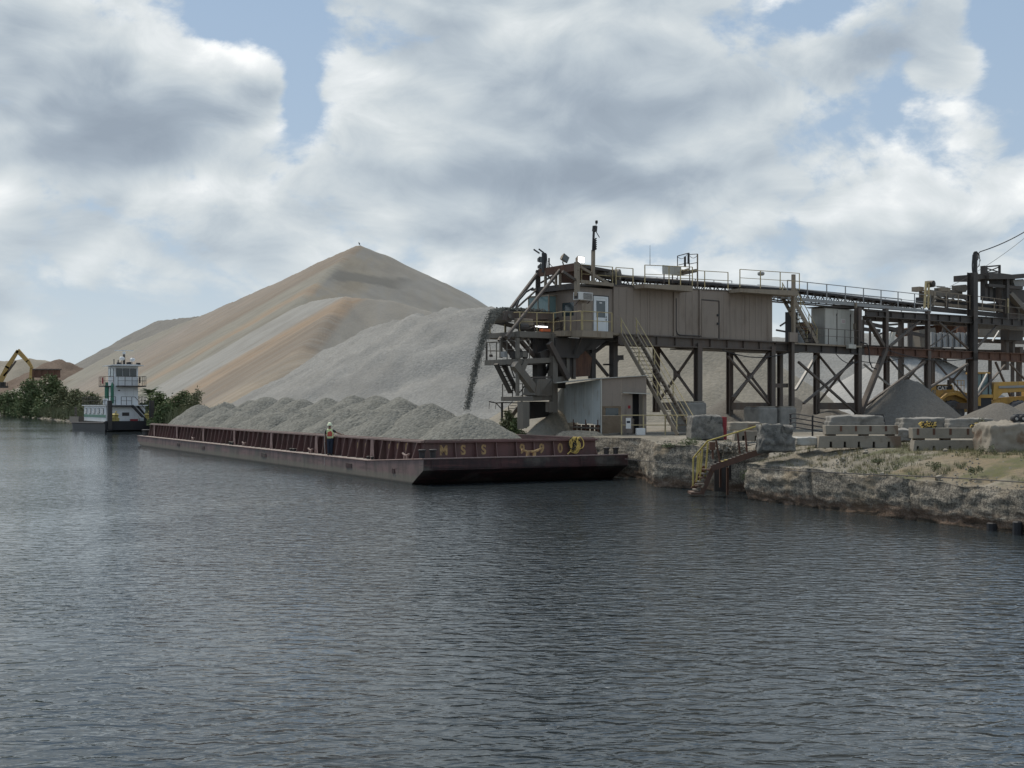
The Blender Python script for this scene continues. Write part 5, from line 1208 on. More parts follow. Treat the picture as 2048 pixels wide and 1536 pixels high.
mb = MB(); mb.box(s_(1256, 0).x, s_(1261, 0).x, .0, .02, s_(0+1256, 817).z, s_(1256, 811).z); part('warning_sign', mb, M['red'], shd)
mb = MB(); mb.box(x1-.06, x1, .08, 2.4, zg, zr-.1); part('wall_panel', mb, M['tan'], shd)
mb = MB(); mb.box(-.06, .02, -.06, .0, zg, zl); part('corner_post', mb, M['tin2'], shd)
mb = MB(); mb.prism([(-2.6, zl-.22), (-.3, zl+.02), (x1+.1, zr+.05), (x1+.1, zr+.01), (-.3, zl-.03), (-2.6, zl-.27)], -.15, 3.6); part('roof', mb, M['tin2'], shd)
mb = MB(); mb.box(0, .05, .05, 2.2, zg, zl-.1); part('wall_panel', mb, M['dark'], shd)
# tin side, in sheets, running back to the left
A0 = Vector((-.07, -.02)); A1 = Vector((at(1128, 0, 75).x, 75)); A1 = Vector(SF.inv(A1.x, A1.y))
nS = 5
def corr(p, q, z00, z01, z10, z11, name='tin_sheet', mat='tin', lab=None):
    mb = MB(); n = 14; nr = Vector((q-p)).normalized(); nr = Vector((nr.y, -nr.x)); vs = []
    for i in range(n+1):
        t = i/n; w = p.lerp(q, t)+nr*(.022*math.sin(i*math.pi)+(.02 if i % 2 else 0))
        vs += [(w.x, w.y, z00+(z10-z00)*t), (w.x, w.y, z01+(z11-z01)*t)]
    fs = [(2*i, 2*i+2, 2*i+3, 2*i+1) for i in range(n)]; mb.add(vs, fs)
    o = part(name, mb, M[mat], shd, lab, fix=False); m = o.modifiers.new('s', 'SOLIDIFY'); m.thickness = .01
zlow = s_(1203, 850).z
for i in range(nS):
    p = A0.lerp(A1, i/nS+.004); q = A0.lerp(A1, (i+1)/nS); j = (0, .03, -.02, .04, 0, .02)[i]
    corr(p, q, zlow+j+i*.02, zl-.04-.05*i, zlow+(i+1)*.02+j, zl-.09-.05*i)
B = A1+Vector((-.75, .9)); ztp = zl-.3
mb = MB(); mb.add([(A1.x, A1.y-.02, zlow+.1), (A1.x, A1.y-.02, ztp), (B.x, B.y, ztp-1.0), (B.x+.12, B.y, zlow+.15), ((A1.x+B.x)/2, (A1.y+B.y)/2-.08, 3.6)], [(0, 4, 3), (3, 4, 2), (2, 4, 1), (1, 4, 0)])
o = part('tin_sheet', mb, M['tin2'], shd, 'bent pale tin sheet at the left end', fix=False); o.modifiers.new('s', 'SOLIDIFY').thickness = .01
for i, t in enumerate((.05, .38, .72, .98)):
    w = A0.lerp(A1, t); mb = MB(); mb.beam((w.x, w.y+.06, zg-.1), (w.x, w.y+.06, zlow+.3), .1, .1); part('leg', mb, M['rust'], shd)
mb = MB(); mb.beam((A0.x, A0.y+.1, zlow-.2), (A1.x, A1.y+.1, zlow-.15), .12, .1); part('sill_beam', mb, M['dusty'], shd)
for i in range(8):
    w = A0.lerp(A1, .06+i*.12); mb = MB(); mb.box(w.x-.1, w.x+.1, w.y+.5, w.y+.56, zg-.1, zlow-.02); part('back_board', mb, M['rust'], shd)
# guard rail by the shed, water-side
rl = thing('guard_rail', 'yellow pipe guard rail in front of the shed doorway and stair foot', 'railing', SF, tuple(s_(1320, 873, -1.2)))
rail(rl, [Vector((s_(1243, 0, -1.1).x, -1.1, GZ-.05)), Vector((s_(1374, 0, -1.1).x, -1.1, GZ-.05))], 1.15, 1.15, .035, 'yellow')
mb = MB(); mb.box(s_(1252, 0, -1.2).x, s_(1262, 0, -1.2).x, -1.17, -1.15, GZ+.35, GZ+.95); sg = part('notice', mb, M['sign'], rl)
mb = MB(); mb.box(s_(1253.5, 0, -1.2).x, s_(1260.5, 0, -1.2).x, -1.176, -1.171, GZ+.66, GZ+.78); part('printed_band', mb, M['jeans'], sg)
mb = MB(); a = s_(1272, 0, -1.4).x; mb.box(a, a+.50, -1.6, -1.2, GZ-.02, GZ+.38); bkt = solo('concrete_cube', mb, M['sign'], 'small pale block on the quay edge below the shed doorway', 'block', fr=SF, at_=(a+.25, -1.4, GZ), bevel=.03)
mb = MB()
for i in range(5): mb.beam((s_(1218+i*9, 0, -.9).x, -.9+.1*(i % 2), GZ+.05+.03*(i % 3)), (s_(1240+i*6, 0, -.9).x, -.7-.1*(i % 2), GZ+.06), .12, .05)
mb.box(s_(1205, 0, -.9).x, s_(1282, 0, -.9).x, -1.0, -.3, GZ-.02, GZ+.03)
props(solo('board_pile', mb, M['dusty'], 'low litter of boards on the ground in front of the shed', 'boards', fr=SF, at_=(1.5, -.8, GZ)), kind='stuff')
mb = MB(); mb.box(s_(1262, 0, .6).x, s_(1268, 0, .6).x, .5, .9, GZ, GZ+.9); solo('tan_bin', mb, M['tan2'], 'small tan bin standing just inside the shed doorway', 'bin', fr=SF, at_=(s_(1265, 0, .6).x, .7, GZ), bevel=.03)
# ------------------------------------------------------------------ the barge
BF = Frame(-4.14, 58.29, .485); BL, BW = 66.2, 11.35
def b_(px, py, x): # point on the barge's lengthwise upright plane x seen at a pixel
    k = (px-1024)/F; y = (k*(BF.o[1]+x*BF.v[1])-BF.o[0]-x*BF.v[0])/(BF.u[0]-k*BF.u[1])
    Y = BF.o[1]+x*BF.v[1]+y*BF.u[1]; return Vector((x, y, CH-(py-HY)/F*Y))
bg = thing('barge', 'long faded red hopper barge heaped with gravel, moored along the quay', 'barge', BF, (BW/2, BL/2, 0))
zd = lambda y: .93+.35*max(0, min(1, (7.2-y)/7.2))
prof = [(0, 1.28), (0, .72), (1.46, -.02), (2.6, -.7), (BL-3.4, -.7), (BL-1.6, .1), (BL, .45), (BL, .93), (7.2, .93)]
# hull sides in plates
ys = [0, 7.2]+[7.2+i*(BL-3.2-7.2)/11 for i in range(1, 12)]+[BL]
def hull_poly(y0, y1, zt_=None):
    def bot(y): return float(np.interp(y, [0, 0.01, 1.46, 2.6, BL-3.4, BL-1.6, BL], [.72, .71, -.02, -.7, -.7, .1, .45]))
    n = 6 if (y0 < 3 or y1 > BL-4) else 1
    yy = [y0+(y1-y0)*i/n for i in range(n+1)]
    return [(y, bot(y)) for y in yy]+[(y, zd(y)) for y in yy[::-1]]
for x0, x1 in ((0, .02), (BW-.02, BW)):
    for a, b in zip(ys[:-1], ys[1:]):
        mb = MB(); mb.prism(hull_poly(a+(.008 if a else 0), b-.008), x0, x1, 'x'); part('hull_plate', mb, M['hull'], bg)
mb = MB(); mb.box(.03, BW-.03, .0, .03, .72, 1.28); part('headlog', mb, M['rake'], bg)
mb = MB(); mb.box(.4, BW*.33, -.03, -.001, .80, 1.20); mb.box(BW*.36, BW*.72, -.03, -.001, .78, 1.22); mb.box(BW*.75, BW-.3, -.03, -.001, .80, 1.20); part('fender_plate', mb, M['rake'], bg)
mb = MB(); mb.add([(.03, .0, .719), (BW-.03, .0, .719), (BW-.03, 1.46, -.02), (.03, 1.46, -.02), (.03, 2.6, -.7), (BW-.03, 2.6, -.7)], [(0, 1, 2, 3), (3, 2, 5, 4)]); part('rake_plate', mb, M['rake'], bg)
mb = MB(); mb.box(.03, BW-.03, BL-.03, BL, .45, .93); mb.add([(.03, BL, .45), (BW-.03, BL, .45), (BW-.03, BL-3.4, -.7), (.03, BL-3.4, -.7)], [(0, 1, 2, 3)]); part('stern_plate', mb, M['rake'], bg)
# deck strips
xs0, xs1, yc0, yc1 = .86, BW-.86, 1.78, BL-2.0
mb = MB(); mb.add([(.02, 0, 1.282), (BW-.02, 0, 1.282), (BW-.02, 7.2, .932), (.02, 7.2, .932)], [(0, 1, 2, 3)]); part('bow_deck', mb, M['coam'], bg)
mb = MB(); mb.box(.02, xs0, 7.2, BL, .90, .932); mb.box(xs1, BW-.02, 7.2, BL, .90, .932); mb.box(xs0, xs1, yc1, BL, .90, .932); part('side_deck', mb, M['coam'], bg)
mb = MB(); mb.tube([(-.01, 0, 1.26), (-.01, 7.2, .91), (-.01, BL, .91)], .035, 6); mb.tube([(-.0, -.02, 1.26), (BW, -.02, 1.26)], .04, 6); part('deck_edge', mb, M['coam'], bg)
for a, c in ((b_(790, 900, 0).y, .35), (9.4, .9), (25, 1.1), (41, .9), (49, 1.0)):
    mb = MB(); mb.box(-.03, .0, a, a+c, .42, .66); part('doubler_plate', mb, M['rake'], bg)
# coaming: plate, cap, ribs
zc = 2.05
for x, s in ((xs0, -1), (xs1, 1)):
    mb = MB(); mb.box(x-.01, x+.01, yc0, yc1, .9, zc); part('coaming', mb, M['bargered'], bg)
for y in (yc0, yc1):
    mb = MB(); mb.box(xs0+.011, xs1-.011, y-.01, y+.01, .9, zc); part('coaming', mb, M['bargered'], bg)
nseg = 9
for x, s in ((xs0, -1), (xs1, 1)):
    for i in range(nseg):
        a = yc0+(yc1-yc0)*i/nseg; b = yc0+(yc1-yc0)*(i+1)/nseg-.02
        mb = MB(); mb.box(x-(.20 if s < 0 else -.012), x+(.20 if s > 0 else -.012), a, b, zc-.09, zc+.0); mb.box(x-.02, x+.02, a, b, zc+.001, zc+.05); part('coaming_cap', mb, M['coam'], bg)
mb = MB(); mb.box(xs0, xs1, yc0-.20, yc0-.012, zc-.10, zc-.0); mb.box(xs0, xs1, yc0-.02, yc0+.02, zc+.001, zc+.05); part('coaming_cap', mb, M['bargered'], bg)
mb = MB(); mb.box(xs0, xs1, yc1+.012, yc1+.2, zc-.10, zc); part('coaming_cap', mb, M['coam'], bg)
nr = 56; me_ = None
for x, s in ((xs0-.011, -1), (xs1+.011, 1)):
    for i in range(nr):
        y = yc0+.5+(yc1-yc0-1)*i/(nr-1); zz = zd(y)
        w = .34 if i % 8 else .42
        mb = MB(); mb.prism([(x, zz), (x+s*w, zz), (x+s*.14, zc-.1), (x, zc-.1)], y-.012, y+.012); o = part('rib', mb, M['bargered'], bg)
        mb = MB(); mb.beam((x+s*w, y, zz), (x+s*.14, y, zc-.1), .02, .09, (1, 0, 0)); part('rib_flange', mb, M['ribs'], o)
        if i % 8 == 5 and s < 0:
            mb = MB(); mb.prism([(y-.3, zz), (y+.3, zz), (y+.18, zc-.1), (y-.18, zc-.1)], x+s*.30, x+s*.32, 'x'); part('wide_bracket', mb, M['ribs'], o)
fx = [BF.p(px, 0, yc0-.01).x for px in (908, 950, 990, 1030, 1065, 1104)]
for i, x in enumerate(fx):
    mb = MB(); mb.prism([(yc0-.012, zd(1.5)), (yc0-.26, zd(1.5)), (yc0-.12, zc-.1), (yc0-.012, zc-.1)], x-.012, x+.012, 'x'); o = part('rib', mb, M['bargered'], bg)
    mb = MB(); mb.beam((x, yc0-.27, zd(1.5)), (x, yc0-.13, zc-.1), .05, .02, (1, 0, 0)); part('rib_flange', mb, M['ribs'], o)
# lettering
def text(s, size, mat, name, parent, loc, rot, extrude=.004, sx=1.0, lab=None):
    cu = bpy.data.curves.new(name, 'FONT'); cu.body = s; cu.size = size; cu.extrude = extrude; cu.align_x = 'CENTER'; cu.offset = size*.035
    tmp = bpy.data.objects.new('tmp', cu); COL.objects.link(tmp); dg = bpy.context.evaluated_depsgraph_get(); dg.update()
    me = bpy.data.meshes.new_from_object(tmp.evaluated_get(dg)); bpy.data.objects.remove(tmp); bpy.data.curves.remove(cu)
    me.materials.clear(); me.materials.append(M[mat] if isinstance(mat, str) else mat)
    o = bpy.data.objects.new(name, me); COL.objects.link(o); o.parent = parent
    rt = parent
    while rt.parent: rt = rt.parent
    o.location = Vector(loc)-BASE[rt.name]; o.rotation_euler = rot; o.scale = (sx, 1, 1)
    return o
M['paintyellow'] = metal('faded yellow stencil paint', (.38, .26, .12), .5, (.15, .08, .055), .8, 3, dust=0)
zt_ = 1.36
for px, ch in ((887, 'M'), (926, 'S'), (967, 'S'), (1044, '9'), (1083, '9'), (1120, '0')):
    text(ch, .66, 'paintyellow', 'letter', bg, (BF.p(px, 0, yc0).x, yc0-.018, zt_), (R(90), 0, 0), sx=.88)
yy = [yc0+.5+(yc1-yc0-1)*(i+.5)/(nr-1) for i in range(12)]
for k, ch in ((1, '0'), (2, '9'), (3, '9'), (5, 'S'), (6, 'S'), (7, 'M')):
    text(ch, .72, 'paintyellow', 'letter', bg, (xs0-.018, yy[k], zd(yy[k])+.30), (R(90), 0, R(-90)), sx=.88)
# timberheads, bitts and cleats
def bitts(x, y, z, along=False, r=.17, h=.42):
    for k in (-.28, .28):
        c = Vector((x+(0 if along else k), y+(k if along else 0), z))
        mb = MB(); mb.lathe(c, [(r*.8, 0), (r*.85, h*.7), (r*1.15, h*.9), (r*1.15, h), (r*.9, h+.02)], (0, 0, 1), 14); part('bitt', mb, M['hullblack'], bg)
def cleat(x, y, z, along=True, mat='coam', s=1.0):
    d = Vector((0, 1, 0)) if along else Vector((1, 0, 0)); c = Vector((x, y, z))
    mb = MB(); mb.tube([c-d*.42*s+Vector((0, 0, .27*s)), c-d*.15*s+Vector((0, 0, .19*s)), c+d*.15*s+Vector((0, 0, .19*s)), c+d*.42*s+Vector((0, 0, .27*s))], .05*s, 6)
    mb.beam(c-d*.15*s, c-d*.15*s+Vector((0, 0, .18*s)), .1*s); mb.beam(c+d*.15*s, c+d*.15*s+Vector((0, 0, .18*s)), .1*s)
    part('cleat', mb, M[mat], bg)
bitts(BF.p(855, 0, 1.0).x, 1.0, zd(1)); bitts(BF.p(1222, 0, .9).x, .9, zd(1), r=.15, h=.36)
cleat(BF.p(1062, 0, .6).x, .6, zd(.6), False, 'paintyellow', 1.25)
for px in (812,): cleat(.4, b_(px, 900, .4).y, zd(3))
for px in (621, 488, 386): cleat(.42, b_(px, 900, .42).y, .932)
bitts(.5, b_(741, 900, .5).y, .932, True, .11, .14); bitts(.5, b_(586, 900, .5).y, .932, True, .13, .16); bitts(.5, b_(464, 900, .5).y, .932, True, .15, .2); bitts(.55, BL-1.1, .932, True, .3, .55)
mb = MB()
for k in range(8): mb.tube([(.35+.05*k, 5.2+.12*k, zd(5.4)+.05), (.4+.04*k, 5.9+.1*k, zd(5.6)+.05)], .04, 5)
# gravel bed and heaps
mb = MB(); mb.box(xs0+.02, xs1-.02, yc0+.02, yc1-.02, .3, 1.62); solo('gravel_bed', mb, M['g_barge'], 'level gravel load filling the barge hopper below its coaming', 'gravel', fr=BF, at_=(BW/2, BL/2, .3))
words = 'first second third fourth fifth sixth seventh eighth ninth tenth eleventh twelfth thirteenth fourteenth'.split()
def heap(x, y, z, lb, seed, sl=.62, rx=0):
    zb = 1.55; n = 56; rings = 20; rmax = (z-zb)/sl+.5; vs = []; rr = rnd.uniform(0, 9)
    for j in range(rings+1):
        for k in range(n):
            a = 2*math.pi*k/n; r = rmax*j/rings
            px_, py_ = x+r*math.cos(a), y+r*math.sin(a)
            w = float(fbm(px_*.6+rr, py_*.6, 4, seed))*.38; fl = abs(float(vnoise(a*5+rr, r*.2, seed)))*.16*min(1, r)
            zz = z-sl*(math.sqrt(r*r+.45**2)-.45)+w*min(1, r*1.4+.15)-fl
            cx_, cy_ = min(max(px_, xs0+.03), xs1-.03), min(max(py_, yc0+.03), yc1-.03)
            e = min(cx_-xs0, xs1-cx_, cy_-yc0, yc1-cy_)
            zz = min(zz, 1.93+e*1.2) if e < 1.5 else zz
            vs.append((cx_, cy_, max(zz, zb-.1)))
    fs = [(j*n+k, j*n+(k+1) % n, (j+1)*n+(k+1) % n, (j+1)*n+k) for j in range(rings) for k in range(n)]
    mb = MB(); mb.add(vs, fs); return solo('gravel_heap', mb, M['g_barge'], lb, 'gravel heap', 'gravel heaps in the barge', fr=BF, at_=(x, y, zb), smooth=True, fix=False)
near = [(937, 825, 4.9), (865, 806, 5.6), (786, 820, 3.9), (740, 821, 3.8), (690, 817, 4.0), (628, 815, 3.9), (581, 814, 3.9), (543, 815, 3.9), (507, 814, 3.9), (476, 814, 3.9), (449, 813, 3.9), (405, 811, 4.0)]
far_ = [(798, 793, 7.6), (750, 790, 7.6), (705, 790, 7.6), (651, 795, 7.7), (606, 799, 7.6), (574, 795, 7.6), (532, 794, 7.6), (502, 800, 7.6), (451, 798, 7.6)]
for i, (px, py, x) in enumerate(near):
    p = b_(px, py, x); heap(x, p.y, p.z, 'grey gravel heap in the near row of the barge, %s from the bow' % words[i], 40+i, .62 if i > 1 else .60)
for i, (px, py, x) in enumerate(far_):
    p = b_(px, py, x); heap(x, p.y, p.z, 'grey gravel heap in the far row of the barge, %s from the bow' % words[i], 60+i, .60)
# rope coil hung on the bow coaming
rc = thing('rope_coil', 'yellow and black rope coil hung over the bow coaming of the barge', 'rope', BF, (BF.p(1151, 0, yc0).x, yc0-.2, 2.1))
c0 = BF.p(1151, 0, yc0-.3); c0.y = yc0-.30
for k in range(18):
    o1 = rnd.uniform(-.25, .25); w_ = rnd.uniform(.06, .26); L = rnd.uniform(.5, .85); dy = rnd.uniform(-.08, .05); mb = MB()
    mb.tube([(c0.x+o1+w_*math.cos(t), c0.y+dy+.05*math.sin(2*t), 2.14-L/2+L/2*math.sin(t)) for t in [i*2*math.pi/14 for i in range(15)]], .028, 5)
    part('rope_loop', mb, M['rope' if k % 3 else 'ropek'], rc)
for k in range(26):
    mb = MB(); a = Vector((c0.x+rnd.uniform(-.33, .33), c0.y-.06, 2.12-rnd.uniform(0, .66))); mb.beam(a, a+Vector((rnd.uniform(-.05, .05), 0, -.07)), .05, .05); part('twist', mb, M['ropek'], rc)
mb = MB(); mb.tube([(c0.x-.2, c0.y, 1.6), (c0.x-.3, c0.y, 1.42), (c0.x-.5, c0.y-.05, 1.28)], .03, 5); part('rope_tail', mb, M['rope'], rc)

# ------------------------------------------------------------------ the person on the side deck
pp = b_(660, 912, .38); pp.z = .935
WP = BF.w(pp.x, pp.y, pp.z)
PF = Frame(WP.x, WP.y, R(-4))
pr = thing('person', 'person in pale yellow hard hat, yellow vest and dark jeans on the barge deck', 'person', PF, (0, 0, .935))
def skin(name, chains, mat, parent, root=0, sub=2, lab=None):
    vs, es, rs_ = [], [], []
    idx = {}
    for ch in chains:
        prev = None
        for p, r in ch:
            key = tuple(round(c, 4) for c in p)
            if key not in idx: idx[key] = len(vs); vs.append(p); rs_.append(r)
            if prev is not None and prev != idx[key]: es.append((prev, idx[key]))
            prev = idx[key]
    me = bpy.data.meshes.new(name); me.from_pydata([tuple(Vector(v)) for v in vs], es, []); o = bpy.data.objects.new(name, me); COL.objects.link(o)
    sm = o.modifiers.new('skin', 'SKIN'); sm.use_smooth_shade = True
    for i, r in enumerate(rs_):
        sv = me.skin_vertices[0].data[i]; sv.radius = r if isinstance(r, tuple) else (r, r); sv.use_root = (i == root)
    ss = o.modifiers.new('s', 'SUBSURF'); ss.levels = ss.render_levels = sub
    dg = bpy.context.evaluated_depsgraph_get(); dg.update(); m2 = bpy.data.meshes.new_from_object(o.evaluated_get(dg)); bpy.data.objects.remove(o)
    m2.materials.clear(); m2.materials.append(M[mat]); m2.polygons.foreach_set('use_smooth', [True]*len(m2.polygons))
    o = bpy.data.objects.new(name, m2); COL.objects.link(o); o.parent = parent
    if lab: o['label'] = lab
    return o
# local: x right in the picture, -y towards the camera; root at the feet
pel = (0.02, 0, .93)
body = [[(pel, (.135, .10)), ((.02, 0, 1.12), (.135, .095)), ((.0, .0, 1.32), (.165, .105)), ((-.01, -.0, 1.44), (.10, .08)), ((-.01, -.01, 1.52), .055), ((-.01, -.03, 1.60), (.072, .085)), ((-.01, -.03, 1.70), (.078, .092)), ((-.01, -.02, 1.76), (.05, .06))],
        [((-.01, .0, 1.44), (.10, .08)), ((-.22, .0, 1.39), .068), ((-.27, .0, 1.14), .052), ((-.27, -.03, .93), .035), ((-.285, -.05, .86), .038)],
        [((-.01, .0, 1.44), (.10, .08)), ((.20, .0, 1.39), .068), ((.38, .03, 1.28), .045), ((.58, .10, 1.20), .033), ((.66, .13, 1.18), .036)],
        [(pel, (.135, .10)), ((-.08, 0, .88), .088), ((-.07, -.02, .48), .06), ((-.06, .0, .09), .042), ((-.07, -.06, .04), .04), ((-.08, -.16, .035), .035)],
        [(pel, (.135, .10)), ((.12, 0, .88), .088), ((.10, -.02, .48), .06), ((.08, .02, .09), .042), ((.09, -.04, .04), .04), ((.12, -.14, .035), .035)]]
skin('body', body, 'skin', pr)
skin('jeans', [[((.02, 0, 1.04), (.175, .12)), ((.02, 0, .92), (.175, .12)), ((-.08, 0, .84), .12), ((-.07, -.02, .48), .095), ((-.06, .0, .07), .085)], [((.02, 0, .92), (.175, .12)), ((.12, 0, .84), .12), ((.10, -.02, .48), .095), ((.08, .02, .07), .085)]], 'jeans', pr)
skin('shirt', [[((.0, .0, 1.30), (.16, .108)), ((-.01, .0, 1.43), (.11, .088)), ((-.22, .0, 1.39), .082), ((-.26, .0, 1.18), .068)], [((-.01, .0, 1.43), (.11, .088)), ((.20, .0, 1.39), .082), ((.34, .025, 1.30), .06)]], 'shirt', pr)
skin('vest', [[((.02, 0, .86), (.20, .135)), ((.02, 0, 1.06), (.205, .135)), ((.0, .0, 1.28), (.235, .14)), ((-.01, .0, 1.41), (.17, .12)), ((-.16, 0, 1.43), .085)], [((-.01, .0, 1.41), (.17, .12)), ((.14, 0, 1.43), .085)]], 'vest', pr)
for nm, vs_, m in (('chest_pack', [(-.12, -.175, 1.08), (.15, -.175, 1.08), (.16, -.17, 1.27), (.08, -.165, 1.38), (-.10, -.17, 1.30)], 'redvest'),):
    mb = MB(); n = len(vs_); mb.add([(x, y-.03, z) for x, y, z in vs_]+[(x, y+.05, z) for x, y, z in vs_], [tuple(range(n)), tuple(range(2*n-1, n-1, -1))]+[(i, n+i, n+(i+1) % n, (i+1) % n) for i in range(n)])
    mb.v = [(v[0], v[1], v[2]+.935) for v in mb.v]; part(nm, mb, M[m], pr, bevel=.02)
for a, b in (((-.17, -.10, 1.45), (-.09, -.135, 1.30)), ((.15, -.10, 1.45), (.12, -.135, 1.30)), ((-.13, -.12, 1.46), (-.05, -.14, 1.34))):
    mb = MB(); mb.beam(Vector(a)+Vector((0, -.01, .935)), Vector(b)+Vector((0, -.01, .935)), .045, .02); part('reflective_stripe', mb, M['stripe'], pr)
mb = MB(); mb.box(-.15, .19, -.137, -.12, .935+1.02, .935+1.07); part('reflective_stripe', mb, M['stripe'], pr)
hc = Vector((-.01, -.03, .935+1.70))
mb = MB(); mb.lathe(hc, [(.165, -.005), (.16, .01), (.118, .03), (.115, .08), (.095, .125), (.055, .155), (.01, .165)], (0, -.08, 1), 20); part('hard_hat', mb, M['stripe'], pr, smooth=True)
pr.children[-1].data.materials[0] = plain('pale yellow hard hat', (.66, .74, .36), .4, .03)
mb = MB(); mb.box(-.075, .055, -.125, -.09, hc.z-.055, hc.z-.015); part('sunglasses', mb, M['black'], pr, bevel=.01)
mb = MB(); mb.lathe(hc+Vector((0, -.095, -.075)), [(.016, -.0), (.012, .02), (.004, .028)], (0, -1, 0), 8); part('nose', mb, M['skin'], pr)
for s, wrist, dr_ in ((-1, Vector((-.285, -.05, .84)), Vector((-.05, -.10, -1))), (1, Vector((.67, .135, 1.175)), Vector((1, .15, -.12)))):
    dr_.normalize(); wrist = wrist+Vector((0, 0, .935)); sd_v = dr_.cross(Vector((0, 1, 0))).normalized()
    for f in range(4):
        L = (.075, .085, .08, .065)[f]; b0 = wrist+sd_v*(.018*(f-1.5))+dr_*.03; mb = MB()
        mb.tube([b0, b0+dr_*L*.5+Vector((0, -.01, 0)), b0+dr_*L*.8+Vector((0, -.03, -.01)), b0+dr_*L+Vector((0, -.045, -.01))], .010, 6, .007); part('finger', mb, M['skin'], pr, smooth=True)
    mb = MB(); b0 = wrist+sd_v*.035; mb.tube([b0, b0+sd_v*.02+dr_*.03+Vector((0, -.02, 0)), b0+sd_v*.015+dr_*.055+Vector((0, -.035, 0))], .012, 6, .009); part('thumb', mb, M['skin'], pr, smooth=True)
for x in (-.075, .105):
    mb = MB(); mb.box(x-.05, x+.05, -.2, .06, .937, 1.03); part('boot', mb, M['black'], pr, bevel=.03)
mb = MB(); mb.tube([Vector((-.31, -.06, .935+1.28)), Vector((-.30, -.09, .935+.87)), Vector((-.28, -.1, .935+.5)), Vector((-.25, -.12, .935+.02)), Vector((-.24, -.35, .935-.15)), Vector((-.24, -.38, .935-.55))], .016, 5)
solo('hand_line', mb, M['ropew'], 'pale rope held by the person and trailing over the barge edge', 'rope', fr=PF, at_=(-.28, -.1, .935))
# ------------------------------------------------------------------ blocks and barriers on the bank
def rock(name, px0, px1, py0, py1, Y, depth, lb, mat='concrete', rough=.06, cat='concrete block', group='blocks along the quay', top_in=.04, seed=1, part_of=None):
    a, b = at(px0, py1, Y), at(px1, py0, Y); w, h = b.x-a.x, b.z-a.z
    bm = bmesh.new(); bmesh.ops.create_cube(bm, size=1); bmesh.ops.subdivide_edges(bm, edges=bm.edges, cuts=15, use_grid_fill=True)
    for v in bm.verts:
        c = v.co*2; k = (abs(c.x)**16+abs(c.y)**16+abs(c.z)**16)**(1/16); c = c/k if k > 0 else c
        p = Vector((c.x*w/2*(1-top_in*(c.z > 0)), c.y*depth/2, c.z*h/2))
        n = Vector(c).normalized()
        q = p*1.7+Vector((seed*3.1, seed, 0))
        d = float(fbm(q.x*1.0+q.y, q.z+q.y*.7, 4, seed))*rough*1.8+(abs(float(fbm(q.x*2.3-q.z*.6, q.z*2.3+q.y*1.9, 3, seed+3)))-.2)*rough*1.6
        v.co = p+n*d
    me = bpy.data.meshes.new(name); bm.to_mesh(me); bm.free(); me.polygons.foreach_set('use_smooth', [True]*len(me.polygons)); me.materials.append(M[mat])
    o = bpy.data.objects.new(name, me); COL.objects.link(o); o.location = ((a.x+b.x)/2, Y+depth/2, (a.z+b.z)/2)
    o.rotation_euler = (0, 0, R(rnd.uniform(-4, 4)))
    BASE[o.name] = Vector(o.location)
    return props(o, lb, cat, group)
rock('limestone_block', 1523, 1591, 851, 904, 48.4, 1.3, 'big dark rounded limestone block at the top of the yellow gangway', 'rock', .10, top_in=.1, seed=2)
rock('limestone_block', 1977, 2082, 848, 912, 44.5, 1.5, 'pale rounded limestone block cut by the right edge of the photo', 'concrete2', .10, seed=3)
rb_ = rock('limestone_block', 1381, 1447, 831, 880, 60, 1.6, 'dark streaked block with a red painted end by the foot of the main stair', 'rock', .05, seed=4)
mb = MB(); a, b = at(1447, 880, 60.1), at(1455, 832, 60.1); mb.box(a.x+.0, b.x, 60.3, 61.4, a.z, b.z-.05); rd = solo('red_plate', mb, M['red'], 'upright red painted plate against the right end of the dark block', 'plate', at_=((a.x+b.x)/2, 60.8, a.z))
rock('limestone_block', 1805, 1898, 836, 858, 53, 1.2, 'long low concrete block behind the left end of the right barrier stack', 'concrete', .05, seed=5)
rock('limestone_block', 1896, 1992, 838, 858, 52.5, 1.2, 'long low concrete block behind the right end of the right barrier stack', 'concrete', .05, seed=6)
rock('limestone_block', 1660, 1772, 832, 856, 55, 1.2, 'low concrete block behind the left barrier stack and black rail', 'concrete', .05, seed=7)
rock('limestone_block', 1592, 1641, 875, 891, 49.5, 1.2, 'flat white slab between the big dark block and the barriers', 'tin2', .03, seed=8)
rock('limestone_block', 1459, 1524, 844, 862, 57, 1.0, 'pale low wall block behind the yellow gangway rail', 'concrete2', .03, seed=9)
rock('limestone_block', 1797, 1826, 858, 884, 50.5, 1.2, 'pale worn block in the gap between the two barrier stacks', 'concrete', .05, seed=10)
def barrier(px0, px1, py0, py1, Y, lb, notches, low, lean=0):
    a, b = at(px0, py1, Y), at(px1, py0, Y); t = thing('concrete_barrier', lb, 'concrete barrier', at_=((a.x+b.x)/2, Y+.2, a.z), group='concrete barriers stacked on the bank')
    w = b.x-a.x; h = b.z-a.z; mb = MB()
    # notched outline: forklift pockets along the foot, tapered ends
    xs_ = sorted(notches); pts = [(a.x, a.z)]
    for px in xs_:
        x = at(px, 0, Y).x; pts += [(x-.055, a.z), (x-.04, a.z+h*.52), (x+.04, a.z+h*.52), (x+.055, a.z)] if low else []
    pts += [(b.x, a.z+lean), (b.x-.02, b.z+lean), (a.x+(.06 if low else -.02), b.z)]
    mb.prism(pts, Y, Y+.5); part('beam', mb, M['concrete2'], t, bevel=.015)
    for px in xs_:
        x = at(px, 0, Y).x; mb = MB()
        if low: mb.box(x-.04, x+.04, Y+.25, Y+.30, a.z, a.z+h*.5); part('pocket', mb, M['black'], t)
        else: mb.box(x-.045, x+.045, Y-.012, Y-.001, a.z+h*.35, b.z-.02); part('lifting_pocket', mb, M['rust'], t)
    return t
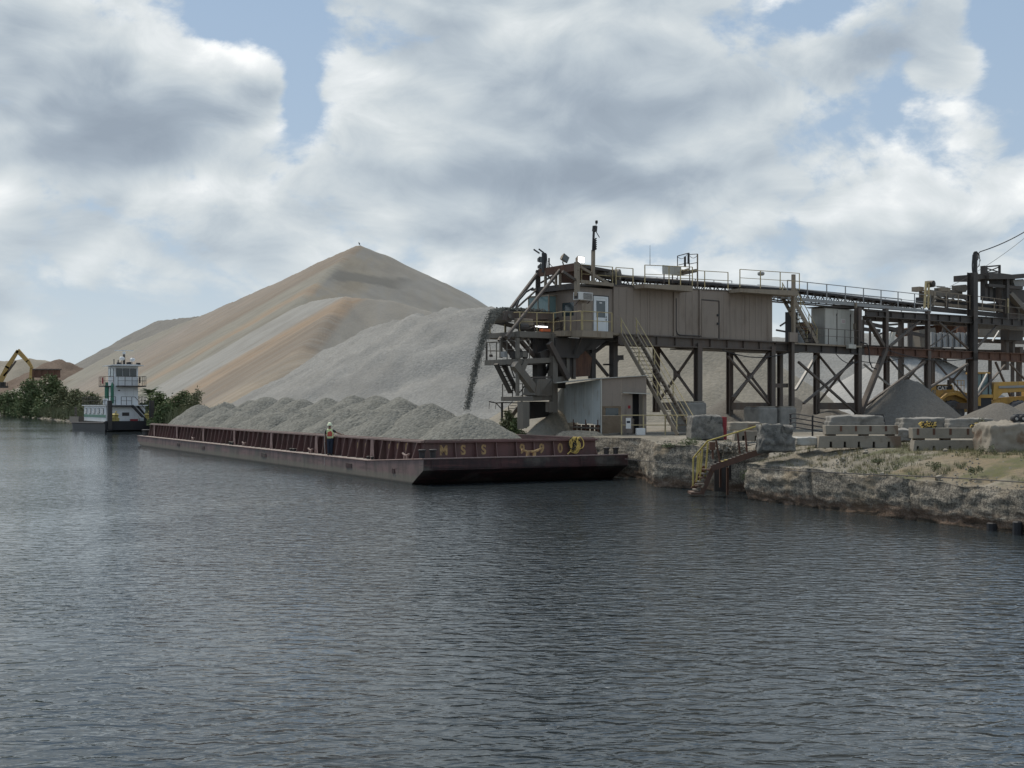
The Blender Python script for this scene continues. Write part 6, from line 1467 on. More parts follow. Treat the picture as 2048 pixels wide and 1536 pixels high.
barrier(1636, 1803, 872, 896, 49.2, 'lower notched concrete barrier of the left stack on the grassy bank', (1662, 1690, 1718, 1748, 1778), True)
barrier(1652, 1797, 851, 869, 49.3, 'upper concrete barrier of the left stack on the grassy bank', (1682, 1712, 1741, 1772), False)
barrier(1826, 1990, 881, 905, 46.6, 'lower rust stained concrete barrier of the right stack', (1836, 1868, 1900, 1935, 1962), True)
barrier(1826, 1980, 856, 877, 46.7, 'upper rust stained concrete barrier of the right stack under two rope coils', (1836, 1868, 1901, 1936), False)
barrier(1468, 1526, 862, 882, 52, 'short notched concrete barrier behind the yellow gangway rail', (1487, 1512), True)
for i, (x0, x1, y0, y1, Y) in enumerate(((1655, 1672, 869, 872.5, 49.4), (1722, 1738, 869, 872.5, 49.4), (1776, 1790, 869, 873, 49.4), (1832, 1850, 877, 881.5, 46.8), (1886, 1902, 877, 881.5, 46.8), (1955, 1968, 877, 881.5, 46.8))):
    a, b = at(x0, y1, Y), at(x1, y0, Y); mb = MB(); mb.box(a.x, b.x, Y+.02, Y+.45, a.z-.01, b.z+.01)
    solo('timber_spacer', mb, M['wood'], '%s timber spacer between the barriers of the %s stack' % (('left', 'middle', 'right')[i % 3], ('left', 'right')[i//3]), 'timber', 'timber spacers between barriers', at_=((a.x+b.x)/2, Y+.2, a.z))
def ropepile(px, py, w, h, Y, lb):
    c = at(px, py, Y); s = Y/F; t = thing('rope_coil', lb, 'rope', at_=(c.x, Y+.2, c.z-h*s/2), group='rope coils')
    for k in range(16):
        mb = MB(); a = rnd.uniform(0, 6.28); ox = rnd.uniform(-.34, .34)*w*s; oz = rnd.uniform(-.3, .25)*h*s; r1 = rnd.uniform(.12, .24)*w*s; n = 12
        mb.tube([(c.x+ox+r1*math.cos(q), Y+.12+rnd.uniform(0, .2)+.08*math.sin(q), c.z+oz+.22*h*s*math.sin(q)) for q in [i*6.28/n for i in range(n+1)]], .022, 5); part('rope_loop', mb, M['rope' if k % 5 < 3 else 'ropek'], t)
    for k in range(34):
        a = Vector((c.x+rnd.uniform(-.45, .45)*w*s, Y+.05, c.z+rnd.uniform(-.4, .4)*h*s)); mb = MB(); mb.beam(a, a+Vector((rnd.uniform(-.06, .06), 0, rnd.uniform(-.06, .06))), .035); part('twist', mb, M['ropek' if k % 2 else 'rope'], t)
ropepile(1858, 849.5, 36, 14, 46.7, 'yellow and black rope coil on the left end of the right barrier stack')
ropepile(1961, 853, 32, 13, 46.7, 'yellow and black rope coil on the right end of the right barrier stack')
bw = thing('black_valve', 'black round pump fitting on top of the pale block at the right edge', 'pump', at_=tuple(at(2038, 848, 45.2)))
for px, r in ((2033, .15), (2047, .16)):
    c = at(px, 838, 45.2); mb = MB(); mb.lathe(c, [(r*.4, -.02), (r*.45, 0), (r*.8, .01), (r, .05), (r, .2), (r*.8, .24)], (0, 1, 0), 16); part('wheel', mb, M['black'], bw)
    mb = MB(); mb.lathe(c, [(r*.3, -.05), (r*.35, -.021)], (0, 1, 0), 10); part('hub', mb, M['grey'], bw)
a, b = at(2028, 846, 45.3), at(2060, 828, 45.3); mb = MB(); mb.box(a.x+.1, b.x+.3, 45.35, 45.7, a.z, b.z); part('body', mb, M['black'], bw, bevel=.04)
mb = MB(); mb.tube([at(2030, 838, 45.4), at(2024, 844, 45.5), at(2014, 848, 45.6), at(2000, 846, 45.9)], .02, 5); part('hose', mb, M['belt'], bw)
# black pipe rail
br_ = thing('black_pipe_rail', 'sloping black four bar pipe railing behind the big dark block', 'railing', at_=tuple(at(1625, 872, 57)))
for k in range(4):
    mb = MB(); mb.tube([at(1579, 829+k*9, 58), at(1588, 827+k*9, 57.6), at(1625, 833+k*9, 57), at(1664, 841+k*8.4, 56.5)], .028, 6); part('bar', mb, M['black'], br_)
for px, y0, y1, Y in ((1581, 828, 868, 58), (1625, 831, 872, 57), (1662, 840, 872, 56.5)):
    mb = MB(); mb.beam(at(px, y1, Y), at(px, y0, Y), .07, .07); part('post', mb, M['black'], br_)
br2 = thing('black_pipe_rail', 'black pipe frame rising towards the middle behind the left barrier stack', 'railing', at_=tuple(at(1718, 850, 56)))
for a_, b_2 in (((1670, 840), (1718, 832)), ((1718, 832), (1766, 829)), ((1672, 850), (1769, 838)), ((1766, 829), (1770, 850)), ((1718, 832), (1720, 852))):
    mb = MB(); mb.tube([at(*a_, 56), at(*b_2, 56)], .028, 6); part('bar', mb, M['black'], br2)

# ------------------------------------------------------------------ yellow gangway down to the water
gw = thing('gangway', 'rusty steel gangway with bright yellow handrails dropping down the quay rock to the water', 'gangway', at_=tuple(at(1430, 930, 51.2)))
def A(px, py, Y=51.2): return at(px, py, Y)
for dY in (0, .75):
    mb = MB(); mb.tube([A(1386.5, 916, 52+dY), A(1415+dY*3, 882-dY, 51.2+dY), A(1527+dY*6, 848-dY*1, 50.6+dY), A(1543, 850, 50.6+dY)], .032, 6); h = part('handrail', mb, M['yellow2'], gw)
    for (a, b, m) in (((1386.5, 916), (1386, 972), 'yellow2'), ((1396, 908), (1393, 964), 'yellow2'), ((1405, 898), (1399, 972), 'yellow2'), ((1416, 886), (1410, 958), 'yellow2')) if dY == 0 else (((1400, 906), (1396, 968), 'yellow2'),):
        mb = MB(); mb.beam(A(*a, 51.9+dY), A(*b, 51.9+dY), .06, .06); part('post', mb, M[m], h)
for a, b, w in (((1432, 880), (1441, 931), .07), ((1475, 866), (1480, 908), .07), ((1490, 862), (1494, 904), .07), ((1424, 884), (1426, 918), .08)):
    mb = MB(); mb.beam(A(*a), A(*b), w, w); part('post', mb, M['rust'], gw)
mb = MB(); mb.box(A(1419, 0).x, A(1430, 0).x, 51.1, 51.3, A(0, 900).z, A(0, 884).z); part('gate_box', mb, M['rust'], gw)
for dY in (0, .8):
    mb = MB(); mb.beam(A(1423, 937, 51.2+dY), A(1532, 899, 50.6+dY), .08, .24); part('ramp_stringer', mb, M['rust'], gw)
for i in range(14):
    t = (i+.5)/14; q = A(1423+109*t, 935-38*t, 51.2-.6*t); mb = MB(); mb.box(q.x-.075, q.x+.07, q.y+.04, q.y+.76, q.z+.02, q.z+.05); part('ramp_plank', mb, M['yellow2' if i in (3, 4) else 'steel'], gw)
for dY in (0, .7):
    mb = MB(); mb.beam(A(1427, 934, 51.4+dY), A(1403, 988, 51.4+dY), .07, .2); part('stringer', mb, M['rust'], gw)
mb = MB(); mb.beam(A(1410, 933, 52.2), A(1386, 978, 52.2), .07, .2); part('stringer', mb, M['rust'], gw)
for i in range(6):
    t = (i+.5)/6; q = A(1419-24*t, 936+48*t, 51.5); mb = MB(); mb.box(q.x-.18, q.x+.16, 51.45, 52.1, q.z-.02, q.z+.03); part('tread', mb, M['dusty' if i % 2 else 'rust'], gw)
mb = MB(); mb.tube([A(1390, 968), A(1400, 968), A(1408, 968)], .04, 6); mb.beam(A(1404, 975), A(1408, 968), .06); part('lower_rail', mb, M['tan2'], gw)
mb = MB(); mb.box(A(1383, 0).x, A(1404, 0).x, 51.3, 52.3, .10, .2); part('foot_platform', mb, M['rust'], gw)
for px, y0, y1, m in ((1441, 931, 975, 'rust'), (1460, 925, 960, 'dark'), (1455, 935, 990, 'rust')):
    mb = MB(); mb.beam(A(px, y0, 52.2), A(px, y1, 52.2), .09, .09); part('support', mb, M[m], gw)
mb = MB(); mb.box(A(1430, 0, 53).x, A(1458, 0, 53).x, 53.2, 53.3, .1, 1.4); part('recess_shade', mb, M['dark'], gw)  # dark sheet standing in for the shade of the recess behind the ramp
# old mooring timber stubs at the waterline and a cable along the face
for i, (px, py0, py1, Y, w) in enumerate(((1985, 1045, 1076, 37.6, .18), (2035, 1042, 1085, 36.4, .15))):
    a = at(px, py0, Y); mb = MB(); mb.lathe((a.x, a.y, -1), [(w, 0), (w*.95, 1+a.z*.9), (w*.7, 1+a.z)], (0, 0, 1), 9); solo('timber_pile', mb, M['hullblack'], ('short black timber stub at the waterline of the right rock wall', 'taller black timber pile in the right corner of the rock wall')[i], 'timber pile', 'timber piles at the quay foot', at_=(a.x, a.y, -1))
mb = MB(); mb.tube([at(1500, 936, 48.6), at(1600, 942, 46.4), at(1720, 948, 43.2), at(1850, 953, 40.4), at(1960, 959, 38.2), at(2070, 966, 36.2)], .018, 5); solo('wall_cable', mb, M['black'], 'thin black cable running along the top edge of the quay rock', 'cable', at_=tuple(at(1500, 936, 48.6)))
mb = MB(); mb.tube([at(1330, 926, 56.6), at(1400, 927, 54)], .015, 5); mb.tube([at(1250, 918, 60), at(1330, 926, 56.6)], .015, 5); solo('mooring_wire', mb, M['black'], 'thin mooring wire running from the barge along the rock to the gangway', 'wire', at_=tuple(at(1330, 926, 56.6)))

# ------------------------------------------------------------------ wheel loader behind the gantry
LF = Frame(*at(1905, 840, 103).to_2d(), R(3))
wl = thing('wheel_loader', 'big yellow wheel loader with grey dusty tyres, half hidden behind the steel columns', 'wheel loader', LF, (2, 1, GZ))
l_ = lambda px, py, y=0: LF.p(px, py, y)
def lb(name, px0, px1, py0, py1, y0, y1, mat, bev=.03):
    a, b = l_(px0, py1, y0), l_(px1, py0, y0); mb = MB(); mb.box(a.x, b.x, y0, y1, a.z, b.z); return part(name, mb, M[mat], wl, bevel=bev)
def lpoly(name, pts, y0, y1, mat):
    q = [l_(*p, y0) for p in pts]; mb = MB(); mb.prism([(v.x, v.z) for v in q], y0, y1); return part(name, mb, M[mat], wl, bevel=.03)
def wheel(px, r, y):
    x = l_(px, 0, y).x; z = GZ+r; c = Vector((x, y, z))
    mb = MB(); mb.lathe(c, [(r*.5, -.05), (r*.62, -.12), (r*.9, -.12), (r, 0), (r, .55), (r*.9, .62), (r*.5, .6)], (0, 1, 0), 28)
    w = part('tyre', mb, M['tyre'], wl, smooth=False)
    for k in range(20):
        a = k*2*math.pi/20; d = Vector((math.cos(a), 0, math.sin(a))); mb = MB(); mb.beam(c+d*r*.97+Vector((0, .02, 0)), c+d*r*1.03+Vector((0, .3, 0))+Vector((-d.z, 0, d.x))*.08, .10, .08); part('tread_lug', mb, M['tyre'], w)
    mb = MB(); mb.lathe(c, [(r*.18, -.02), (r*.2, .02), (r*.42, .04), (r*.5, -.06), (r*.5, .2)], (0, 1, 0), 20); part('rim', mb, M['rim'], w)
for px, y in ((1905, -.3), (2040, -.3), (1905, 2.2), (2040, 2.2)): wheel(px, 1.02, y)
lpoly('engine_hood', [(1858, 792), (1858, 774), (1868, 769), (1905, 769), (1908, 780), (1945, 788), (1948, 806), (1858, 806)], .3, 2.0, 'cat')
lb('hood_band', 1873, 1904, 771, 779, .26, .30, 'black', 0); text('CAT', .42, 'sign', 'lettering', wl, (l_(1885, 0, .24).x, .245, l_(0, 778.6, .24).z), (R(90), 0, 0))
lb('grille', 1861, 1871, 780, 806, .24, .3, 'glass', 0)
for px in (1863, 1868): lb('grille_bar', px, px+1, 780, 806, .2, .24, 'cat', 0)
lpoly('fender', [(1878, 812), (1882, 796), (1895, 786), (1915, 784), (1935, 792), (1945, 804), (1945, 808), (1930, 798), (1912, 790), (1896, 792), (1886, 800), (1884, 812)], -.35, .3, 'cat')
lpoly('frame', [(1880, 826), (1880, 806), (2000, 800), (2005, 822)], .6, 1.7, 'cat')
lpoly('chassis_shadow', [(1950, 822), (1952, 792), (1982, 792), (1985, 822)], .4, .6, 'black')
lpoly('cab', [(1950, 792), (1950, 748), (1977, 746), (1984, 792)], .5, 1.8, 'glassg')
for px0, px1 in ((1949, 1951), (1963, 1964.4), (1976, 1978.5)): lb('cab_post', px0, px1, 747, 792, .46, .52, 'black', 0)
lb('cab_roof', 1947, 1981, 744, 748, .35, 1.95, 'cat'); lb('cab_base', 1944, 1986, 789, 796, .3, 2, 'cat')
lb('exhaust', 1896, 1901, 760, 769, .9, 1.1, 'black', 0); lb('steps', 1952, 1962, 796, 812, .0, .3, 'cat')
for px in (1908, 1915, 1922, 1928):
    lb('guard_post', px, px+.8, 760, 788, .45, .5, 'cat', 0)
lb('guard_rail', 1908, 1929, 760, 761, .45, .5, 'cat', 0); lb('guard_rail', 1908, 1929, 770, 771, .45, .5, 'cat', 0)
lpoly('lift_arm', [(1988, 764), (2000, 764), (2070, 762), (2070, 782), (2006, 786), (1992, 800), (1986, 800)], .4, .8, 'cat')
lpoly('lift_cylinder', [(1998, 772), (2070, 770), (2070, 775), (1998, 777)], .3, .4, 'grey'); lpoly('front_frame', [(1988, 826), (1990, 796), (2075, 790), (2075, 826)], .9, 1.4, 'cat')
lpoly('bucket', [(2078, 780), (2120, 776), (2110, 835), (2080, 838)], -.4, 2.8, 'cat')

# ------------------------------------------------------------------ towboat
TB = Frame(-54.6, 179, .485+R(2))
tbt = thing('towboat', 'small white and green push boat with tall pilothouse beyond the far end of the barge', 'boat', TB, (0, 11, 0))
def bp_(name, x0, x1, y0, y1, z0, z1, mat, parent=None, bev=0, lab=None):
    mb = MB(); mb.box(x0, x1, y0, y1, z0, z1); return part(name, mb, M[mat], parent or tbt, lab, bevel=bev)
hw = 3.6
mb = MB(); out_ = [(-hw, 0), (hw, 0), (hw, 24), (hw*.8, 28.5), (-hw*.8, 28.5), (-hw, 24)]
mb.add([(x, y, 1.35 if y < 20 else 1.0) for x, y in out_]+[(x*.93, max(y, 1.2), -.6) for x, y in out_], [(0, 1, 2, 3, 4, 5), (11, 10, 9, 8, 7, 6)]+[(i, 6+i, 6+(i+1) % 6, (i+1) % 6) for i in range(6)]); part('hull', mb, M['hullblack'], tbt)
mb = MB(); mb.tube([(-hw-.02, .2, 1.25), (-hw-.02, 23.8, 1.0), (-hw*.8, 28.5, .9), (hw*.8, 28.5, .9), (hw, 24, 1.0)], .14, 6); part('rubbing_strake', mb, M['dark'], tbt)
bp_('bow_plate', -hw, hw, -.12, .0, .2, 1.5, 'hullblack')
for x in (-2.95, 2.95):
    bp_('push_knee', x-.3, x+.3, -.45, .3, .1, 4.4, 'black', bev=.04)
    bp_('knee_pad', x-.24, x+.24, -.55, -.452, .3, 4.3, 'dark')
# main deckhouse
bp_('deckhouse', -2.7, 2.9, 3.6, 19.4, 1.36, 3.66, 'white'); bp_('upper_deck', -2.95, 3.2, 3.2, 19.8, 3.662, 3.78, 'white')
bp_('green_band', -2.74, -2.702, 3.7, 19.3, 1.95, 2.35, 'green')
for i in range(5):
    y = 5+i*3.0; w_ = bp_('window', -2.76, -2.702, y, y+1.6, 2.45, 3.3, 'black'); bp_('pane', -2.775, -2.762, y+.1, y+1.5, 2.5, 3.25, 'glass', w_)
bp_('porthole_panel', -.4, .6, 3.55, 3.598, 2.2, 2.7, 'dark')
# upper house and pilothouse
bp_('upper_house', -1.25, 2.2, 5.0, 9.4, 3.782, 6.6, 'white'); dd = bp_('door', -1.0, -.1, 4.96, 4.998, 3.8, 5.7, 'white'); bp_('handle', -.25, -.2, 4.92, 4.958, 4.7, 4.8, 'dark', dd); bp_('sign_plate', -.7, -.4, 4.93, 4.958, 5.85, 6.0, 'dark')
ph = bp_('pilothouse', -1.25, 2.2, 5.0, 9.0, 6.602, 9.5, 'white')
for x0, x1 in ((-.95, -.05), (.05, .95), (1.05, 1.95)):
    w_ = bp_('window', x0, x1, 4.95, 4.998, 7.95, 9.15, 'dark'); bp_('pane', x0+.05, x1-.05, 4.93, 4.948, 8.0, 9.1, 'glass', w_)
for y in (5.4, 7.2): w_ = bp_('window', -1.30, -1.252, y, y+1.1, 7.95, 9.2, 'dark'); bp_('pane', -1.315, -1.302, y+.06, y+1.04, 8.0, 9.15, 'glassg', w_)
mb = MB(); mb.prism([(-1.9, 9.52), (2.9, 9.52), (2.9, 9.60), (1.8, 9.74), (-.8, 9.74), (-1.9, 9.62)], 4.2, 9.8); part('roof', mb, M['white'], tbt)
bp_('pilothouse_deck', -.95, 3.1, 3.7, 4.95, 6.45, 6.62, 'dark'); bp_('pilothouse_deck', -2.6, -1.27, 5.0, 9, 6.45, 6.6, 'dark'); bp_('pilothouse_deck', 2.22, 3.1, 4.96, 9, 6.45, 6.6, 'dark')
rail(tbt, [(-.95, 3.75, 6.62), (3.05, 3.75, 6.62), (3.05, 6, 6.62)], 1.35, 1.05, .035, 'dark'); rail(tbt, [(-1.3, 5.05, 6.6), (-2.55, 5.05, 6.6), (-2.55, 9, 6.6)], 1.35, .9, .035, 'rust')
bp_('life_ring', 2.3, 2.36, 4.1, 4.9, 7.0, 7.9, 'rust'); bp_('side_light', -2.75, -2.6, 5.6, 6.3, 6.9, 7.8, 'red')
rail(tbt, [(-2.9, 19.5, 3.78), (-2.9, 3.3, 3.78), (-1.4, 3.3, 3.78)], 1.2, 1.3, .035, 'dark'); rail(tbt, [(-.6, 3.3, 3.78), (.9, 3.3, 3.78)], 1.2, .7, .035, 'dark'); rail(tbt, [(2.3, 3.3, 3.78), (3.1, 3.3, 3.78), (3.1, 12, 3.78)], 1.2, .9, .035, 'dark')
mb = MB(); mb.beam((.9, 3.1, 3.7), (2.5, 1.2, 1.5), .1, .4); part('stair_stringer', mb, M['black'], tbt); mb = MB(); mb.beam((1.7, 3.4, 3.7), (3.1, 1.5, 1.5), .1, .3); part('stair_stringer', mb, M['black'], tbt)
mb = MB(); mb.tube([(.9, 3.0, 4.98), (1.3, 2.9, 4.95), (2.9, 1.1, 2.5)], .045, 5); part('handrail', mb, M['black'], tbt)
mb = MB(); mb.prism([(-2.6, 3.55), (1.0, 3.55), (1.0, 3.75), (-2.6, 3.75)], 2.9, 3.25); part('deck_beam', mb, M['black'], tbt)
for x in (-1.75, 2.85):
    mb = MB(); mb.lathe((x, 1.9, 1.4), [(.5, 0), (.45, .15), (.42, .8), (.55, .95), (.3, 1.2)], (0, 0, 1), 12); mb.box(x-.5, x+.5, 1.5, 2.3, 1.4, 1.9); mb.beam((x-.3, 1.5, 1.9), (x+.1, 1.6, 2.9), .12); part('winch', mb, M['yellow2'], tbt)
bp_('red_box', .4, 1.4, 1.6, 2.2, 1.4, 1.75, 'red'); bp_('drum', 1.6, 2.2, 1.3, 2.0, 1.4, 1.95, 'tin', bev=.1); bp_('barrels', -2.9, -2.2, 4.2, 4.8, 3.8, 4.7, 'white', bev=.1)
mb = MB(); mb.lathe((-2.2, 5.4, 3.8), [(.3, 0), (.32, .2), (.3, 2.6), (.2, 2.9), (.2, 3.3)], (0, 0, 1), 10); part('stack', mb, M['green'], tbt); mb = MB(); mb.lathe((-1.6, 4.6, 4.0), [(.2, 0), (.25, .3), (.22, 2.6), (.05, 3.1)], (0, 0, 1), 8); part('funnel', mb, M['green'], tbt)
bp_('stern_bulwark', -hw*.95, -hw*.95+.06, 20, 27.5, 1.0, 1.95, 'dusty'); bp_('stern_bulwark', -hw*.9, hw*.8, 27.5, 27.56, 1.0, 1.95, 'dusty'); rail(tbt, [(-3.1, 23.2, 1.0), (-3.1, 24.6, 1.0)], 2.4, .7, .05, 'steel')
# mast, radar, searchlights
mb = MB(); mb.tube([(.4, 6, 9.7), (.4, 6, 11.3)], .17, 8); part('mast', mb, M['dark'], tbt); mb = MB(); mb.lathe((.4, 6, 11.2), [(.1, 0), (.24, .1), (.24, .35), (.1, .45)], (0, 0, 1), 12); part('radar_base', mb, M['white'], tbt)
bp_('radar_bar', -.95, 1.75, 5.9, 6.1, 11.75, 11.86, 'white')
for x, z in ((.0, 10.6), (1.5, 10.45)):
    mb = MB(); mb.lathe((x, 5.6, z), [(.16, .45), (.26, .35), (.30, -.2), (.26, -.25)], (.35, -1, 0), 14); part('searchlight', mb, M['white'], tbt)
    mb = MB(); mb.lathe((x+.1, 5.33, z), [(.24, 0), (.22, .03)], (.35, -1, 0), 12); part('lens', mb, M['black'], tbt); mb = MB(); mb.beam((x, 5.7, 9.7), (x, 5.7, z-.2), .07); part('light_post', mb, M['dark'], tbt)
for x, h, w in ((-1.2, .8, .05), (-.6, .65, .06), (.8, .35, .2), (1.1, .4, .18), (2.3, .3, .3), (-.5, .3, .3)):
    bp_('horn', x-w, x+w, 5.2, 5.4, 9.72, 9.72+h, 'black')

# ------------------------------------------------------------------ trees and scrub
def leaves(name, pts, size, mat, parent, n, seed, flat=.35, drop=0):
    r = np.random.RandomState(seed); P_ = []
    for (c, rad) in pts:
        k = int(n*(rad[0]*rad[2])/sum(q[1][0]*q[1][2] for q in pts))
        d = r.normal(size=(k, 3)); d /= np.linalg.norm(d, axis=1)[:, None]; rr = r.uniform(.35, 1.0, k)**.6*(1+.25*r.normal(size=k)*.6)
        P_.append(np.array(c)+d*np.array(rad)*rr[:, None])
    P_ = np.concatenate(P_); k = len(P_)
    a = r.normal(size=(k, 3)); a[:, 2] *= .6; a[:, 2] -= drop; a /= np.linalg.norm(a, axis=1)[:, None]; b = np.cross(a, r.normal(size=(k, 3))); b /= np.linalg.norm(b, axis=1)[:, None]
    s = size*r.uniform(.6, 1.4, k)[:, None]
    V = np.stack([P_-a*s-b*s*flat*0, P_-b*s*flat, P_+a*s, P_+b*s*flat], 1).reshape(-1, 3)
    mb = MB(); mb.v = [tuple(v) for v in V]; mb.f = [(4*i, 4*i+1, 4*i+2, 4*i+3) for i in range(k)]
    return part(name, mb, M[mat], parent, fix=False)
def tree(name, lb, cat, base, h, w, seed, mat='leaf', n=1500, trunk=.12, crowns=7, leaf=.22, low=.35, group=None, lean=0, drop=0):
    r = random.Random(seed); b = Vector(base); t = thing(name, lb, cat, at_=tuple(b), group=group)
    mb = MB(); top = b+Vector((lean, 0, h*.9)); pts = [b, b.lerp(top, .35)+Vector((r.uniform(-.1, .1)*w, 0, 0)), b.lerp(top, .7)+Vector((r.uniform(-.12, .12)*w, 0, 0)), top]
    mb.tube(pts, trunk, 7, trunk*.25); part('trunk', mb, M['bark'], t)
    cs = []
    for k in range(crowns):
        f = low+(1-low)*(k+.5)/crowns; rad = min(w*.30, h*.26)*r.uniform(.55, 1.15)*(1.15-.45*f)
        c = b.lerp(top, f*.93)+Vector((r.uniform(-.46, .46)*w*(1-.62*f), r.uniform(-.3, .3)*w*(1.1-f), 0)); cs.append((tuple(c), (rad, rad, rad*r.uniform(.7, 1.1))))
        mb = MB(); mb.tube([b.lerp(top, max(.05, f-.22)), b.lerp(top, f-.08)+(c-b.lerp(top, f))*.6, c], trunk*.4, 5, trunk*.1); part('limb', mb, M['bark'], t)
    leaves('crown', cs, leaf, mat, t, n, seed, drop=drop); return t
def bushat(px, py_base, py_top, wpx, Y, lb, seed, mat='leaf', n=1200, leaf=.22, cat='tree', name='willow_tree', group='trees along the far bank', low=.0, drop=.2, **k):
    b = at(px, py_base, Y); s = Y/F; b.z = max(.6, b.z); tree(name, lb, cat, b, (py_base-py_top)*s, wpx*s, seed, mat, n, .014*(py_base-py_top)*s, 26, leaf, low, group, drop=drop, **k)
bushat(66, 838, 758, 62, 372, 'left one of the two tall dark willows on the far bank', 1, n=5200, leaf=.40)
bushat(102, 840, 748, 66, 352, 'right one of the two tall dark willows on the far bank, with a pointed top', 2, n=6000, leaf=.40)
bushat(26, 834, 780, 62, 420, 'low dark bush on the far bank at the left edge', 3, n=3200, leaf=.45, cat='bush', name='bush'); bushat(0, 830, 786, 50, 460, 'dark bush cut by the left edge of the photo', 4, n=2600, leaf=.45, cat='bush', name='bush')
bushat(132, 842, 776, 62, 322, 'olive green bush right of the pointed willow', 5, 'leaf2', 3600, .36, cat='bush', name='bush'); bushat(156, 845, 780, 56, 292, 'olive scrub behind the stern of the boat', 6, 'leaf2', 3400, .32, cat='bush', name='bush')
bushat(182, 846, 786, 56, 270, 'low scrub behind the deckhouse windows of the boat', 7, 'leaf2', 3000, .3, cat='bush', name='bush')
bushat(318, 848, 780, 64, 196, 'dense green scrub right of the bow of the boat', 8, 'leaf', 4600, .24, cat='bush', name='bush'); bushat(352, 846, 778, 66, 188, 'leaning green scrub between the palm and the barge gravel', 9, 'leaf', 4600, .24, cat='bush', name='bush', lean=1.5)
bushat(384, 832, 774, 50, 184, 'thin grey stemmed scrub at the right end of the bank bushes', 10, 'leaf2', 1500, .18, cat='bush', name='bush', lean=.8)
bushat(395, 815, 768, 20, 186, 'bare spindly sapling on the slope above the barge gravel', 15, 'leaf2', 90, .2, cat='sapling', name='sapling')
bushat(330, 858, 806, 60, 178, 'dark low scrub at the waterline right of the boat', 11, 'leaf', 4200, .24, cat='bush', name='bush'); bushat(292, 852, 800, 40, 200, 'scrub under the palm, behind the right push knee', 12, 'leaf', 3200, .25, cat='bush', name='bush')
bushat(1012, 872, 812, 44, 74.6, 'green weed clump at the quay edge left of the tower foot', 13, 'leaf2', 1400, .10, cat='bush', name='bush', group='weeds along the quay', low=.02); bushat(1036, 874, 832, 40, 73.8, 'low weeds right beside the tower base plate', 14, 'leaf', 1000, .09, cat='bush', name='bush', group='weeds along the quay', low=.02)
# palm
b = at(299, 845, 200); pt = thing('palm_tree', 'small date palm with drooping fronds on the bank behind the boat', 'palm tree', at_=tuple(b)); tp = at(299, 790, 200)
mb = MB(); mb.tube([b, b.lerp(tp, .5)+Vector((.1, 0, 0)), tp], .28, 8, .2); part('trunk', mb, M['bark'], pt)
for k in range(26):
    a = k*2.4; el_ = rnd.uniform(.1, 1.1); L = rnd.uniform(2.2, 3.1); d = Vector((math.cos(a)*math.cos(el_), math.sin(a)*math.cos(el_), math.sin(el_))); pts = [tp+d*L*t-Vector((0, 0, 1.2*t*t)) for t in (0, .25, .5, .75, 1)]
    mb = MB(); side = d.cross(Vector((0, 0, 1))).normalized()
    mb.tube(pts, .03, 4, .01)
    for j in range(1, 15):
        t = j/15; c = tp+d*L*t-Vector((0, 0, 1.2*t*t)); ll = .55*(1-abs(t-.45))
        for s in (-1, 1): e = c+side*s*ll+d*.25-Vector((0, 0, .18)); mb.add([c+d*.05, c-d*.05, e], [(0, 1, 2)])
    part('frond', mb, M['leaf3'], pt, fix=False)
# reeds along the far waterline, grass tufts on the near bank
def tufts(name, lb, pts, mat, h, seed, blades=9, w=.02, cat='grass'):
    r = np.random.RandomState(seed); mb = MB()
    for (x, y, z) in pts:
        for k in range(blades):
            a = r.uniform(0, 6.28); hh = h*r.uniform(.5, 1.3); l = hh*r.uniform(.1, .6); c = np.array((x+r.normal()*h*.3, y+r.normal()*h*.3, z)); s = np.array((math.cos(a+1.57), math.sin(a+1.57), 0))*w
            mb.add([c-s, c+s, c+np.array((math.cos(a)*l, math.sin(a)*l, hh))], [(0, 1, 2)])
    return solo(name, mb, M[mat], lb, cat, kind='stuff', fix=False)
pts = []
for i in range(3200):
    Y = 130+280*rnd.random()**1.2; pts.append((shore(Y)+rnd.uniform(-.8, 2.5), Y, rnd.uniform(.3, 1.2)))
tufts('reeds', 'dark reeds and stems along the waterline of the far bank', pts, 'leaf2', 2.2, 2, 7, .06, 'reeds')
def banksurf(i, o):
    k = min(1, o/4.5); kk = k*k*(3-2*k); x = edge[i, 0]+BD[0]*o; y = edge[i, 1]+BD[1]*o
    return x, y, edge[i, 2]*(1-kk)+GZ*kk
ne = [i for i in range(len(edge)) if 30 < edge[i, 1] < 59]
r5 = random.Random(5); dry, grn = [], []
for k in range(5200):
    i = r5.choice(ne); o = r5.uniform(.3, 8); x, y, z = banksurf(i, o)
    v = float(fbm(x*.35, y*.35, 3, 77)); q = float(fbm(x*.5+9, y*.5, 3, 31))
    if v > .10: dry.append((x, y, z-.03))
    elif q > .18: grn.append((x, y, z-.03))
tufts('dry_grass', 'dry yellowish grass covering the bank above the rock wall', dry, 'dry', .16, 3, 8, .008); tufts('green_grass', 'patchy green weeds growing on the bank above the rock wall', grn, 'leaf2', .18, 4, 9, .01)
st = []
rs2 = np.random.RandomState(9); vsS.clear(); fsS.clear()
for k in range(1100):
    i = ne[rs2.randint(len(ne))]; o = abs(rs2.normal())*2.2; x, y, z = banksurf(i, o); stone((x, y, z+.01), rs2.uniform(.015, .06) if rs2.rand() > .03 else rs2.uniform(.08, .15))
for k in range(520):
    u_ = rs2.uniform(0, 1); a = at(1425+70*u_, 905-8*u_, 53.5); stone((a.x+rs2.normal()*.1, 53.4+rs2.uniform(0, 3), 1.75+rs2.uniform(0, .35)), rs2.uniform(.04, .12))
mb = MB(); mb.add(vsS, fsS); solo('loose_stones', mb, M['g_loose'], 'loose pale stones scattered over the bank above the rock wall', 'stones', kind='stuff', fix=False)
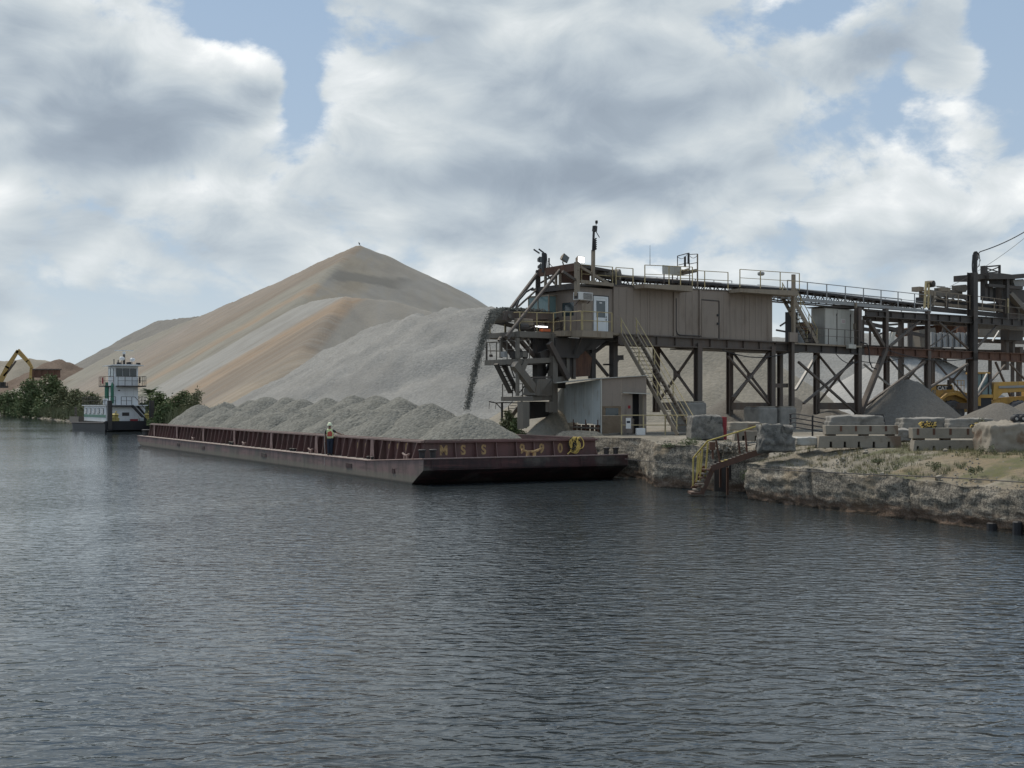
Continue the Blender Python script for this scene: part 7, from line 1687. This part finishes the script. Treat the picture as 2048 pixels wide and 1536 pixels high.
def weed(px, pyb, pyt, wpx, Y, lb, seed, mat='leaf2', n=260):
    b = at(px, pyb, Y); s = Y/F; t = thing('weed', lb, 'weed', at_=tuple(b), group='weeds on the bank'); r = random.Random(seed); cs = []
    for k in range(7):
        e = b+Vector((r.uniform(-.5, .5)*wpx*s, r.uniform(-.2, .2), (pyb-pyt)*s*r.uniform(.5, 1))); mb = MB(); mb.tube([b, b.lerp(e, .6)+Vector((0, 0, .05)), e], .008, 4, .003); part('stem', mb, M['bark'], t); cs.append((tuple(b.lerp(e, .8)), (wpx*s*.2, .15, (pyb-pyt)*s*.3)))
    leaves('foliage', cs, .035, mat, t, n, seed)
weed(1975, 922, 890, 34, 43.5, 'tall thin green weed in front of the right barrier stack', 1, n=420); weed(1868, 944, 922, 30, 41.5, 'green weed on the slope below the right barrier stack', 2, n=350); weed(1757, 930, 916, 26, 43.5, 'small dark weed on the slope below the left barrier stack', 3)
weed(1950, 950, 932, 34, 39.8, 'low spreading weed near the rock edge at right', 4, n=350); weed(1964, 848, 836, 12, 47.5, 'tiny green weed rising above the right rope coil', 5, n=60); weed(1490, 975, 935, 34, 50.6, 'green weeds growing on the broken rock right of the gangway', 6, 'leaf', 500)
weed(1390, 896, 876, 60, 56.4, 'low green weeds on the quay top between the stair foot and gangway', 7, 'leaf', 700); weed(1340, 898, 884, 40, 57.0, 'thin weeds hanging at the quay edge below the yellow rail', 8, 'leaf', 350)
weed(1512, 960, 930, 20, 49.6, 'sprig of weed at the corner of the right rock wall', 9, 'leaf', 200)

# ------------------------------------------------------------------ long reach excavator far left
Ye = 520
ex = thing('excavator', 'yellow long armed excavator far off at the left edge, its arm bent over the heap', 'excavator', at_=tuple(at(8, 790, Ye)))
def eb(name, a, b, w0, w1, mat='catfar', lab=None):
    a, b = at(*a, Ye), at(*b, Ye); d = (b-a).normalized(); n = Vector((-d.z, 0, d.x)); mb = MB()
    mb.prism([((a+n*w0/2).x, (a+n*w0/2).z), ((b+n*w1/2).x, (b+n*w1/2).z), ((b-n*w1/2).x, (b-n*w1/2).z), ((a-n*w0/2).x, (a-n*w0/2).z)], Ye-.4, Ye+.4); part(name, mb, M[mat], ex)
eb('boom', (-4, 772), (16, 733), 2.1, 1.9); eb('boom', (14, 736), (36, 701), 1.9, 1.2); eb('arm', (35, 701), (56, 723), 1.9, 1.5); eb('arm', (55, 721), (65, 737), 1.6, .9); eb('cylinder', (20, 738), (32, 722), .6, .5, 'steel'); eb('cylinder', (8, 752), (20, 738), .8, .6, 'steel')
eb('linkage', (62, 736), (61, 758), .8, .9); eb('cable', (36, 701), (33, 706), .5, .5, 'black')
mb = MB(); a, b = at(-20, 776, Ye), at(15, 764, Ye); mb.box(a.x, b.x, Ye-1, Ye+1, a.z, a.z+.8); mb.box(a.x+1, b.x-1, Ye-.8, Ye+.8, a.z+.8, b.z); part('body', mb, M['dark'], ex)
rail(ex, [at(2, 774, Ye-1), at(15, 774, Ye-1)], 1.6, .9, .08, 'dark')
mb = MB(); mb.beam(at(-6, 776, Ye), at(-6, 800, Ye), 1.2); part('undercarriage', mb, M['dark'], ex)
hp = thing('steel_hopper', 'rusty brown steel bin standing beyond the willows below the excavator arm', 'steel bin', at_=tuple(at(92, 756, 545)))
for i in range(8):
    a, b = at(63+i*6.6, 755, 545), at(69.4+i*6.6, 739-(i < 1)*1, 545); mb = MB(); mb.box(a.x, b.x, 545+.2*(i % 2), 548, a.z, b.z); part('panel', mb, M['rust'], hp)
mb = MB(); a, b = at(62, 740, 545), at(118, 738, 545); mb.box(a.x, b.x, 544.8, 548.2, a.z, b.z+.1); part('rim', mb, M['steel'], hp)
for px in (66, 90, 114):
    mb = MB(); mb.beam(at(px, 755, 546), at(px, 775, 546), .6); part('leg', mb, M['rust'], hp)
